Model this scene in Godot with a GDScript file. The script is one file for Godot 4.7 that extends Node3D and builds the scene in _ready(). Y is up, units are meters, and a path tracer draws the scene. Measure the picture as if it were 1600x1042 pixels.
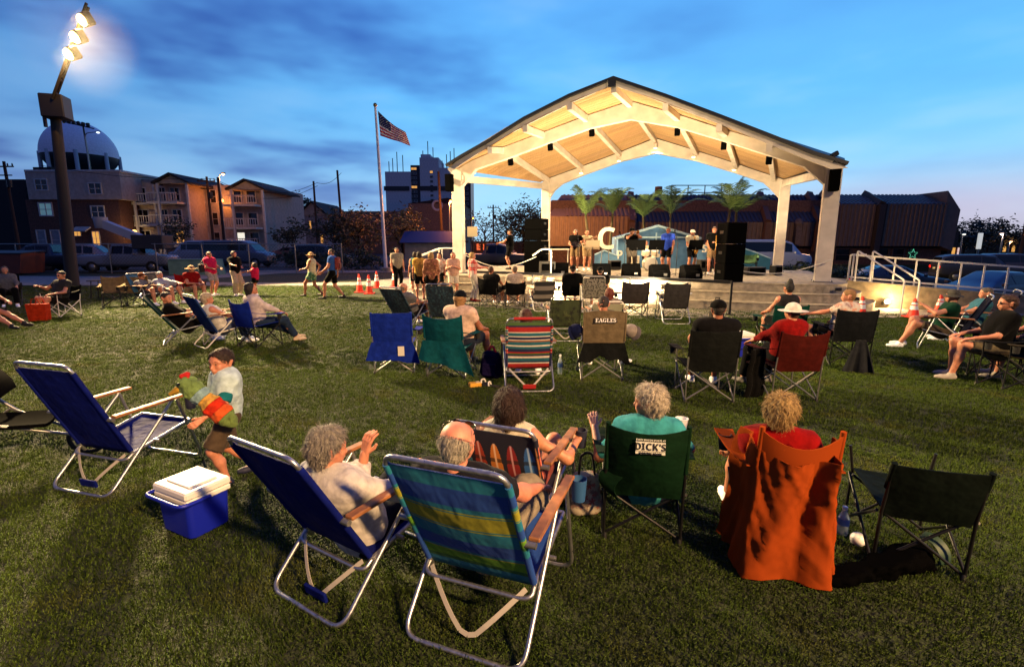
extends Node3D

var mats := {}
var used := {}
var rng := RandomNumberGenerator.new()
var bump_tex := {}

class Geo:
	var v := PackedVector3Array()
	var n := PackedVector3Array()
	var uv := PackedVector2Array()
	var c := PackedColorArray()
	var idx := PackedInt32Array()
	var col := Color.WHITE
	var X := Transform3D.IDENTITY

	func put(p: Vector3, nn: Vector3, t := Vector2.ZERO) -> int:
		v.append(X * p); n.append((X.basis * nn).normalized()); uv.append(t); c.append(col)
		return v.size() - 1

	func tri(a: int, b: int, d: int) -> void:
		var g: Vector3 = (v[d] - v[a]).cross(v[b] - v[a])
		if g.dot(n[a] + n[b] + n[d]) < 0.0:
			idx.append(a); idx.append(d); idx.append(b)
		else:
			idx.append(a); idx.append(b); idx.append(d)

	func face(pts: Array, out: Vector3, uvs: Array = []) -> void:
		# a flat convex polygon whose normal is on the side of "out"
		var nn: Vector3 = (pts[1] - pts[0]).cross(pts[2] - pts[0]).normalized()
		if nn.dot(out) < 0.0: nn = -nn
		var ids := []
		for i in pts.size(): ids.append(put(pts[i], nn, uvs[i] if uvs else Vector2(pts[i].x, pts[i].y)))
		for i in range(1, pts.size() - 1): tri(ids[0], ids[i], ids[i + 1])

	func box(ce: Vector3, s: Vector3, b := Basis.IDENTITY, bev := 0.0) -> void:
		var h := s * 0.5
		var e := minf(bev, minf(h.x, minf(h.y, h.z)) * 0.45)
		for ax in 3:
			for sg in [-1.0, 1.0]:
				var u := (ax + 1) % 3
				var w := (ax + 2) % 3
				var pts := []
				for q in [[-1, -1], [1, -1], [1, 1], [-1, 1]]:
					var p := Vector3.ZERO
					p[ax] = sg * h[ax]; p[u] = q[0] * (h[u] - e); p[w] = q[1] * (h[w] - e)
					pts.append(ce + b * p)
				var o := Vector3.ZERO
				o[ax] = sg
				face(pts, b * o, [Vector2(0, 0), Vector2(1, 0), Vector2(1, 1), Vector2(0, 1)])
		if e > 0.0:
			for ax in 3:
				var u := (ax + 1) % 3
				var w := (ax + 2) % 3
				for su in [-1.0, 1.0]:
					for sw in [-1.0, 1.0]:
						var pts := []
						for q in [[-1, 0], [1, 0], [1, 1], [-1, 1]]:
							var p := Vector3.ZERO
							p[ax] = q[0] * (h[ax] - e)
							p[u] = su * (h[u] - e * (1 - q[1])); p[w] = sw * (h[w] - e * q[1])
							pts.append(ce + b * p)
						var o := Vector3.ZERO
						o[u] = su; o[w] = sw
						face(pts, b * o)
			for sx in [-1.0, 1.0]:
				for sy in [-1.0, 1.0]:
					for sz in [-1.0, 1.0]:
						var o := Vector3(sx, sy, sz)
						face([ce + b * (o * (h - Vector3(0, e, e))), ce + b * (o * (h - Vector3(e, 0, e))), ce + b * (o * (h - Vector3(e, e, 0)))], b * o)

	func bar(a: Vector3, b2: Vector3, w: float, h: float, up := Vector3.UP) -> void:
		# a straight box from a to b2, w wide and h high
		var z := (b2 - a).normalized()
		if absf(z.dot(up)) > 0.99: up = Vector3.RIGHT
		var x := up.cross(z).normalized()
		box((a + b2) * 0.5, Vector3(w, h, a.distance_to(b2)), Basis(x, z.cross(x), z))

	func tube(p: Array, r0: float, sides := 6, r1 := -1.0, caps := true) -> void:
		var m := p.size()
		if r1 < 0.0: r1 = r0
		var t: Vector3 = (p[1] - p[0]).normalized()
		var up := Vector3.UP if absf(t.y) < 0.9 else Vector3.RIGHT
		var x: Vector3 = up.cross(t).normalized()
		var prev := []
		for i in m:
			var tn: Vector3 = (p[mini(i + 1, m - 1)] - p[maxi(i - 1, 0)]).normalized()
			x = (x - tn * x.dot(tn)).normalized()
			var y: Vector3 = tn.cross(x)
			var r := lerpf(r0, r1, float(i) / (m - 1))
			var ring := []
			for k in sides + 1:
				var a := TAU * k / sides
				var d := x * cos(a) + y * sin(a)
				ring.append(put(p[i] + d * r, d, Vector2(float(k) / sides, float(i) / (m - 1))))
			if prev:
				for k in sides:
					tri(prev[k], prev[k + 1], ring[k + 1]); tri(prev[k], ring[k + 1], ring[k])
			elif caps: cap(p[i], x, y, r, sides, -tn)
			if i == m - 1 and caps: cap(p[i], x, y, r, sides, tn)
			prev = ring

	func cap(ce: Vector3, x: Vector3, y: Vector3, r: float, sides: int, out: Vector3) -> void:
		var q := []
		for k in sides: q.append(put(ce + (x * cos(TAU * k / sides) + y * sin(TAU * k / sides)) * r, out))
		for k in range(1, sides - 1): tri(q[0], q[k], q[k + 1])

	func lathe(ce: Vector3, prof: Array, sides := 16, b := Basis.IDENTITY) -> void:
		# prof: Vector2(radius, height) up the axis; a sharp corner is a repeated point
		var prev := []
		for i in prof.size():
			var p: Vector2 = prof[i]
			var q0: Vector2 = prof[maxi(i - 1, 0)]
			var q1: Vector2 = prof[mini(i + 1, prof.size() - 1)]
			if i > 0 and q0.is_equal_approx(p): q0 = p
			if i < prof.size() - 1 and q1.is_equal_approx(p): q1 = p
			var d := q1 - q0
			var ring := []
			for k in sides + 1:
				var a := TAU * k / sides
				var rad := Vector3(cos(a), 0, sin(a))
				var nn := rad * d.y - Vector3.UP * d.x
				if nn.length() < 1e-6: nn = Vector3.UP
				ring.append(put(ce + b * (rad * p.x + Vector3.UP * p.y), b * nn, Vector2(float(k) / sides, float(i) / (prof.size() - 1))))
			if prev and not (prof[i - 1] as Vector2).is_equal_approx(p):
				for k in sides:
					tri(prev[k], prev[k + 1], ring[k + 1]); tri(prev[k], ring[k + 1], ring[k])
			prev = ring

	func ball(ce: Vector3, r: Vector3, lat := 8, lon := 12, b := Basis.IDENTITY) -> void:
		var prev := []
		for i in lat + 1:
			var th := PI * i / lat
			var ring := []
			for k in lon + 1:
				var a := TAU * k / lon
				var d := Vector3(sin(th) * cos(a), cos(th), sin(th) * sin(a))
				ring.append(put(ce + b * (d * r), b * (d / r), Vector2(float(k) / lon, float(i) / lat)))
			if prev:
				for k in lon:
					tri(prev[k], prev[k + 1], ring[k + 1]); tri(prev[k], ring[k + 1], ring[k])
			prev = ring

	func sheet(rows: Array, thick := 0.0, out := Vector3.ZERO) -> void:
		# a smooth surface through rows of points; with a thickness it becomes a closed slab
		var nr := rows.size()
		var nc: int = rows[0].size()
		var nrm := []
		for i in nr:
			var line := PackedVector3Array()
			for j in nc:
				var du: Vector3 = rows[i][mini(j + 1, nc - 1)] - rows[i][maxi(j - 1, 0)]
				var dv: Vector3 = rows[mini(i + 1, nr - 1)][j] - rows[maxi(i - 1, 0)][j]
				line.append(du.cross(dv).normalized())
			nrm.append(line)
		var flip := 1.0
		if out != Vector3.ZERO and (nrm[nr / 2][nc / 2] as Vector3).dot(out) < 0.0: flip = -1.0
		for side in ([1.0, -1.0] if thick > 0.0 else [1.0]):
			var base := v.size()
			for i in nr:
				for j in nc:
					var nn: Vector3 = nrm[i][j] * flip * side
					put(rows[i][j] + nn * thick * 0.5, nn, Vector2(float(j) / (nc - 1), float(i) / (nr - 1)))
			for i in nr - 1:
				for j in nc - 1:
					var a := base + i * nc + j
					tri(a, a + 1, a + nc + 1); tri(a, a + nc + 1, a + nc)
		if thick > 0.0:
			var edge := []
			for j in nc: edge.append([0, j])
			for i in range(1, nr): edge.append([i, nc - 1])
			for j in range(nc - 2, -1, -1): edge.append([nr - 1, j])
			for i in range(nr - 2, 0, -1): edge.append([i, 0])
			var mid: Vector3 = rows[nr / 2][nc / 2]
			for k in edge.size():
				var e0: Array = edge[k]
				var e1: Array = edge[(k + 1) % edge.size()]
				var p0: Vector3 = rows[e0[0]][e0[1]]
				var p1: Vector3 = rows[e1[0]][e1[1]]
				var t0: Vector3 = nrm[e0[0]][e0[1]] * thick * 0.5
				var t1: Vector3 = nrm[e1[0]][e1[1]] * thick * 0.5
				if p0.distance_to(p1) > 1e-5: face([p0 - t0, p1 - t1, p1 + t1, p0 + t0], (p0 + p1) * 0.5 - mid)

	func prism(poly: PackedVector2Array, z0: float, z1: float, b := Transform3D.IDENTITY) -> void:
		# a polygon in x, y pushed from z0 to z1
		var t := Geometry2D.triangulate_polygon(poly)
		for z in [z0, z1]:
			var o := b.basis * Vector3(0, 0, -1.0 if z == minf(z0, z1) else 1.0)
			var ids := []
			for p in poly: ids.append(put(b * Vector3(p.x, p.y, z), o, Vector2(p.x, p.y)))
			for i in range(0, t.size(), 3): tri(ids[t[i]], ids[t[i + 1]], ids[t[i + 2]])
		var area := 0.0
		for i in poly.size():
			area += poly[i].cross(poly[(i + 1) % poly.size()])
		for i in poly.size():
			var p := poly[i]
			var q := poly[(i + 1) % poly.size()]
			var o2 := Vector2(q.y - p.y, p.x - q.x) * signf(area)
			face([b * Vector3(p.x, p.y, z0), b * Vector3(q.x, q.y, z0), b * Vector3(q.x, q.y, z1), b * Vector3(p.x, p.y, z1)], b.basis * Vector3(o2.x, o2.y, 0))

	func mesh() -> ArrayMesh:
		var a := []
		a.resize(Mesh.ARRAY_MAX)
		a[Mesh.ARRAY_VERTEX] = v; a[Mesh.ARRAY_NORMAL] = n; a[Mesh.ARRAY_TEX_UV] = uv; a[Mesh.ARRAY_COLOR] = c; a[Mesh.ARRAY_INDEX] = idx
		var m := ArrayMesh.new()
		m.add_surface_from_arrays(Mesh.PRIMITIVE_TRIANGLES, a)
		return m

	func field(bones: Array, cell: float, k: float, planes: Array = [], amp := 0.0, noise: FastNoiseLite = null) -> void:
		# bones: [from, to, radius there, radius here, flat end?]; a smooth union of tapered capsules, meshed as surface nets
		var lo := Vector3(1e9, 1e9, 1e9)
		var hi := -lo
		for b in bones:
			var r: float = maxf(b[2], b[3]) + cell * 2.5 + k
			var rr := Vector3(r, r, r)
			lo = lo.min(b[0] - rr).min(b[1] - rr); hi = hi.max(b[0] + rr).max(b[1] + rr)
		var nx := int((hi.x - lo.x) / cell) + 2
		var ny := int((hi.y - lo.y) / cell) + 2
		var nz := int((hi.z - lo.z) / cell) + 2
		var sy := nx
		var sz := nx * ny
		var f := PackedFloat32Array()
		f.resize(sz * nz)
		var m := maxf(3.5 * k, cell * 1.8)
		for b in bones:
			var a: Vector3 = b[0] - lo
			var d: Vector3 = b[1] - b[0]
			var ra: float = b[2]
			var rb: float = b[3]
			var flat: bool = b.size() > 4 and b[4]
			var l2 := d.length_squared()
			var inv := 1.0 / l2 if l2 > 1e-9 else 0.0
			var ln := sqrt(l2)
			var rr := maxf(ra, rb) + m
			var e := a + d
			var x0 := maxi(int((minf(a.x, e.x) - rr) / cell), 0)
			var x1 := mini(int((maxf(a.x, e.x) + rr) / cell) + 1, nx - 1)
			var y0 := maxi(int((minf(a.y, e.y) - rr) / cell), 0)
			var y1 := mini(int((maxf(a.y, e.y) + rr) / cell) + 1, ny - 1)
			var z0 := maxi(int((minf(a.z, e.z) - rr) / cell), 0)
			var z1 := mini(int((maxf(a.z, e.z) + rr) / cell) + 1, nz - 1)
			for z in range(z0, z1 + 1):
				for y in range(y0, y1 + 1):
					var i := z * sz + y * sy + x0
					var p := Vector3(x0 * cell - a.x, y * cell - a.y, z * cell - a.z)
					for x in range(x0, x1 + 1):
						var t := p.dot(d) * inv
						var tc := clampf(t, 0.0, 1.0)
						var dist := 0.0
						if flat and t > 1.0: dist = maxf((p - d * t).length() - rb, (t - 1.0) * ln)
						else: dist = (p - d * tc).length() - lerpf(ra, rb, tc)
						if dist < m: f[i] += exp(-dist / k)
						i += 1
						p.x += cell
		var total := f.size()
		for i in total:
			var s := f[i]
			f[i] = k * log(s) if s > 1e-7 else -m
		if planes or amp > 0.0:
			for i in total:
				if f[i] > -m * 0.9:
					var p := lo + Vector3(i % nx, (i / sy) % ny, i / sz) * cell
					var s := f[i]
					if amp > 0.0: s += amp * noise.get_noise_3dv(p)
					for q in planes: s = minf(s, q[0].dot(p) - q[1])
					f[i] = s
		var vid := PackedInt32Array()
		vid.resize(total)
		vid.fill(-1)
		var offs := [0, 1, sy, sy + 1, sz, sz + 1, sz + sy, sz + sy + 1]
		var ea := [0, 2, 4, 6, 0, 1, 4, 5, 0, 1, 2, 3]
		var eb := [1, 3, 5, 7, 2, 3, 6, 7, 4, 5, 6, 7]
		for z in range(1, nz - 1):
			for y in range(1, ny - 1):
				var i := z * sz + y * sy
				for x in range(1, nx - 1):
					i += 1
					var s := f[i] > 0.0
					for ax in 3:
						var st: int = [1, sy, sz][ax]
						if s == (f[i + st] > 0.0): continue
						var o1: int = [sy, sz, 1][ax]
						var o2: int = [sz, 1, sy][ax]
						var q := [i, i - o1, i - o1 - o2, i - o2]
						var ids := [0, 0, 0, 0]
						for w in 4:
							var ci: int = q[w]
							if vid[ci] < 0:
								var pc := [0.0, 0.0, 0.0, 0.0, 0.0, 0.0, 0.0, 0.0]
								for h in 8: pc[h] = f[ci + offs[h]]
								var acc := Vector3.ZERO
								var cnt := 0
								for h in 12:
									var va: float = pc[ea[h]]
									var vb: float = pc[eb[h]]
									if (va > 0.0) != (vb > 0.0):
										var pa := Vector3(ea[h] & 1, (ea[h] >> 1) & 1, ea[h] >> 2)
										var pb := Vector3(eb[h] & 1, (eb[h] >> 1) & 1, eb[h] >> 2)
										acc += pa.lerp(pb, va / (va - vb)); cnt += 1
								var gr := Vector3(pc[1] + pc[3] + pc[5] + pc[7] - pc[0] - pc[2] - pc[4] - pc[6], pc[2] + pc[3] + pc[6] + pc[7] - pc[0] - pc[1] - pc[4] - pc[5], pc[4] + pc[5] + pc[6] + pc[7] - pc[0] - pc[1] - pc[2] - pc[3])
								var pos := lo + (Vector3(ci % nx, (ci / sy) % ny, ci / sz) + acc / maxf(cnt, 1)) * cell
								vid[ci] = put(pos, -gr, Vector2(pos.x, pos.y))
							ids[w] = vid[ci]
						tri(ids[0], ids[1], ids[2]); tri(ids[0], ids[2], ids[3])

func arc_pts(pts: Array, r: float, seg := 4) -> Array:
	# a polyline with its inner corners rounded
	var o := [pts[0]]
	for i in range(1, pts.size() - 1):
		var p: Vector3 = pts[i]
		var a: Vector3 = p + (pts[i - 1] - p).normalized() * minf(r, p.distance_to(pts[i - 1]) * 0.48)
		var b: Vector3 = p + (pts[i + 1] - p).normalized() * minf(r, p.distance_to(pts[i + 1]) * 0.48)
		for k in seg + 1:
			var t := float(k) / seg
			o.append(a.lerp(p, t).lerp(p.lerp(b, t), t))
	o.append(pts[-1])
	return o

func part(g: Geo, called: String, m: Material, parent: Node = self, kind := "") -> MeshInstance3D:
	var o := MeshInstance3D.new()
	o.mesh = g.mesh()
	o.material_override = m
	o.name = numbered(called) if parent == self else called
	parent.add_child(o, true)
	if kind: o.set_meta("kind", kind)
	return o

func numbered(called: String) -> String:
	used[called] = used.get(called, 0) + 1
	return called if used[called] == 1 else "%s_%03d" % [called, used[called] - 1]

func tag(o: Node, label: String, category: String, group := "") -> Node:
	o.set_meta("label", label)
	if category: o.set_meta("category", category)
	if group: o.set_meta("group", group)
	return o

func thing(called: String, label: String, category: String, at := Vector3.ZERO, yaw := 0.0, group := "") -> Node3D:
	var o := Node3D.new()
	o.name = numbered(called)
	add_child(o)
	o.position = at
	o.rotation_degrees.y = yaw
	tag(o, label, category, group)
	return o

func dup(o: Node3D, label: String, at: Vector3, yaw := 0.0, group := "") -> Node3D:
	var r: Node3D = o.duplicate()
	var stem := String(o.name)
	if stem.length() > 4 and stem[-4] == "_" and stem.right(3).is_valid_int(): stem = stem.left(-4)
	r.name = numbered(stem)
	add_child(r)
	r.position = at
	r.rotation_degrees.y = yaw
	r.set_meta("label", label)
	if group: r.set_meta("group", group)
	return r

func noise(kind: int, freq: float, sd: int, oct := 3) -> FastNoiseLite:
	var n := FastNoiseLite.new()
	n.noise_type = kind
	n.frequency = freq
	n.seed = sd
	n.fractal_octaves = oct
	return n

func ntex(key: String, freq: float, lo: float, size := 512, normal := 0.0, kind := FastNoiseLite.TYPE_SIMPLEX_SMOOTH, oct := 4) -> Texture2D:
	if bump_tex.has(key): return bump_tex[key]
	var t := NoiseTexture2D.new()
	t.width = size; t.height = size
	t.seamless = true
	t.noise = noise(kind, freq, key.hash() % 1000, oct)
	if normal > 0.0:
		t.as_normal_map = true
		t.bump_strength = normal
	else:
		var r := Gradient.new()
		r.set_color(0, Color(lo, lo, lo)); r.set_color(1, Color.WHITE)
		t.color_ramp = r
	bump_tex[key] = t
	return t

func mat(key: String, c := Color(0.5, 0.5, 0.5), rough := 0.8, look := "", metal := 0.0) -> StandardMaterial3D:
	if mats.has(key): return mats[key]
	var m := StandardMaterial3D.new()
	m.albedo_color = c
	m.roughness = rough
	m.metallic = metal
	m.vertex_color_use_as_albedo = true
	if look in ["cloth", "canvas", "matte"]: m.metallic_specular = 0.18 if look != "matte" else 0.08
	match look:
		"cloth":
			m.uv1_triplanar = true
			m.uv1_scale = Vector3(2.2, 2.2, 2.2)
			m.albedo_texture = ntex("cloth_tone", 0.012, 0.72)
			m.normal_enabled = true
			m.normal_texture = ntex("cloth_fold", 0.018, 0, 512, 5.0)
			m.normal_scale = 0.7
			m.rim_enabled = true; m.rim = 0.25
		"canvas":
			m.uv1_triplanar = true
			m.uv1_scale = Vector3(1.6, 1.6, 1.6)
			m.albedo_texture = ntex("canvas_tone", 0.01, 0.75)
			m.normal_enabled = true
			m.normal_texture = ntex("canvas_fold", 0.008, 0, 512, 9.0, FastNoiseLite.TYPE_SIMPLEX_SMOOTH, 3)
			m.normal_scale = 0.9
		"concrete":
			m.uv1_triplanar = true; m.uv1_world_triplanar = true
			m.uv1_scale = Vector3(0.35, 0.35, 0.35)
			m.albedo_texture = ntex("concrete_tone", 0.012, 0.6, 1024, 0, FastNoiseLite.TYPE_SIMPLEX_SMOOTH, 6)
			m.normal_enabled = true
			m.normal_texture = ntex("concrete_grain", 0.12, 0, 512, 3.0)
			m.normal_scale = 0.4
		"paint":
			m.uv1_triplanar = true; m.uv1_world_triplanar = true
			m.uv1_scale = Vector3(0.5, 0.5, 0.5)
			m.albedo_texture = ntex("paint_tone", 0.008, 0.84)
		"wood":
			m.uv1_triplanar = true
			m.uv1_scale = Vector3(0.6, 6, 0.6)
			m.albedo_texture = ntex("wood_tone", 0.02, 0.55, 512, 0, FastNoiseLite.TYPE_SIMPLEX_SMOOTH, 5)
		"hair":
			m.uv1_triplanar = true
			m.uv1_scale = Vector3(14, 4, 14)
			m.albedo_texture = ntex("hair_tone", 0.03, 0.45)
			m.normal_enabled = true
			m.normal_texture = ntex("hair_fold", 0.03, 0, 256, 6.0)
		"skin":
			m.subsurf_scatter_enabled = true; m.subsurf_scatter_strength = 0.12
			m.uv1_triplanar = true
			m.uv1_scale = Vector3(3, 3, 3)
			m.albedo_texture = ntex("skin_tone", 0.02, 0.82)
		"metal": pass
	mats[key] = m
	return m

func glow(key: String, c := Color.WHITE, e := 1.0) -> StandardMaterial3D:
	if mats.has(key): return mats[key]
	var m := StandardMaterial3D.new()
	m.albedo_color = c
	m.emission_enabled = true
	m.emission = c
	m.emission_energy_multiplier = e
	mats[key] = m
	return m

func glass(key: String, c: Color, a := 0.25) -> StandardMaterial3D:
	if mats.has(key): return mats[key]
	var m := StandardMaterial3D.new()
	m.transparency = BaseMaterial3D.TRANSPARENCY_ALPHA
	m.albedo_color = Color(c, a)
	m.roughness = 0.05
	mats[key] = m
	return m

func omni(at: Vector3, e: float, c: Color, size := 0.05) -> void:
	var l := OmniLight3D.new()
	l.name = numbered("lamp_light")
	l.light_energy = e; l.light_color = c; l.light_size = size
	l.omni_range = 60; l.omni_attenuation = 2; l.shadow_enabled = true
	add_child(l)
	l.position = at

func spot(at: Vector3, to: Vector3, e: float, c: Color, angle: float, size := 0.15, soft := 0.6) -> void:
	var l := SpotLight3D.new()
	l.name = numbered("lamp_light")
	l.light_energy = e; l.light_color = c; l.light_size = size
	l.spot_range = 120; l.spot_attenuation = 2; l.spot_angle = angle; l.spot_angle_attenuation = soft; l.shadow_enabled = true
	add_child(l)
	l.position = at
	l.look_at(to, Vector3.UP if absf((to - at).normalized().y) < 0.98 else Vector3.RIGHT)

func text(called: String, s: String, h: float, depth: float, m: Material, parent: Node, xf: Transform3D, bold := true, serif := false) -> MeshInstance3D:
	var t := TextMesh.new()
	var f := SystemFont.new()
	f.font_names = PackedStringArray(["Droid Serif" if serif else "Droid Sans"])
	f.font_weight = 700 if bold else 400
	t.font = f
	t.text = s
	t.font_size = 32
	t.pixel_size = h / 23.0
	t.depth = depth
	t.curve_step = 2.0
	var o := MeshInstance3D.new()
	o.mesh = t
	o.material_override = m
	o.name = called
	parent.add_child(o, true)
	o.transform = xf
	return o

func cloth(c: Color) -> StandardMaterial3D:
	return mat("cloth_" + c.to_html(false), c, 0.92, "cloth")

func printed(key: String, base: Color, colors: Array, kind: String, scale := 1.5) -> StandardMaterial3D:
	# cloth with a woven or printed pattern
	if mats.has(key): return mats[key]
	var im := Image.create(128, 128, false, Image.FORMAT_RGB8)
	im.fill(base)
	var r := RandomNumberGenerator.new()
	r.seed = key.hash()
	if kind == "plaid":
		for y in 128:
			for x in 128:
				var a := 1 if (x / 16) % 2 == 0 else 0
				var b := 1 if (y / 16) % 2 == 0 else 0
				var w: Color = colors[0] if a + b == 2 else (colors[1] if a + b == 1 else base)
				if x % 16 == 7 or y % 16 == 7: w = colors[2]
				im.set_pixel(x, y, w)
	else:
		for k in 130:
			var cx := r.randi_range(0, 127)
			var cy := r.randi_range(0, 127)
			var rad := r.randf_range(3.0, 9.0)
			var w: Color = colors[r.randi_range(0, colors.size() - 1)]
			for y in range(-9, 10):
				for x in range(-9, 10):
					var d := Vector2(x, y).length()
					if d < rad * (0.7 + 0.3 * sin(5.0 * atan2(y, x) + k)): im.set_pixel(posmod(cx + x, 128), posmod(cy + y, 128), w)
	var m := mat(key, Color.WHITE, 0.92)
	m.albedo_texture = ImageTexture.create_from_image(im)
	m.uv1_triplanar = true
	m.uv1_scale = Vector3(scale, scale, scale)
	return m

func ik(a: Vector3, b: Vector3, l1: float, l2: float, hint: Vector3) -> Array:
	var d := b - a
	var ln := minf(d.length(), (l1 + l2) * 0.995)
	d = d.normalized()
	var x := (l1 * l1 - l2 * l2 + ln * ln) / (2.0 * ln)
	var y := sqrt(maxf(l1 * l1 - x * x, 0.0))
	var h := (hint - d * hint.dot(d)).normalized()
	return [a + d * x + h * y, a + d * ln]

func strands(g: Geo, crown: Vector3, ln: float, wild: float) -> void:
	# fine locks laid over the hair's surface, combed down and outwards from the crown
	rng.seed = 17
	var m := g.v.size()
	for i in 2600:
		var id := rng.randi() % m
		var p := g.v[id]
		var n := g.n[id]
		var t := (p - crown) + Vector3(rng.randfn(), rng.randfn(), rng.randfn()) * 0.05 * wild + Vector3.DOWN * 0.03
		t = (t - n * t.dot(n)).normalized()
		var l := ln * rng.randf_range(0.5, 1.2)
		var w := n.cross(t) * rng.randf_range(0.0008, 0.0018)
		var k := rng.randf_range(0.55, 1.35)
		g.col = Color(k, k, k)
		var prev := []
		for j in 4:
			var u := j / 3.0
			var c := p + n * (0.001 + 0.011 * sin(PI * u) * (0.4 + wild)) + t * l * u - n * l * l * u * u * 4.0
			var ww := w * (1.0 - 0.8 * u)
			var q := [g.put(c - ww, n), g.put(c + ww, n)]
			if prev:
				g.tri(prev[0], prev[1], q[1]); g.tri(prev[0], q[1], q[0])
			prev = q
	g.col = Color.WHITE

const PALE := Color(0.74, 0.49, 0.38)
const TAN := Color(0.58, 0.36, 0.26)
const BROWN_SKIN := Color(0.42, 0.27, 0.19)

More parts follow.
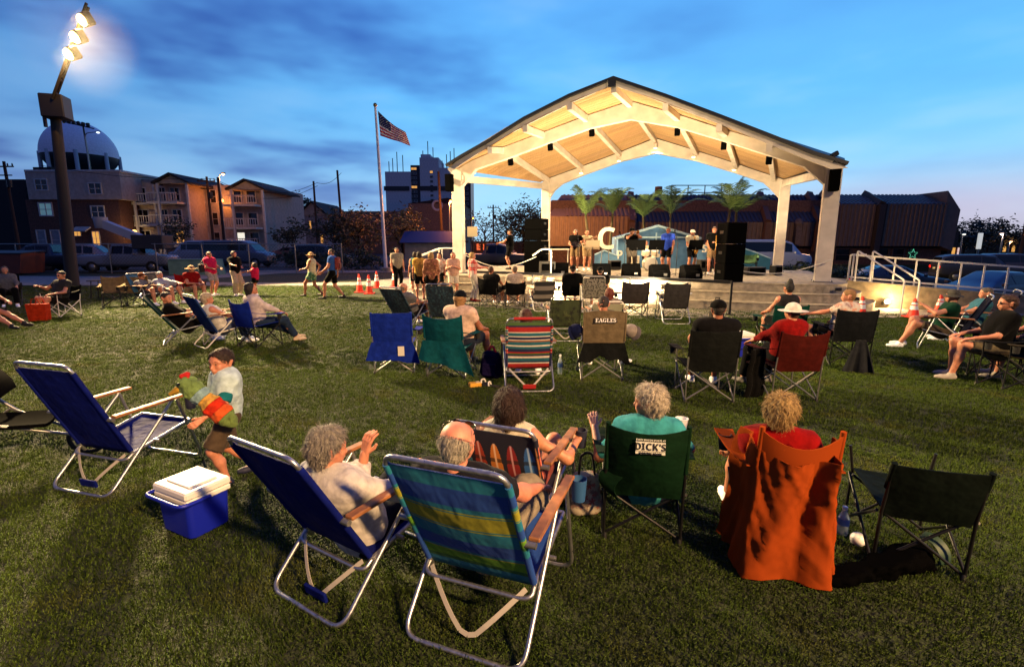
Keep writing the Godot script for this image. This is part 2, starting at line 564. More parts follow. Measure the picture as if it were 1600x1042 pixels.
func person(label: String, at: Vector3, yaw: float, S: Dictionary, group := "") -> Node3D:
	var o := thing("person", label, "person", at, yaw, group)
	var ht: float = S.get("h", 1.74)
	var s := ht / 1.75
	var fem: bool = S.get("f", false)
	var fat: float = S.get("fat", 1.0)
	var pose: String = S.get("pose", "stand")
	var cell: float = S.get("cell", 0.024)
	var fine := cell < 0.018
	var k := 0.016
	var hip := Vector3(0, 0.93 * s, 0)
	var lean: float = S.get("lean", 0.02)
	var feet := [Vector3(-0.11 * s, 0, 0.03), Vector3(0.11 * s, 0, -0.04)]
	if pose == "walk":
		feet = [Vector3(-0.08, 0, -0.30 * s), Vector3(0.08, 0.03, 0.30 * s)]
		hip.y = 0.89 * s
	elif pose == "sit":
		hip.y = S.get("seat", 0.42) + 0.04
		feet = [Vector3(-0.15, 0, -0.46), Vector3(0.14, 0, -0.42)]
		lean = S.get("lean", 0.22)
	hip = S.get("hip", hip)
	feet = S.get("feet", feet)
	var U := Vector3(0, cos(lean), sin(lean))
	var F := Vector3(0, sin(lean), -cos(lean))
	if S.has("twist"):
		F = F.rotated(U, S.twist)
	var R := F.cross(U)
	var sw: float = S.get("shoulder", 0.165 if fem else 0.19)
	var P := func(x: float, u: float, f: float) -> Vector3: return hip + (R * x + U * u + F * f) * s
	var body := []
	var shirt := []
	var add := func(list: Array, a: Vector3, b: Vector3, r0: float, r1: float, grow := 0.0, flat := false) -> void: list.append([a, b, r0 * s + grow, r1 * s + grow, flat])
	var waist := 0.088 * fat if fem else 0.1 * fat
	var g := 0.008
	for it in [[body, 0.0], [shirt, g]]:
		add.call(it[0], P.call(0, 0.0, -0.005), P.call(0, 0.2, 0.0), 0.10 * fat, waist, it[1])
		add.call(it[0], P.call(0, 0.2, 0.0), P.call(0, 0.38, -0.012), waist, 0.092, it[1])
		add.call(it[0], P.call(0, 0.38, -0.012), P.call(0, 0.445, -0.016), 0.088, 0.062, it[1])
	for q in [-1.0, 1.0]:
		for it in [[body, 0.0], [shirt, g]]:
			var w: Array = it[0]
			var e: float = it[1]
			add.call(w, P.call(q * 0.075, -0.02, 0.0), P.call(q * 0.075, 0.19, 0.01), 0.112 * fat if fem else 0.105 * fat, waist, e)
			add.call(w, P.call(q * 0.075, 0.19, 0.01), P.call(q * 0.082, 0.37, 0.0), waist, 0.1 + 0.02 * (fat - 1.0), e)
			add.call(w, P.call(q * 0.085, 0.37, 0.0), P.call(q * 0.10, 0.43, -0.01), 0.098, 0.07, e)
			add.call(w, P.call(q * 0.04, 0.475, -0.012), P.call(q * 0.13, 0.44, -0.012), 0.042, 0.05, e * (0.4 if w == shirt else 1.0))
			if S.get("sleeve", 0.5) > 0.0 or w == body:
				add.call(w, P.call(q * 0.10, 0.44, -0.01), P.call(q * sw, 0.44, -0.01), 0.068, 0.058, e)
			if fem: add.call(w, P.call(q * 0.07, 0.33, 0.06), P.call(q * 0.075, 0.31, 0.075), 0.06, 0.058, e)
	if fat > 1.08:
		for it in [[body, 0.0], [shirt, g]]: add.call(it[0], P.call(0, 0.06, 0.05), P.call(0, 0.2, 0.055), 0.1 * fat, 0.095 * fat, it[1])
	# neck and head
	var C: Vector3 = P.call(0, 0.51, 0.0) + (U + Vector3.UP * 1.2 + F * S.get("crane", 0.25)).normalized() * 0.125 * s
	var HB := Basis(Vector3.UP, S.get("look", 0.0)) * Basis(Vector3.RIGHT, S.get("nod", 0.0))
	if S.has("twist"): HB = Basis(Vector3.UP, S.twist) * HB
	var q: float = S.get("head", 0.97 if fem else 1.0)
	var hp := func(x: float, y: float, z: float) -> Vector3: return C + HB * Vector3(x, y, z) * q
	body.append([P.call(0, 0.44, -0.015), hp.call(0, -0.045, 0.02), 0.058 * s, 0.05 * q * (0.9 if fem else 1.08), false])
	# arms
	var hands: Array = S.get("hands", [Vector3(-0.26 * s, 0.80 * s, -0.06), Vector3(0.26 * s, 0.80 * s, -0.06)] if pose != "sit" else [Vector3(-0.2, hip.y + 0.15, -0.34), Vector3(0.2, hip.y + 0.15, -0.34)])
	var sleeve: float = S.get("sleeve", 0.5)
	var arm := 0.052 if not fem else 0.044
	var gb := Geo.new()
	gb.col = Color.WHITE
	var palms := []
	for i in 2:
		var sg := -1.0 if i == 0 else 1.0
		var sh: Vector3 = P.call(sg * sw, 0.44, -0.01)
		var hint: Vector3 = S.get("elbow", [Vector3(-0.6, -0.5, 0.8), Vector3(0.6, -0.5, 0.8)])[i]
		var j := ik(sh, hands[i], 0.29 * s, 0.25 * s, hint)
		add.call(body, sh, j[0], arm, arm * 0.8)
		add.call(body, j[0], j[1], arm * 0.82, 0.028)
		if sleeve > 0.0:
			var t1 := minf(sleeve, 1.0)
			add.call(shirt, sh, sh.lerp(j[0], t1), arm + 0.004, arm * lerpf(1.0, 0.8, t1) + 0.006, g, sleeve <= 1.0)
			if S.has("cuff"):
				var gk := Geo.new()
				gk.field([[sh.lerp(j[0], t1 - 0.22), sh.lerp(j[0], t1 + 0.03), arm * s + g + 0.012, arm * s * 0.9 + g + 0.012, true]], 0.009, 0.008)
				part(gk, "sleeve_band", cloth(S.cuff), o)
			if sleeve > 1.0: add.call(shirt, j[0], (j[0] as Vector3).lerp(j[1], minf(sleeve - 1.0, 1.0)), arm * 0.85 + 0.004, 0.034, g, true)
		# hand: a palm, four fingers and a thumb
		var d: Vector3 = (j[1] - j[0]).normalized()
		var sd: Vector3 = S.get("across", [F, F])[i] if S.has("across") else (F if pose != "sit" else R * -sg)
		sd = (sd - d * sd.dot(d)).normalized()
		var pn := d.cross(sd).normalized()
		var inward: Vector3 = R * -sg if absf(d.y) > 0.7 else Vector3.DOWN
		if pn.dot(inward) < 0.0: pn = -pn
		var hs := s * (0.95 if fem else 1.0)
		var W: Vector3 = j[1]
		var hb := []
		for e in [-0.021, 0.0, 0.021]: hb.append([W + sd * e * 0.6 * hs, W + (d * 0.085 + sd * e * 1.15) * hs, 0.019 * hs, 0.0135 * hs, false])
		var curl: float = S.get("curl", 0.5)
		for e in 4:
			var ln: float = [0.072, 0.082, 0.076, 0.058][e] * hs
			var b0 := W + (d * 0.088 + sd * (1.5 - e) * 0.0215) * hs
			var d1 := (d + pn * curl * 0.7).normalized()
			var d2 := (d + pn * curl * 2.2).normalized()
			hb.append([b0, b0 + d1 * ln * 0.5, 0.0092 * hs, 0.0086 * hs, false])
			hb.append([b0 + d1 * ln * 0.5, b0 + d1 * ln * 0.5 + d2 * ln * 0.5, 0.009 * hs, 0.0075 * hs, false])
		var tb := W + (d * 0.025 + sd * 0.028 + pn * 0.008) * hs
		var td := (d * 0.75 + sd * 0.55 + pn * 0.3).normalized()
		hb.append([tb, tb + td * 0.04 * hs, 0.0125 * hs, 0.0105 * hs, false])
		hb.append([tb + td * 0.04 * hs, tb + (td * 0.04 + (td + d).normalized() * 0.03) * hs, 0.0105 * hs, 0.0085 * hs, false])
		palms.append(W + d * 0.1)
		gb.field(hb, 0.004 if fine else 0.0085, 0.0024)
	# legs
	var pants := []
	var bottom: String = S.get("bottom", "shorts")
	var shoes := []
	var leg_fr: float = {"shorts": 0.8, "short_shorts": 0.45, "capri": 1.55, "trousers": 1.93, "skirt": 0.75}.get(bottom, 0.8)
	leg_fr = S.get("leg", leg_fr)
	for z in [-1.0, 1.0]:
		pants.append([P.call(z * 0.075, -0.02, 0), P.call(z * 0.075, 0.1, 0.0), 0.112 * fat * s + 0.012, (waist + 0.003) * s + 0.008, false])
	for i in 2:
		var sg := -1.0 if i == 0 else 1.0
		var hj: Vector3 = P.call(sg * 0.085, -0.03, 0)
		var fd: Vector3 = S.get("toe", [Vector3(-0.12, 0, -1), Vector3(0.12, 0, -1)])[i].normalized()
		var fu := (Vector3.UP - fd * fd.y).normalized()
		var ank: Vector3 = feet[i] + fu * 0.085 * s
		var j := ik(hj, ank, 0.43 * s, 0.43 * s, S.get("knee", [Vector3(-0.15, 0.7, -1), Vector3(0.15, 0.7, -1)])[i])
		ank = j[1]
		var kn: Vector3 = j[0]
		var th := 0.088 * sqrt(fat)
		add.call(body, hj, kn, th, 0.056)
		var back := (kn - ank).normalized().cross(R).normalized()
		if back.z < 0.0: back = -back
		add.call(body, kn, kn.lerp(ank, 0.4) + back * 0.012, 0.052, 0.054)
		add.call(body, kn.lerp(ank, 0.4) + back * 0.012, ank, 0.052, 0.036)
		var heel := ank - fu * 0.05 * s - fd * 0.035 * s
		var ball := ank - fu * 0.058 * s + fd * 0.12 * s
		add.call(body, heel, ball, 0.034, 0.028)
		add.call(body, ball, ball + fd * 0.06 * s, 0.026, 0.018)
		if S.get("shoe", Color.WHITE) != Color.TRANSPARENT:
			shoes.append([[heel, ball, 0.040 * s, 0.039 * s, false], [ball, ball + fd * 0.055 * s, 0.037 * s, 0.03 * s, false], [ank - fd * 0.005, ank - fu * 0.05 * s + fd * 0.03, 0.042 * s, 0.042 * s, false]])
		var t1 := minf(leg_fr, 1.0)
		var loose: float = S.get("loose", 0.02)
		pants.append([hj, hj.lerp(kn, t1), th * s + 0.012, lerpf(th, 0.056, t1) * s + loose + 0.006, leg_fr <= 1.0])
		if leg_fr > 1.0: pants.append([kn, kn.lerp(ank, leg_fr - 1.0), 0.056 * s + loose, 0.046 * s + loose, true])
		if bottom == "skirt": pants.append([P.call(0, -0.02, 0), (kn + P.call(0, -0.40, 0)) * 0.5, 0.13 * s, 0.15 * s, true])
	gb.field(body, cell, k)
	# head
	var skull := [
		[hp.call(0, 0.036, 0.022), hp.call(0, 0.034, -0.022), 0.077 * q, 0.070 * q, false], [hp.call(0, 0.0, 0.03), hp.call(0, -0.01, -0.01), 0.064 * q, 0.062 * q, false],
		[hp.call(0, -0.03, -0.03), hp.call(0, -0.072, -0.056), 0.05 * q, 0.029 * q, false], [hp.call(0, 0.004, -0.088), hp.call(0, -0.028, -0.103), 0.007 * q, 0.0115 * q, false],
		[hp.call(0, -0.04, 0.02), P.call(0, 0.46, -0.012), 0.046 * q, 0.052 * s, false]]
	for z in [-1.0, 1.0]:
		skull.append([hp.call(z * 0.018, 0.024, -0.083), hp.call(z * 0.046, 0.02, -0.07), 0.009 * q, 0.009 * q, false])
		skull.append([hp.call(z * 0.038, -0.022, -0.06), hp.call(z * 0.03, -0.05, -0.058), 0.022 * q, 0.018 * q, false])
		skull.append([hp.call(z * 0.076, -0.025, 0.012), hp.call(z * 0.084, 0.018, 0.022), 0.008 * q, 0.012 * q, false])
		skull.append([hp.call(0, -0.053, -0.087), hp.call(z * 0.018, -0.054, -0.08), 0.0065 * q, 0.004 * q, false])
	gb.field(skull, S.get("hcell", 0.006 if fine else 0.0115), 0.007 if fine else 0.009)
	for z in [-1.0, 1.0]:
		gb.col = Color(1.1, 1.25, 1.35)
		gb.ball(hp.call(z * 0.031, 0.004, -0.077), Vector3(0.0135, 0.009, 0.011) * q, 6, 8, HB)
		gb.col = Color(0.05, 0.05, 0.06)
		gb.ball(hp.call(z * 0.031, 0.004, -0.0845), Vector3(0.0062, 0.0062, 0.0045) * q, 6, 8, HB)
		gb.col = Color(0.22, 0.16, 0.13)
		gb.tube([hp.call(z * 0.016, 0.026, -0.093), hp.call(z * 0.032, 0.031, -0.089), hp.call(z * 0.05, 0.024, -0.078)], 0.0032 * q, 5)
		gb.tube([hp.call(z * 0.019, 0.0105, -0.086), hp.call(z * 0.031, 0.0145, -0.0885), hp.call(z * 0.045, 0.008, -0.08)], 0.0022 * q, 5)
	gb.col = Color(0.95, 0.62, 0.6)
	gb.tube([hp.call(-0.021, -0.054, -0.083), hp.call(0, -0.051, -0.0955), hp.call(0.021, -0.054, -0.083)], 0.0042 * q, 5)
	gb.tube([hp.call(-0.018, -0.058, -0.083), hp.call(0, -0.060, -0.0945), hp.call(0.018, -0.058, -0.083)], 0.0045 * q, 5)
	gb.col = Color.WHITE
	var sk: Color = S.get("skin", PALE)
	part(gb, "body", mat("skin_" + sk.to_html(false), sk, 0.55, "skin"), o)
	# clothes
	var top: Variant = S.get("shirt", Color.WHITE)
	var wn := noise(FastNoiseLite.TYPE_SIMPLEX_SMOOTH, 9.0, 3, 2)
	if top is Color: top = cloth(top)
	var gs := Geo.new()
	var hem: float = S.get("hem", -0.10)
	gs.field(shirt, cell, 0.028, [[U, U.dot(P.call(0, hem, 0))]], 0.009 if fine else 0.0, wn)
	part(gs, "shirt", top, o)
	var bm: Variant = S.get("pants", Color(0.1, 0.1, 0.12))
	if bm is Color: bm = cloth(bm)
	var gp := Geo.new()
	gp.field(pants, cell, k, [[-U, -U.dot(P.call(0, 0.1, 0))]], 0.008 if fine else 0.0, wn)
	part(gp, {"skirt": "skirt", "trousers": "trousers", "capri": "trousers"}.get(bottom, "shorts"), bm, o)
	for b in shoes:
		var gh := Geo.new()
		gh.field(b, 0.009 if fine else 0.016, 0.008)
		part(gh, "shoe", mat("shoe_" + (S.get("shoe", Color.WHITE) as Color).to_html(false), S.get("shoe", Color.WHITE), 0.7), o)
	# hair
	var style: String = S.get("hair", "short")
	var hc: Color = S.get("haircol", Color(0.16, 0.1, 0.07))
	var pl := func(n: Vector3, c: float) -> Array: return [HB * n, (HB * n).dot(C) + c * q]
	if style != "none":
		var hair := []
		var cut := []
		var amp := 0.006
		match style:
			"short":
				hair = [[hp.call(0, 0.042, 0.018), hp.call(0, 0.044, -0.018), 0.083 * q, 0.074 * q, false], [hp.call(0, -0.005, 0.032), hp.call(0, -0.02, 0.03), 0.068 * q, 0.06 * q, false]]
				cut = [pl.call(Vector3(0, 0.55, 0.83), -0.027), pl.call(Vector3(0, 0.85, 0.5), -0.035)]
			"curly", "bob", "long", "pony":
				hair = [[hp.call(0, 0.045, 0.022), hp.call(0, 0.05, -0.015), 0.089 * q, 0.08 * q, false], [hp.call(0, 0.0, 0.04), hp.call(0, -0.03, 0.035), 0.08 * q, 0.066 * q, false]]
				cut = [pl.call(Vector3(0, 0.62, 0.78), -0.013)]
				amp = 0.014 if style == "curly" else 0.010
				if style == "bob" or style == "long":
					for z in [-1.0, 1.0]: hair.append([hp.call(z * 0.05, 0.0, 0.02), hp.call(z * 0.055, -0.085, 0.02), 0.048 * q, 0.035 * q, false])
					hair.append([hp.call(0, 0.0, 0.04), hp.call(0, -0.10 if style == "bob" else -0.24, 0.055), 0.06 * q, 0.045 * q, false])
					cut = [pl.call(Vector3(0, 0.35, 0.93), -0.012)]
				if style == "pony": hair.append([hp.call(0, 0.03, 0.10), hp.call(0, -0.13, 0.13), 0.032 * q, 0.018 * q, false])
			"bun":
				hair = [[hp.call(0, 0.042, 0.018), hp.call(0, 0.044, -0.018), 0.085 * q, 0.076 * q, false], [hp.call(0, -0.005, 0.032), hp.call(0, -0.02, 0.03), 0.07 * q, 0.06 * q, false], [hp.call(0, 0.135, 0.03), hp.call(0, 0.15, 0.03), 0.05 * q, 0.042 * q, false]]
				cut = [pl.call(Vector3(0, 0.55, 0.83), -0.017)]
			"bald":
				hair = [[hp.call(0, 0.036, 0.022), hp.call(0, 0.034, -0.022), 0.0785 * q, 0.069 * q, false], [hp.call(0, 0.0, 0.032), hp.call(0, -0.02, 0.03), 0.068 * q, 0.06 * q, false]]
				cut = [pl.call(Vector3(0, -0.95, 0.3), -0.012), pl.call(Vector3(0, 0.35, 0.93), -0.008), pl.call(Vector3(0, 0.9, 0.4), -0.04)]
		if S.get("hat", "") != "": cut.append(pl.call(Vector3(0, -1, 0), -0.04))
		amp = S.get("frizz", amp)
		var gh := Geo.new()
		gh.field(hair, 0.0055 if fine else 0.0115, 0.008, cut, amp, noise(FastNoiseLite.TYPE_SIMPLEX_SMOOTH, 34.0 if fine else 22.0, 11, 3))
		if fine: strands(gh, hp.call(0, 0.09, 0.02), S.get("strand", 0.02 if style == "short" else 0.04), S.get("wild", 0.15 if style == "short" else 0.35))
		part(gh, "hair", mat("hair_" + hc.to_html(false), hc, 0.75, "hair"), o)
	var hat: String = S.get("hat", "")
	if hat:
		var cc: Color = S.get("hatcol", Color(0.08, 0.08, 0.1))
		var gc := Geo.new()
		var dome := []
		for i in 9:
			var a := PI * 0.5 * i / 8.0
			dome.append(Vector2(cos(a) * 0.098 * q, (0.045 + sin(a) * 0.09) * q))
		dome.push_front(Vector2(0.096 * q, 0.03 * q))
		gc.lathe(C + HB * Vector3(0, 0, 0.005), dome, 20, HB)
		if hat == "cap":
			var bk := 1.0 if S.get("capback", false) else -1.0
			var rows := []
			for i in 4:
				var line := PackedVector3Array()
				for j in 9:
					var a := lerpf(-1.15, 1.15, j / 8.0)
					var r := lerpf(0.092, 0.165, i / 3.0 * cos(a * 0.9))
					line.append(hp.call(sin(a) * minf(r, 0.12), 0.042 - 0.006 * i - 0.012 * absf(sin(a)), bk * cos(a) * r))
				rows.append(line)
			gc.sheet(rows, 0.006, HB.y)
			gc.ball(hp.call(0, 0.136, 0.005), Vector3(0.008, 0.005, 0.008), 4, 6, HB)
		elif hat == "visor": pass
		else:
			var wd: float = {"bucket": 0.15, "straw": 0.19, "sun": 0.18}.get(hat, 0.17) * q
			var drop := 0.035 if hat == "bucket" else 0.012
			gc.lathe(C + HB * Vector3(0, 0, 0.005), [Vector2(0.095 * q, 0.04 * q), Vector2(0.12 * q, 0.032 * q), Vector2(wd, (0.04 - drop) * q), Vector2(wd, (0.036 - drop) * q), Vector2(0.12 * q, 0.027 * q), Vector2(0.093 * q, 0.033 * q)], 24, HB)
		var ho := part(gc, "cap" if hat == "cap" else "hat", cloth(cc), o)
		if S.has("band"):
			var gl := Geo.new()
			gl.lathe(C + HB * Vector3(0, 0, 0.005), [Vector2(0.0985 * q, 0.046 * q), Vector2(0.099 * q, 0.046 * q), Vector2(0.0975 * q, 0.07 * q), Vector2(0.096 * q, 0.072 * q)], 20, HB)
			part(gl, "hat_band", cloth(S.band), ho)
	if S.has("glasses"):
		var ge := Geo.new()
		var up: float = 0.1 if S.glasses == "top" else 0.0
		for z in [-1.0, 1.0]:
			var e := HB * Basis(Vector3.RIGHT, 0.9 if up > 0.0 else 0.0)
			var ce: Vector3 = hp.call(z * 0.033, 0.004 + up, -0.095 + up * 0.55)
			ge.ball(ce, Vector3(0.025, 0.019, 0.005), 6, 10, e)
			ge.tube([hp.call(z * 0.058, 0.008 + up, -0.088 + up * 0.5), hp.call(z * 0.085, 0.008 + up * 0.9, -0.03 + up * 0.3), hp.call(z * 0.088, 0.002 + up * 0.6, 0.02)], 0.0028, 5)
		ge.tube([hp.call(-0.012, 0.01 + up, -0.096 + up * 0.55), hp.call(0.012, 0.01 + up, -0.096 + up * 0.55)], 0.003, 5)
		part(ge, "sunglasses", mat("black_gloss", Color(0.03, 0.03, 0.035), 0.15), o)
	return o

const ALU := Color(0.72, 0.73, 0.75)

func alu() -> StandardMaterial3D:
	var m := mat("aluminium", ALU, 0.55, "metal", 0.9)
	m.uv1_triplanar = true
	m.uv1_scale = Vector3(5, 5, 5)
	m.roughness_texture = ntex("scuffs", 0.03, 0.35, 256)
	m.albedo_texture = ntex("canvas_tone", 0.01, 0.75)
	return m
func steel() -> StandardMaterial3D: return mat("dark_steel", Color(0.10, 0.10, 0.11), 0.4, "metal", 0.5)
func grey_steel() -> StandardMaterial3D: return mat("grey_steel", Color(0.5, 0.5, 0.5), 0.35, "metal", 0.7)
func arm_wood() -> StandardMaterial3D: return mat("arm_wood", Color(0.66, 0.43, 0.25), 0.6, "wood")

func stripes(key: String, bands: Array) -> StandardMaterial3D:
	# bands: [colour, share], from the top of the back down to the front of the seat
	if mats.has(key): return mats[key]
	var im := Image.create(64, 512, false, Image.FORMAT_RGB8)
	var total := 0.0
	for b in bands: total += b[1]
	var y := 0.0
	for b in bands:
		var y2: float = y + b[1] / total * 512.0
		im.fill_rect(Rect2i(0, int(y), 64, maxi(int(y2) - int(y), 1)), b[0])
		y = y2
	for yy in 512:
		for xx in 64:
			im.set_pixel(xx, yy, im.get_pixel(xx, yy).darkened(0.10 * rng.randf()))
	var m := mat(key, Color.WHITE, 0.85)
	m.albedo_texture = ImageTexture.create_from_image(im)
	m.normal_enabled = true
	m.normal_texture = ntex("canvas_fold", 0.008, 0, 512, 9.0, FastNoiseLite.TYPE_SIMPLEX_SMOOTH, 3)
	m.normal_scale = 0.5
	return m

func beach_chair(label: String, at: Vector3, yaw: float, sling: Material, O: Dictionary = {}, group := "folding beach chairs on the lawn") -> Node3D:
	var o := thing(O.get("name", "beach_chair"), label, "beach chair", at, yaw, group)
	var w: float = O.get("w", 0.29)
	var rec: float = O.get("recline", 0.5)
	var ln: float = O.get("back", 0.80)
	var low: float = O.get("low", 0.27)
	var frame: Material = O.get("frame", alu())
	var bb := Vector3(0, low, 0.16)
	var dir := Vector3(0, cos(rec), sin(rec))
	var bt := bb + dir * ln
	var ay := low + 0.33
	var r := 0.0125
	var g := Geo.new()
	var x := Vector3(w, 0, 0)
	g.tube(arc_pts([bb - x - dir * 0.05, bt - x, bt + x, bb + x - dir * 0.05], 0.07, 5), r, 8)
	g.tube(arc_pts([bb - x, bb - x + Vector3(0, -0.04, 0.06), bb + x + Vector3(0, -0.04, 0.06), bb + x], 0.08, 5), r, 8)
	g.tube([bb - x, Vector3(-w, low + 0.1, -0.36)], r, 8)
	g.tube([bb + x, Vector3(w, low + 0.1, -0.36)], r, 8)
	g.tube([Vector3(-w, low + 0.1, -0.36), Vector3(w, low + 0.1, -0.36)], r, 8)
	part(g, "seat_frame", frame, o)
	var wx := w + 0.025
	g = Geo.new()
	g.tube(arc_pts([Vector3(-wx, ay, -0.20), Vector3(-wx, 0.014, 0.40), Vector3(wx, 0.014, 0.40), Vector3(wx, ay, -0.20)], 0.09, 6), r, 8)
	part(g, "rear_leg_frame", frame, o)
	g = Geo.new()
	var wf := w + 0.05
	g.tube(arc_pts([Vector3(-wf, ay, -0.22), Vector3(-wf, 0.014, -0.40), Vector3(wf, 0.014, -0.40), Vector3(wf, ay, -0.22)], 0.09, 6), r, 8)
	part(g, "front_leg_frame", frame, o)
	var am: Material = O.get("arm", arm_wood())
	for z in [-1.0, 1.0]:
		g = Geo.new()
		var back := bb + dir * 0.36
		g.X = Transform3D(Basis.IDENTITY, Vector3(z * (w + 0.045), 0, 0))
		var a := Vector3(0, back.y + 0.02, back.z - 0.01)
		var b := Vector3(0, ay + 0.02, -0.32)
		var zz := (b - a).normalized()
		g.box((a + b) * 0.5, Vector3(0.055, 0.022, a.distance_to(b)), Basis(Vector3.RIGHT, zz.cross(Vector3.RIGHT) , zz), 0.008)
		part(g, "armrest", am, o)
		g = Geo.new()
		g.tube([bb + dir * 0.36 + Vector3(z * w, 0, 0), bb + dir * 0.36 + Vector3(z * (w + 0.06), 0, 0)], 0.016, 8)
		part(g, "pivot", grey_steel(), o)
		g = Geo.new()
		g.tube([Vector3(z * w, low + 0.04, -0.02), Vector3(z * (w + 0.055), low + 0.04, -0.02)], 0.012, 8)
		part(g, "pivot", grey_steel(), o)
	g = Geo.new()
	var rows := []
	var sag: float = O.get("sag", 0.03)
	for i in 25:
		var t := i / 24.0
		var line := PackedVector3Array()
		for j in 9:
			var u := j / 4.0 - 1.0
			var edge := 1.0 - u * u
			var p: Vector3
			if t < 0.66:
				var q := t / 0.66
				p = (bt - dir * 0.05).lerp(bb, q)
				p += Vector3(0, -sin(rec), cos(rec)) * (sag * edge * sin(PI * minf(q * 1.1, 1.0)))
			else:
				var q := (t - 0.66) / 0.34
				p = bb.lerp(Vector3(0, low + 0.1, -0.36), q)
				p.y -= sag * edge * sin(PI * q) + 0.01
			line.append(p + Vector3(u * (w + 0.004), 0, 0))
		rows.append(line)
	g.sheet(rows, 0.006, Vector3(0, 0.1, 1))
	for z in [-1.0, 1.0]:
		g.tube([bt - dir * 0.06 + Vector3(z * w, 0, 0), bb + dir * 0.03 + Vector3(z * w, 0, 0)], r + 0.005, 8)
	part(g, "sling", sling, o)
	if O.has("band"):
		g = Geo.new()
		g.tube([bt - x * 0.7, bt + x * 0.7], r + 0.008, 10)
		part(g, "top_sleeve", O.band, o)
	if O.get("strap", true):
		g = Geo.new()
		var pts := []
		for i in 13:
			var t := i / 12.0
			pts.append(Vector3(lerpf(-w * 0.9, w * 0.9, t), lerpf(0.05, low, maxf(absf(t * 2.0 - 1.0) - 0.12, 0.0) * 1.136), 0.20 + 0.12 * sin(PI * t)))
		for i in 12: g.bar(pts[i], pts[i + 1], 0.024, 0.003, Vector3(0, 0.3, 1))
		part(g, "carry_strap", O.get("strapmat", mat("strap", Color(0.6, 0.58, 0.55), 0.9)), o)
		if O.has("pad"):
			g = Geo.new()
			g.box(Vector3(0, 0.058, 0.325), Vector3(0.17, 0.06, 0.018), Basis(Vector3.RIGHT, 0.2), 0.006)
			part(g, "shoulder_pad", O.pad, o)
	if O.has("cup"):
		g = Geo.new()
		g.lathe(Vector3(O.get("cupside", 1.0) * (w + 0.1), ay - 0.10, -0.30), [Vector2(0.0, 0), Vector2(0.036, 0), Vector2(0.036, 0), Vector2(0.044, 0.125), Vector2(0.044, 0.125), Vector2(0.040, 0.125), Vector2(0.034, 0.01), Vector2(0, 0.01)], 16)
		part(g, "cup_holder", O.cup, o)
	return o

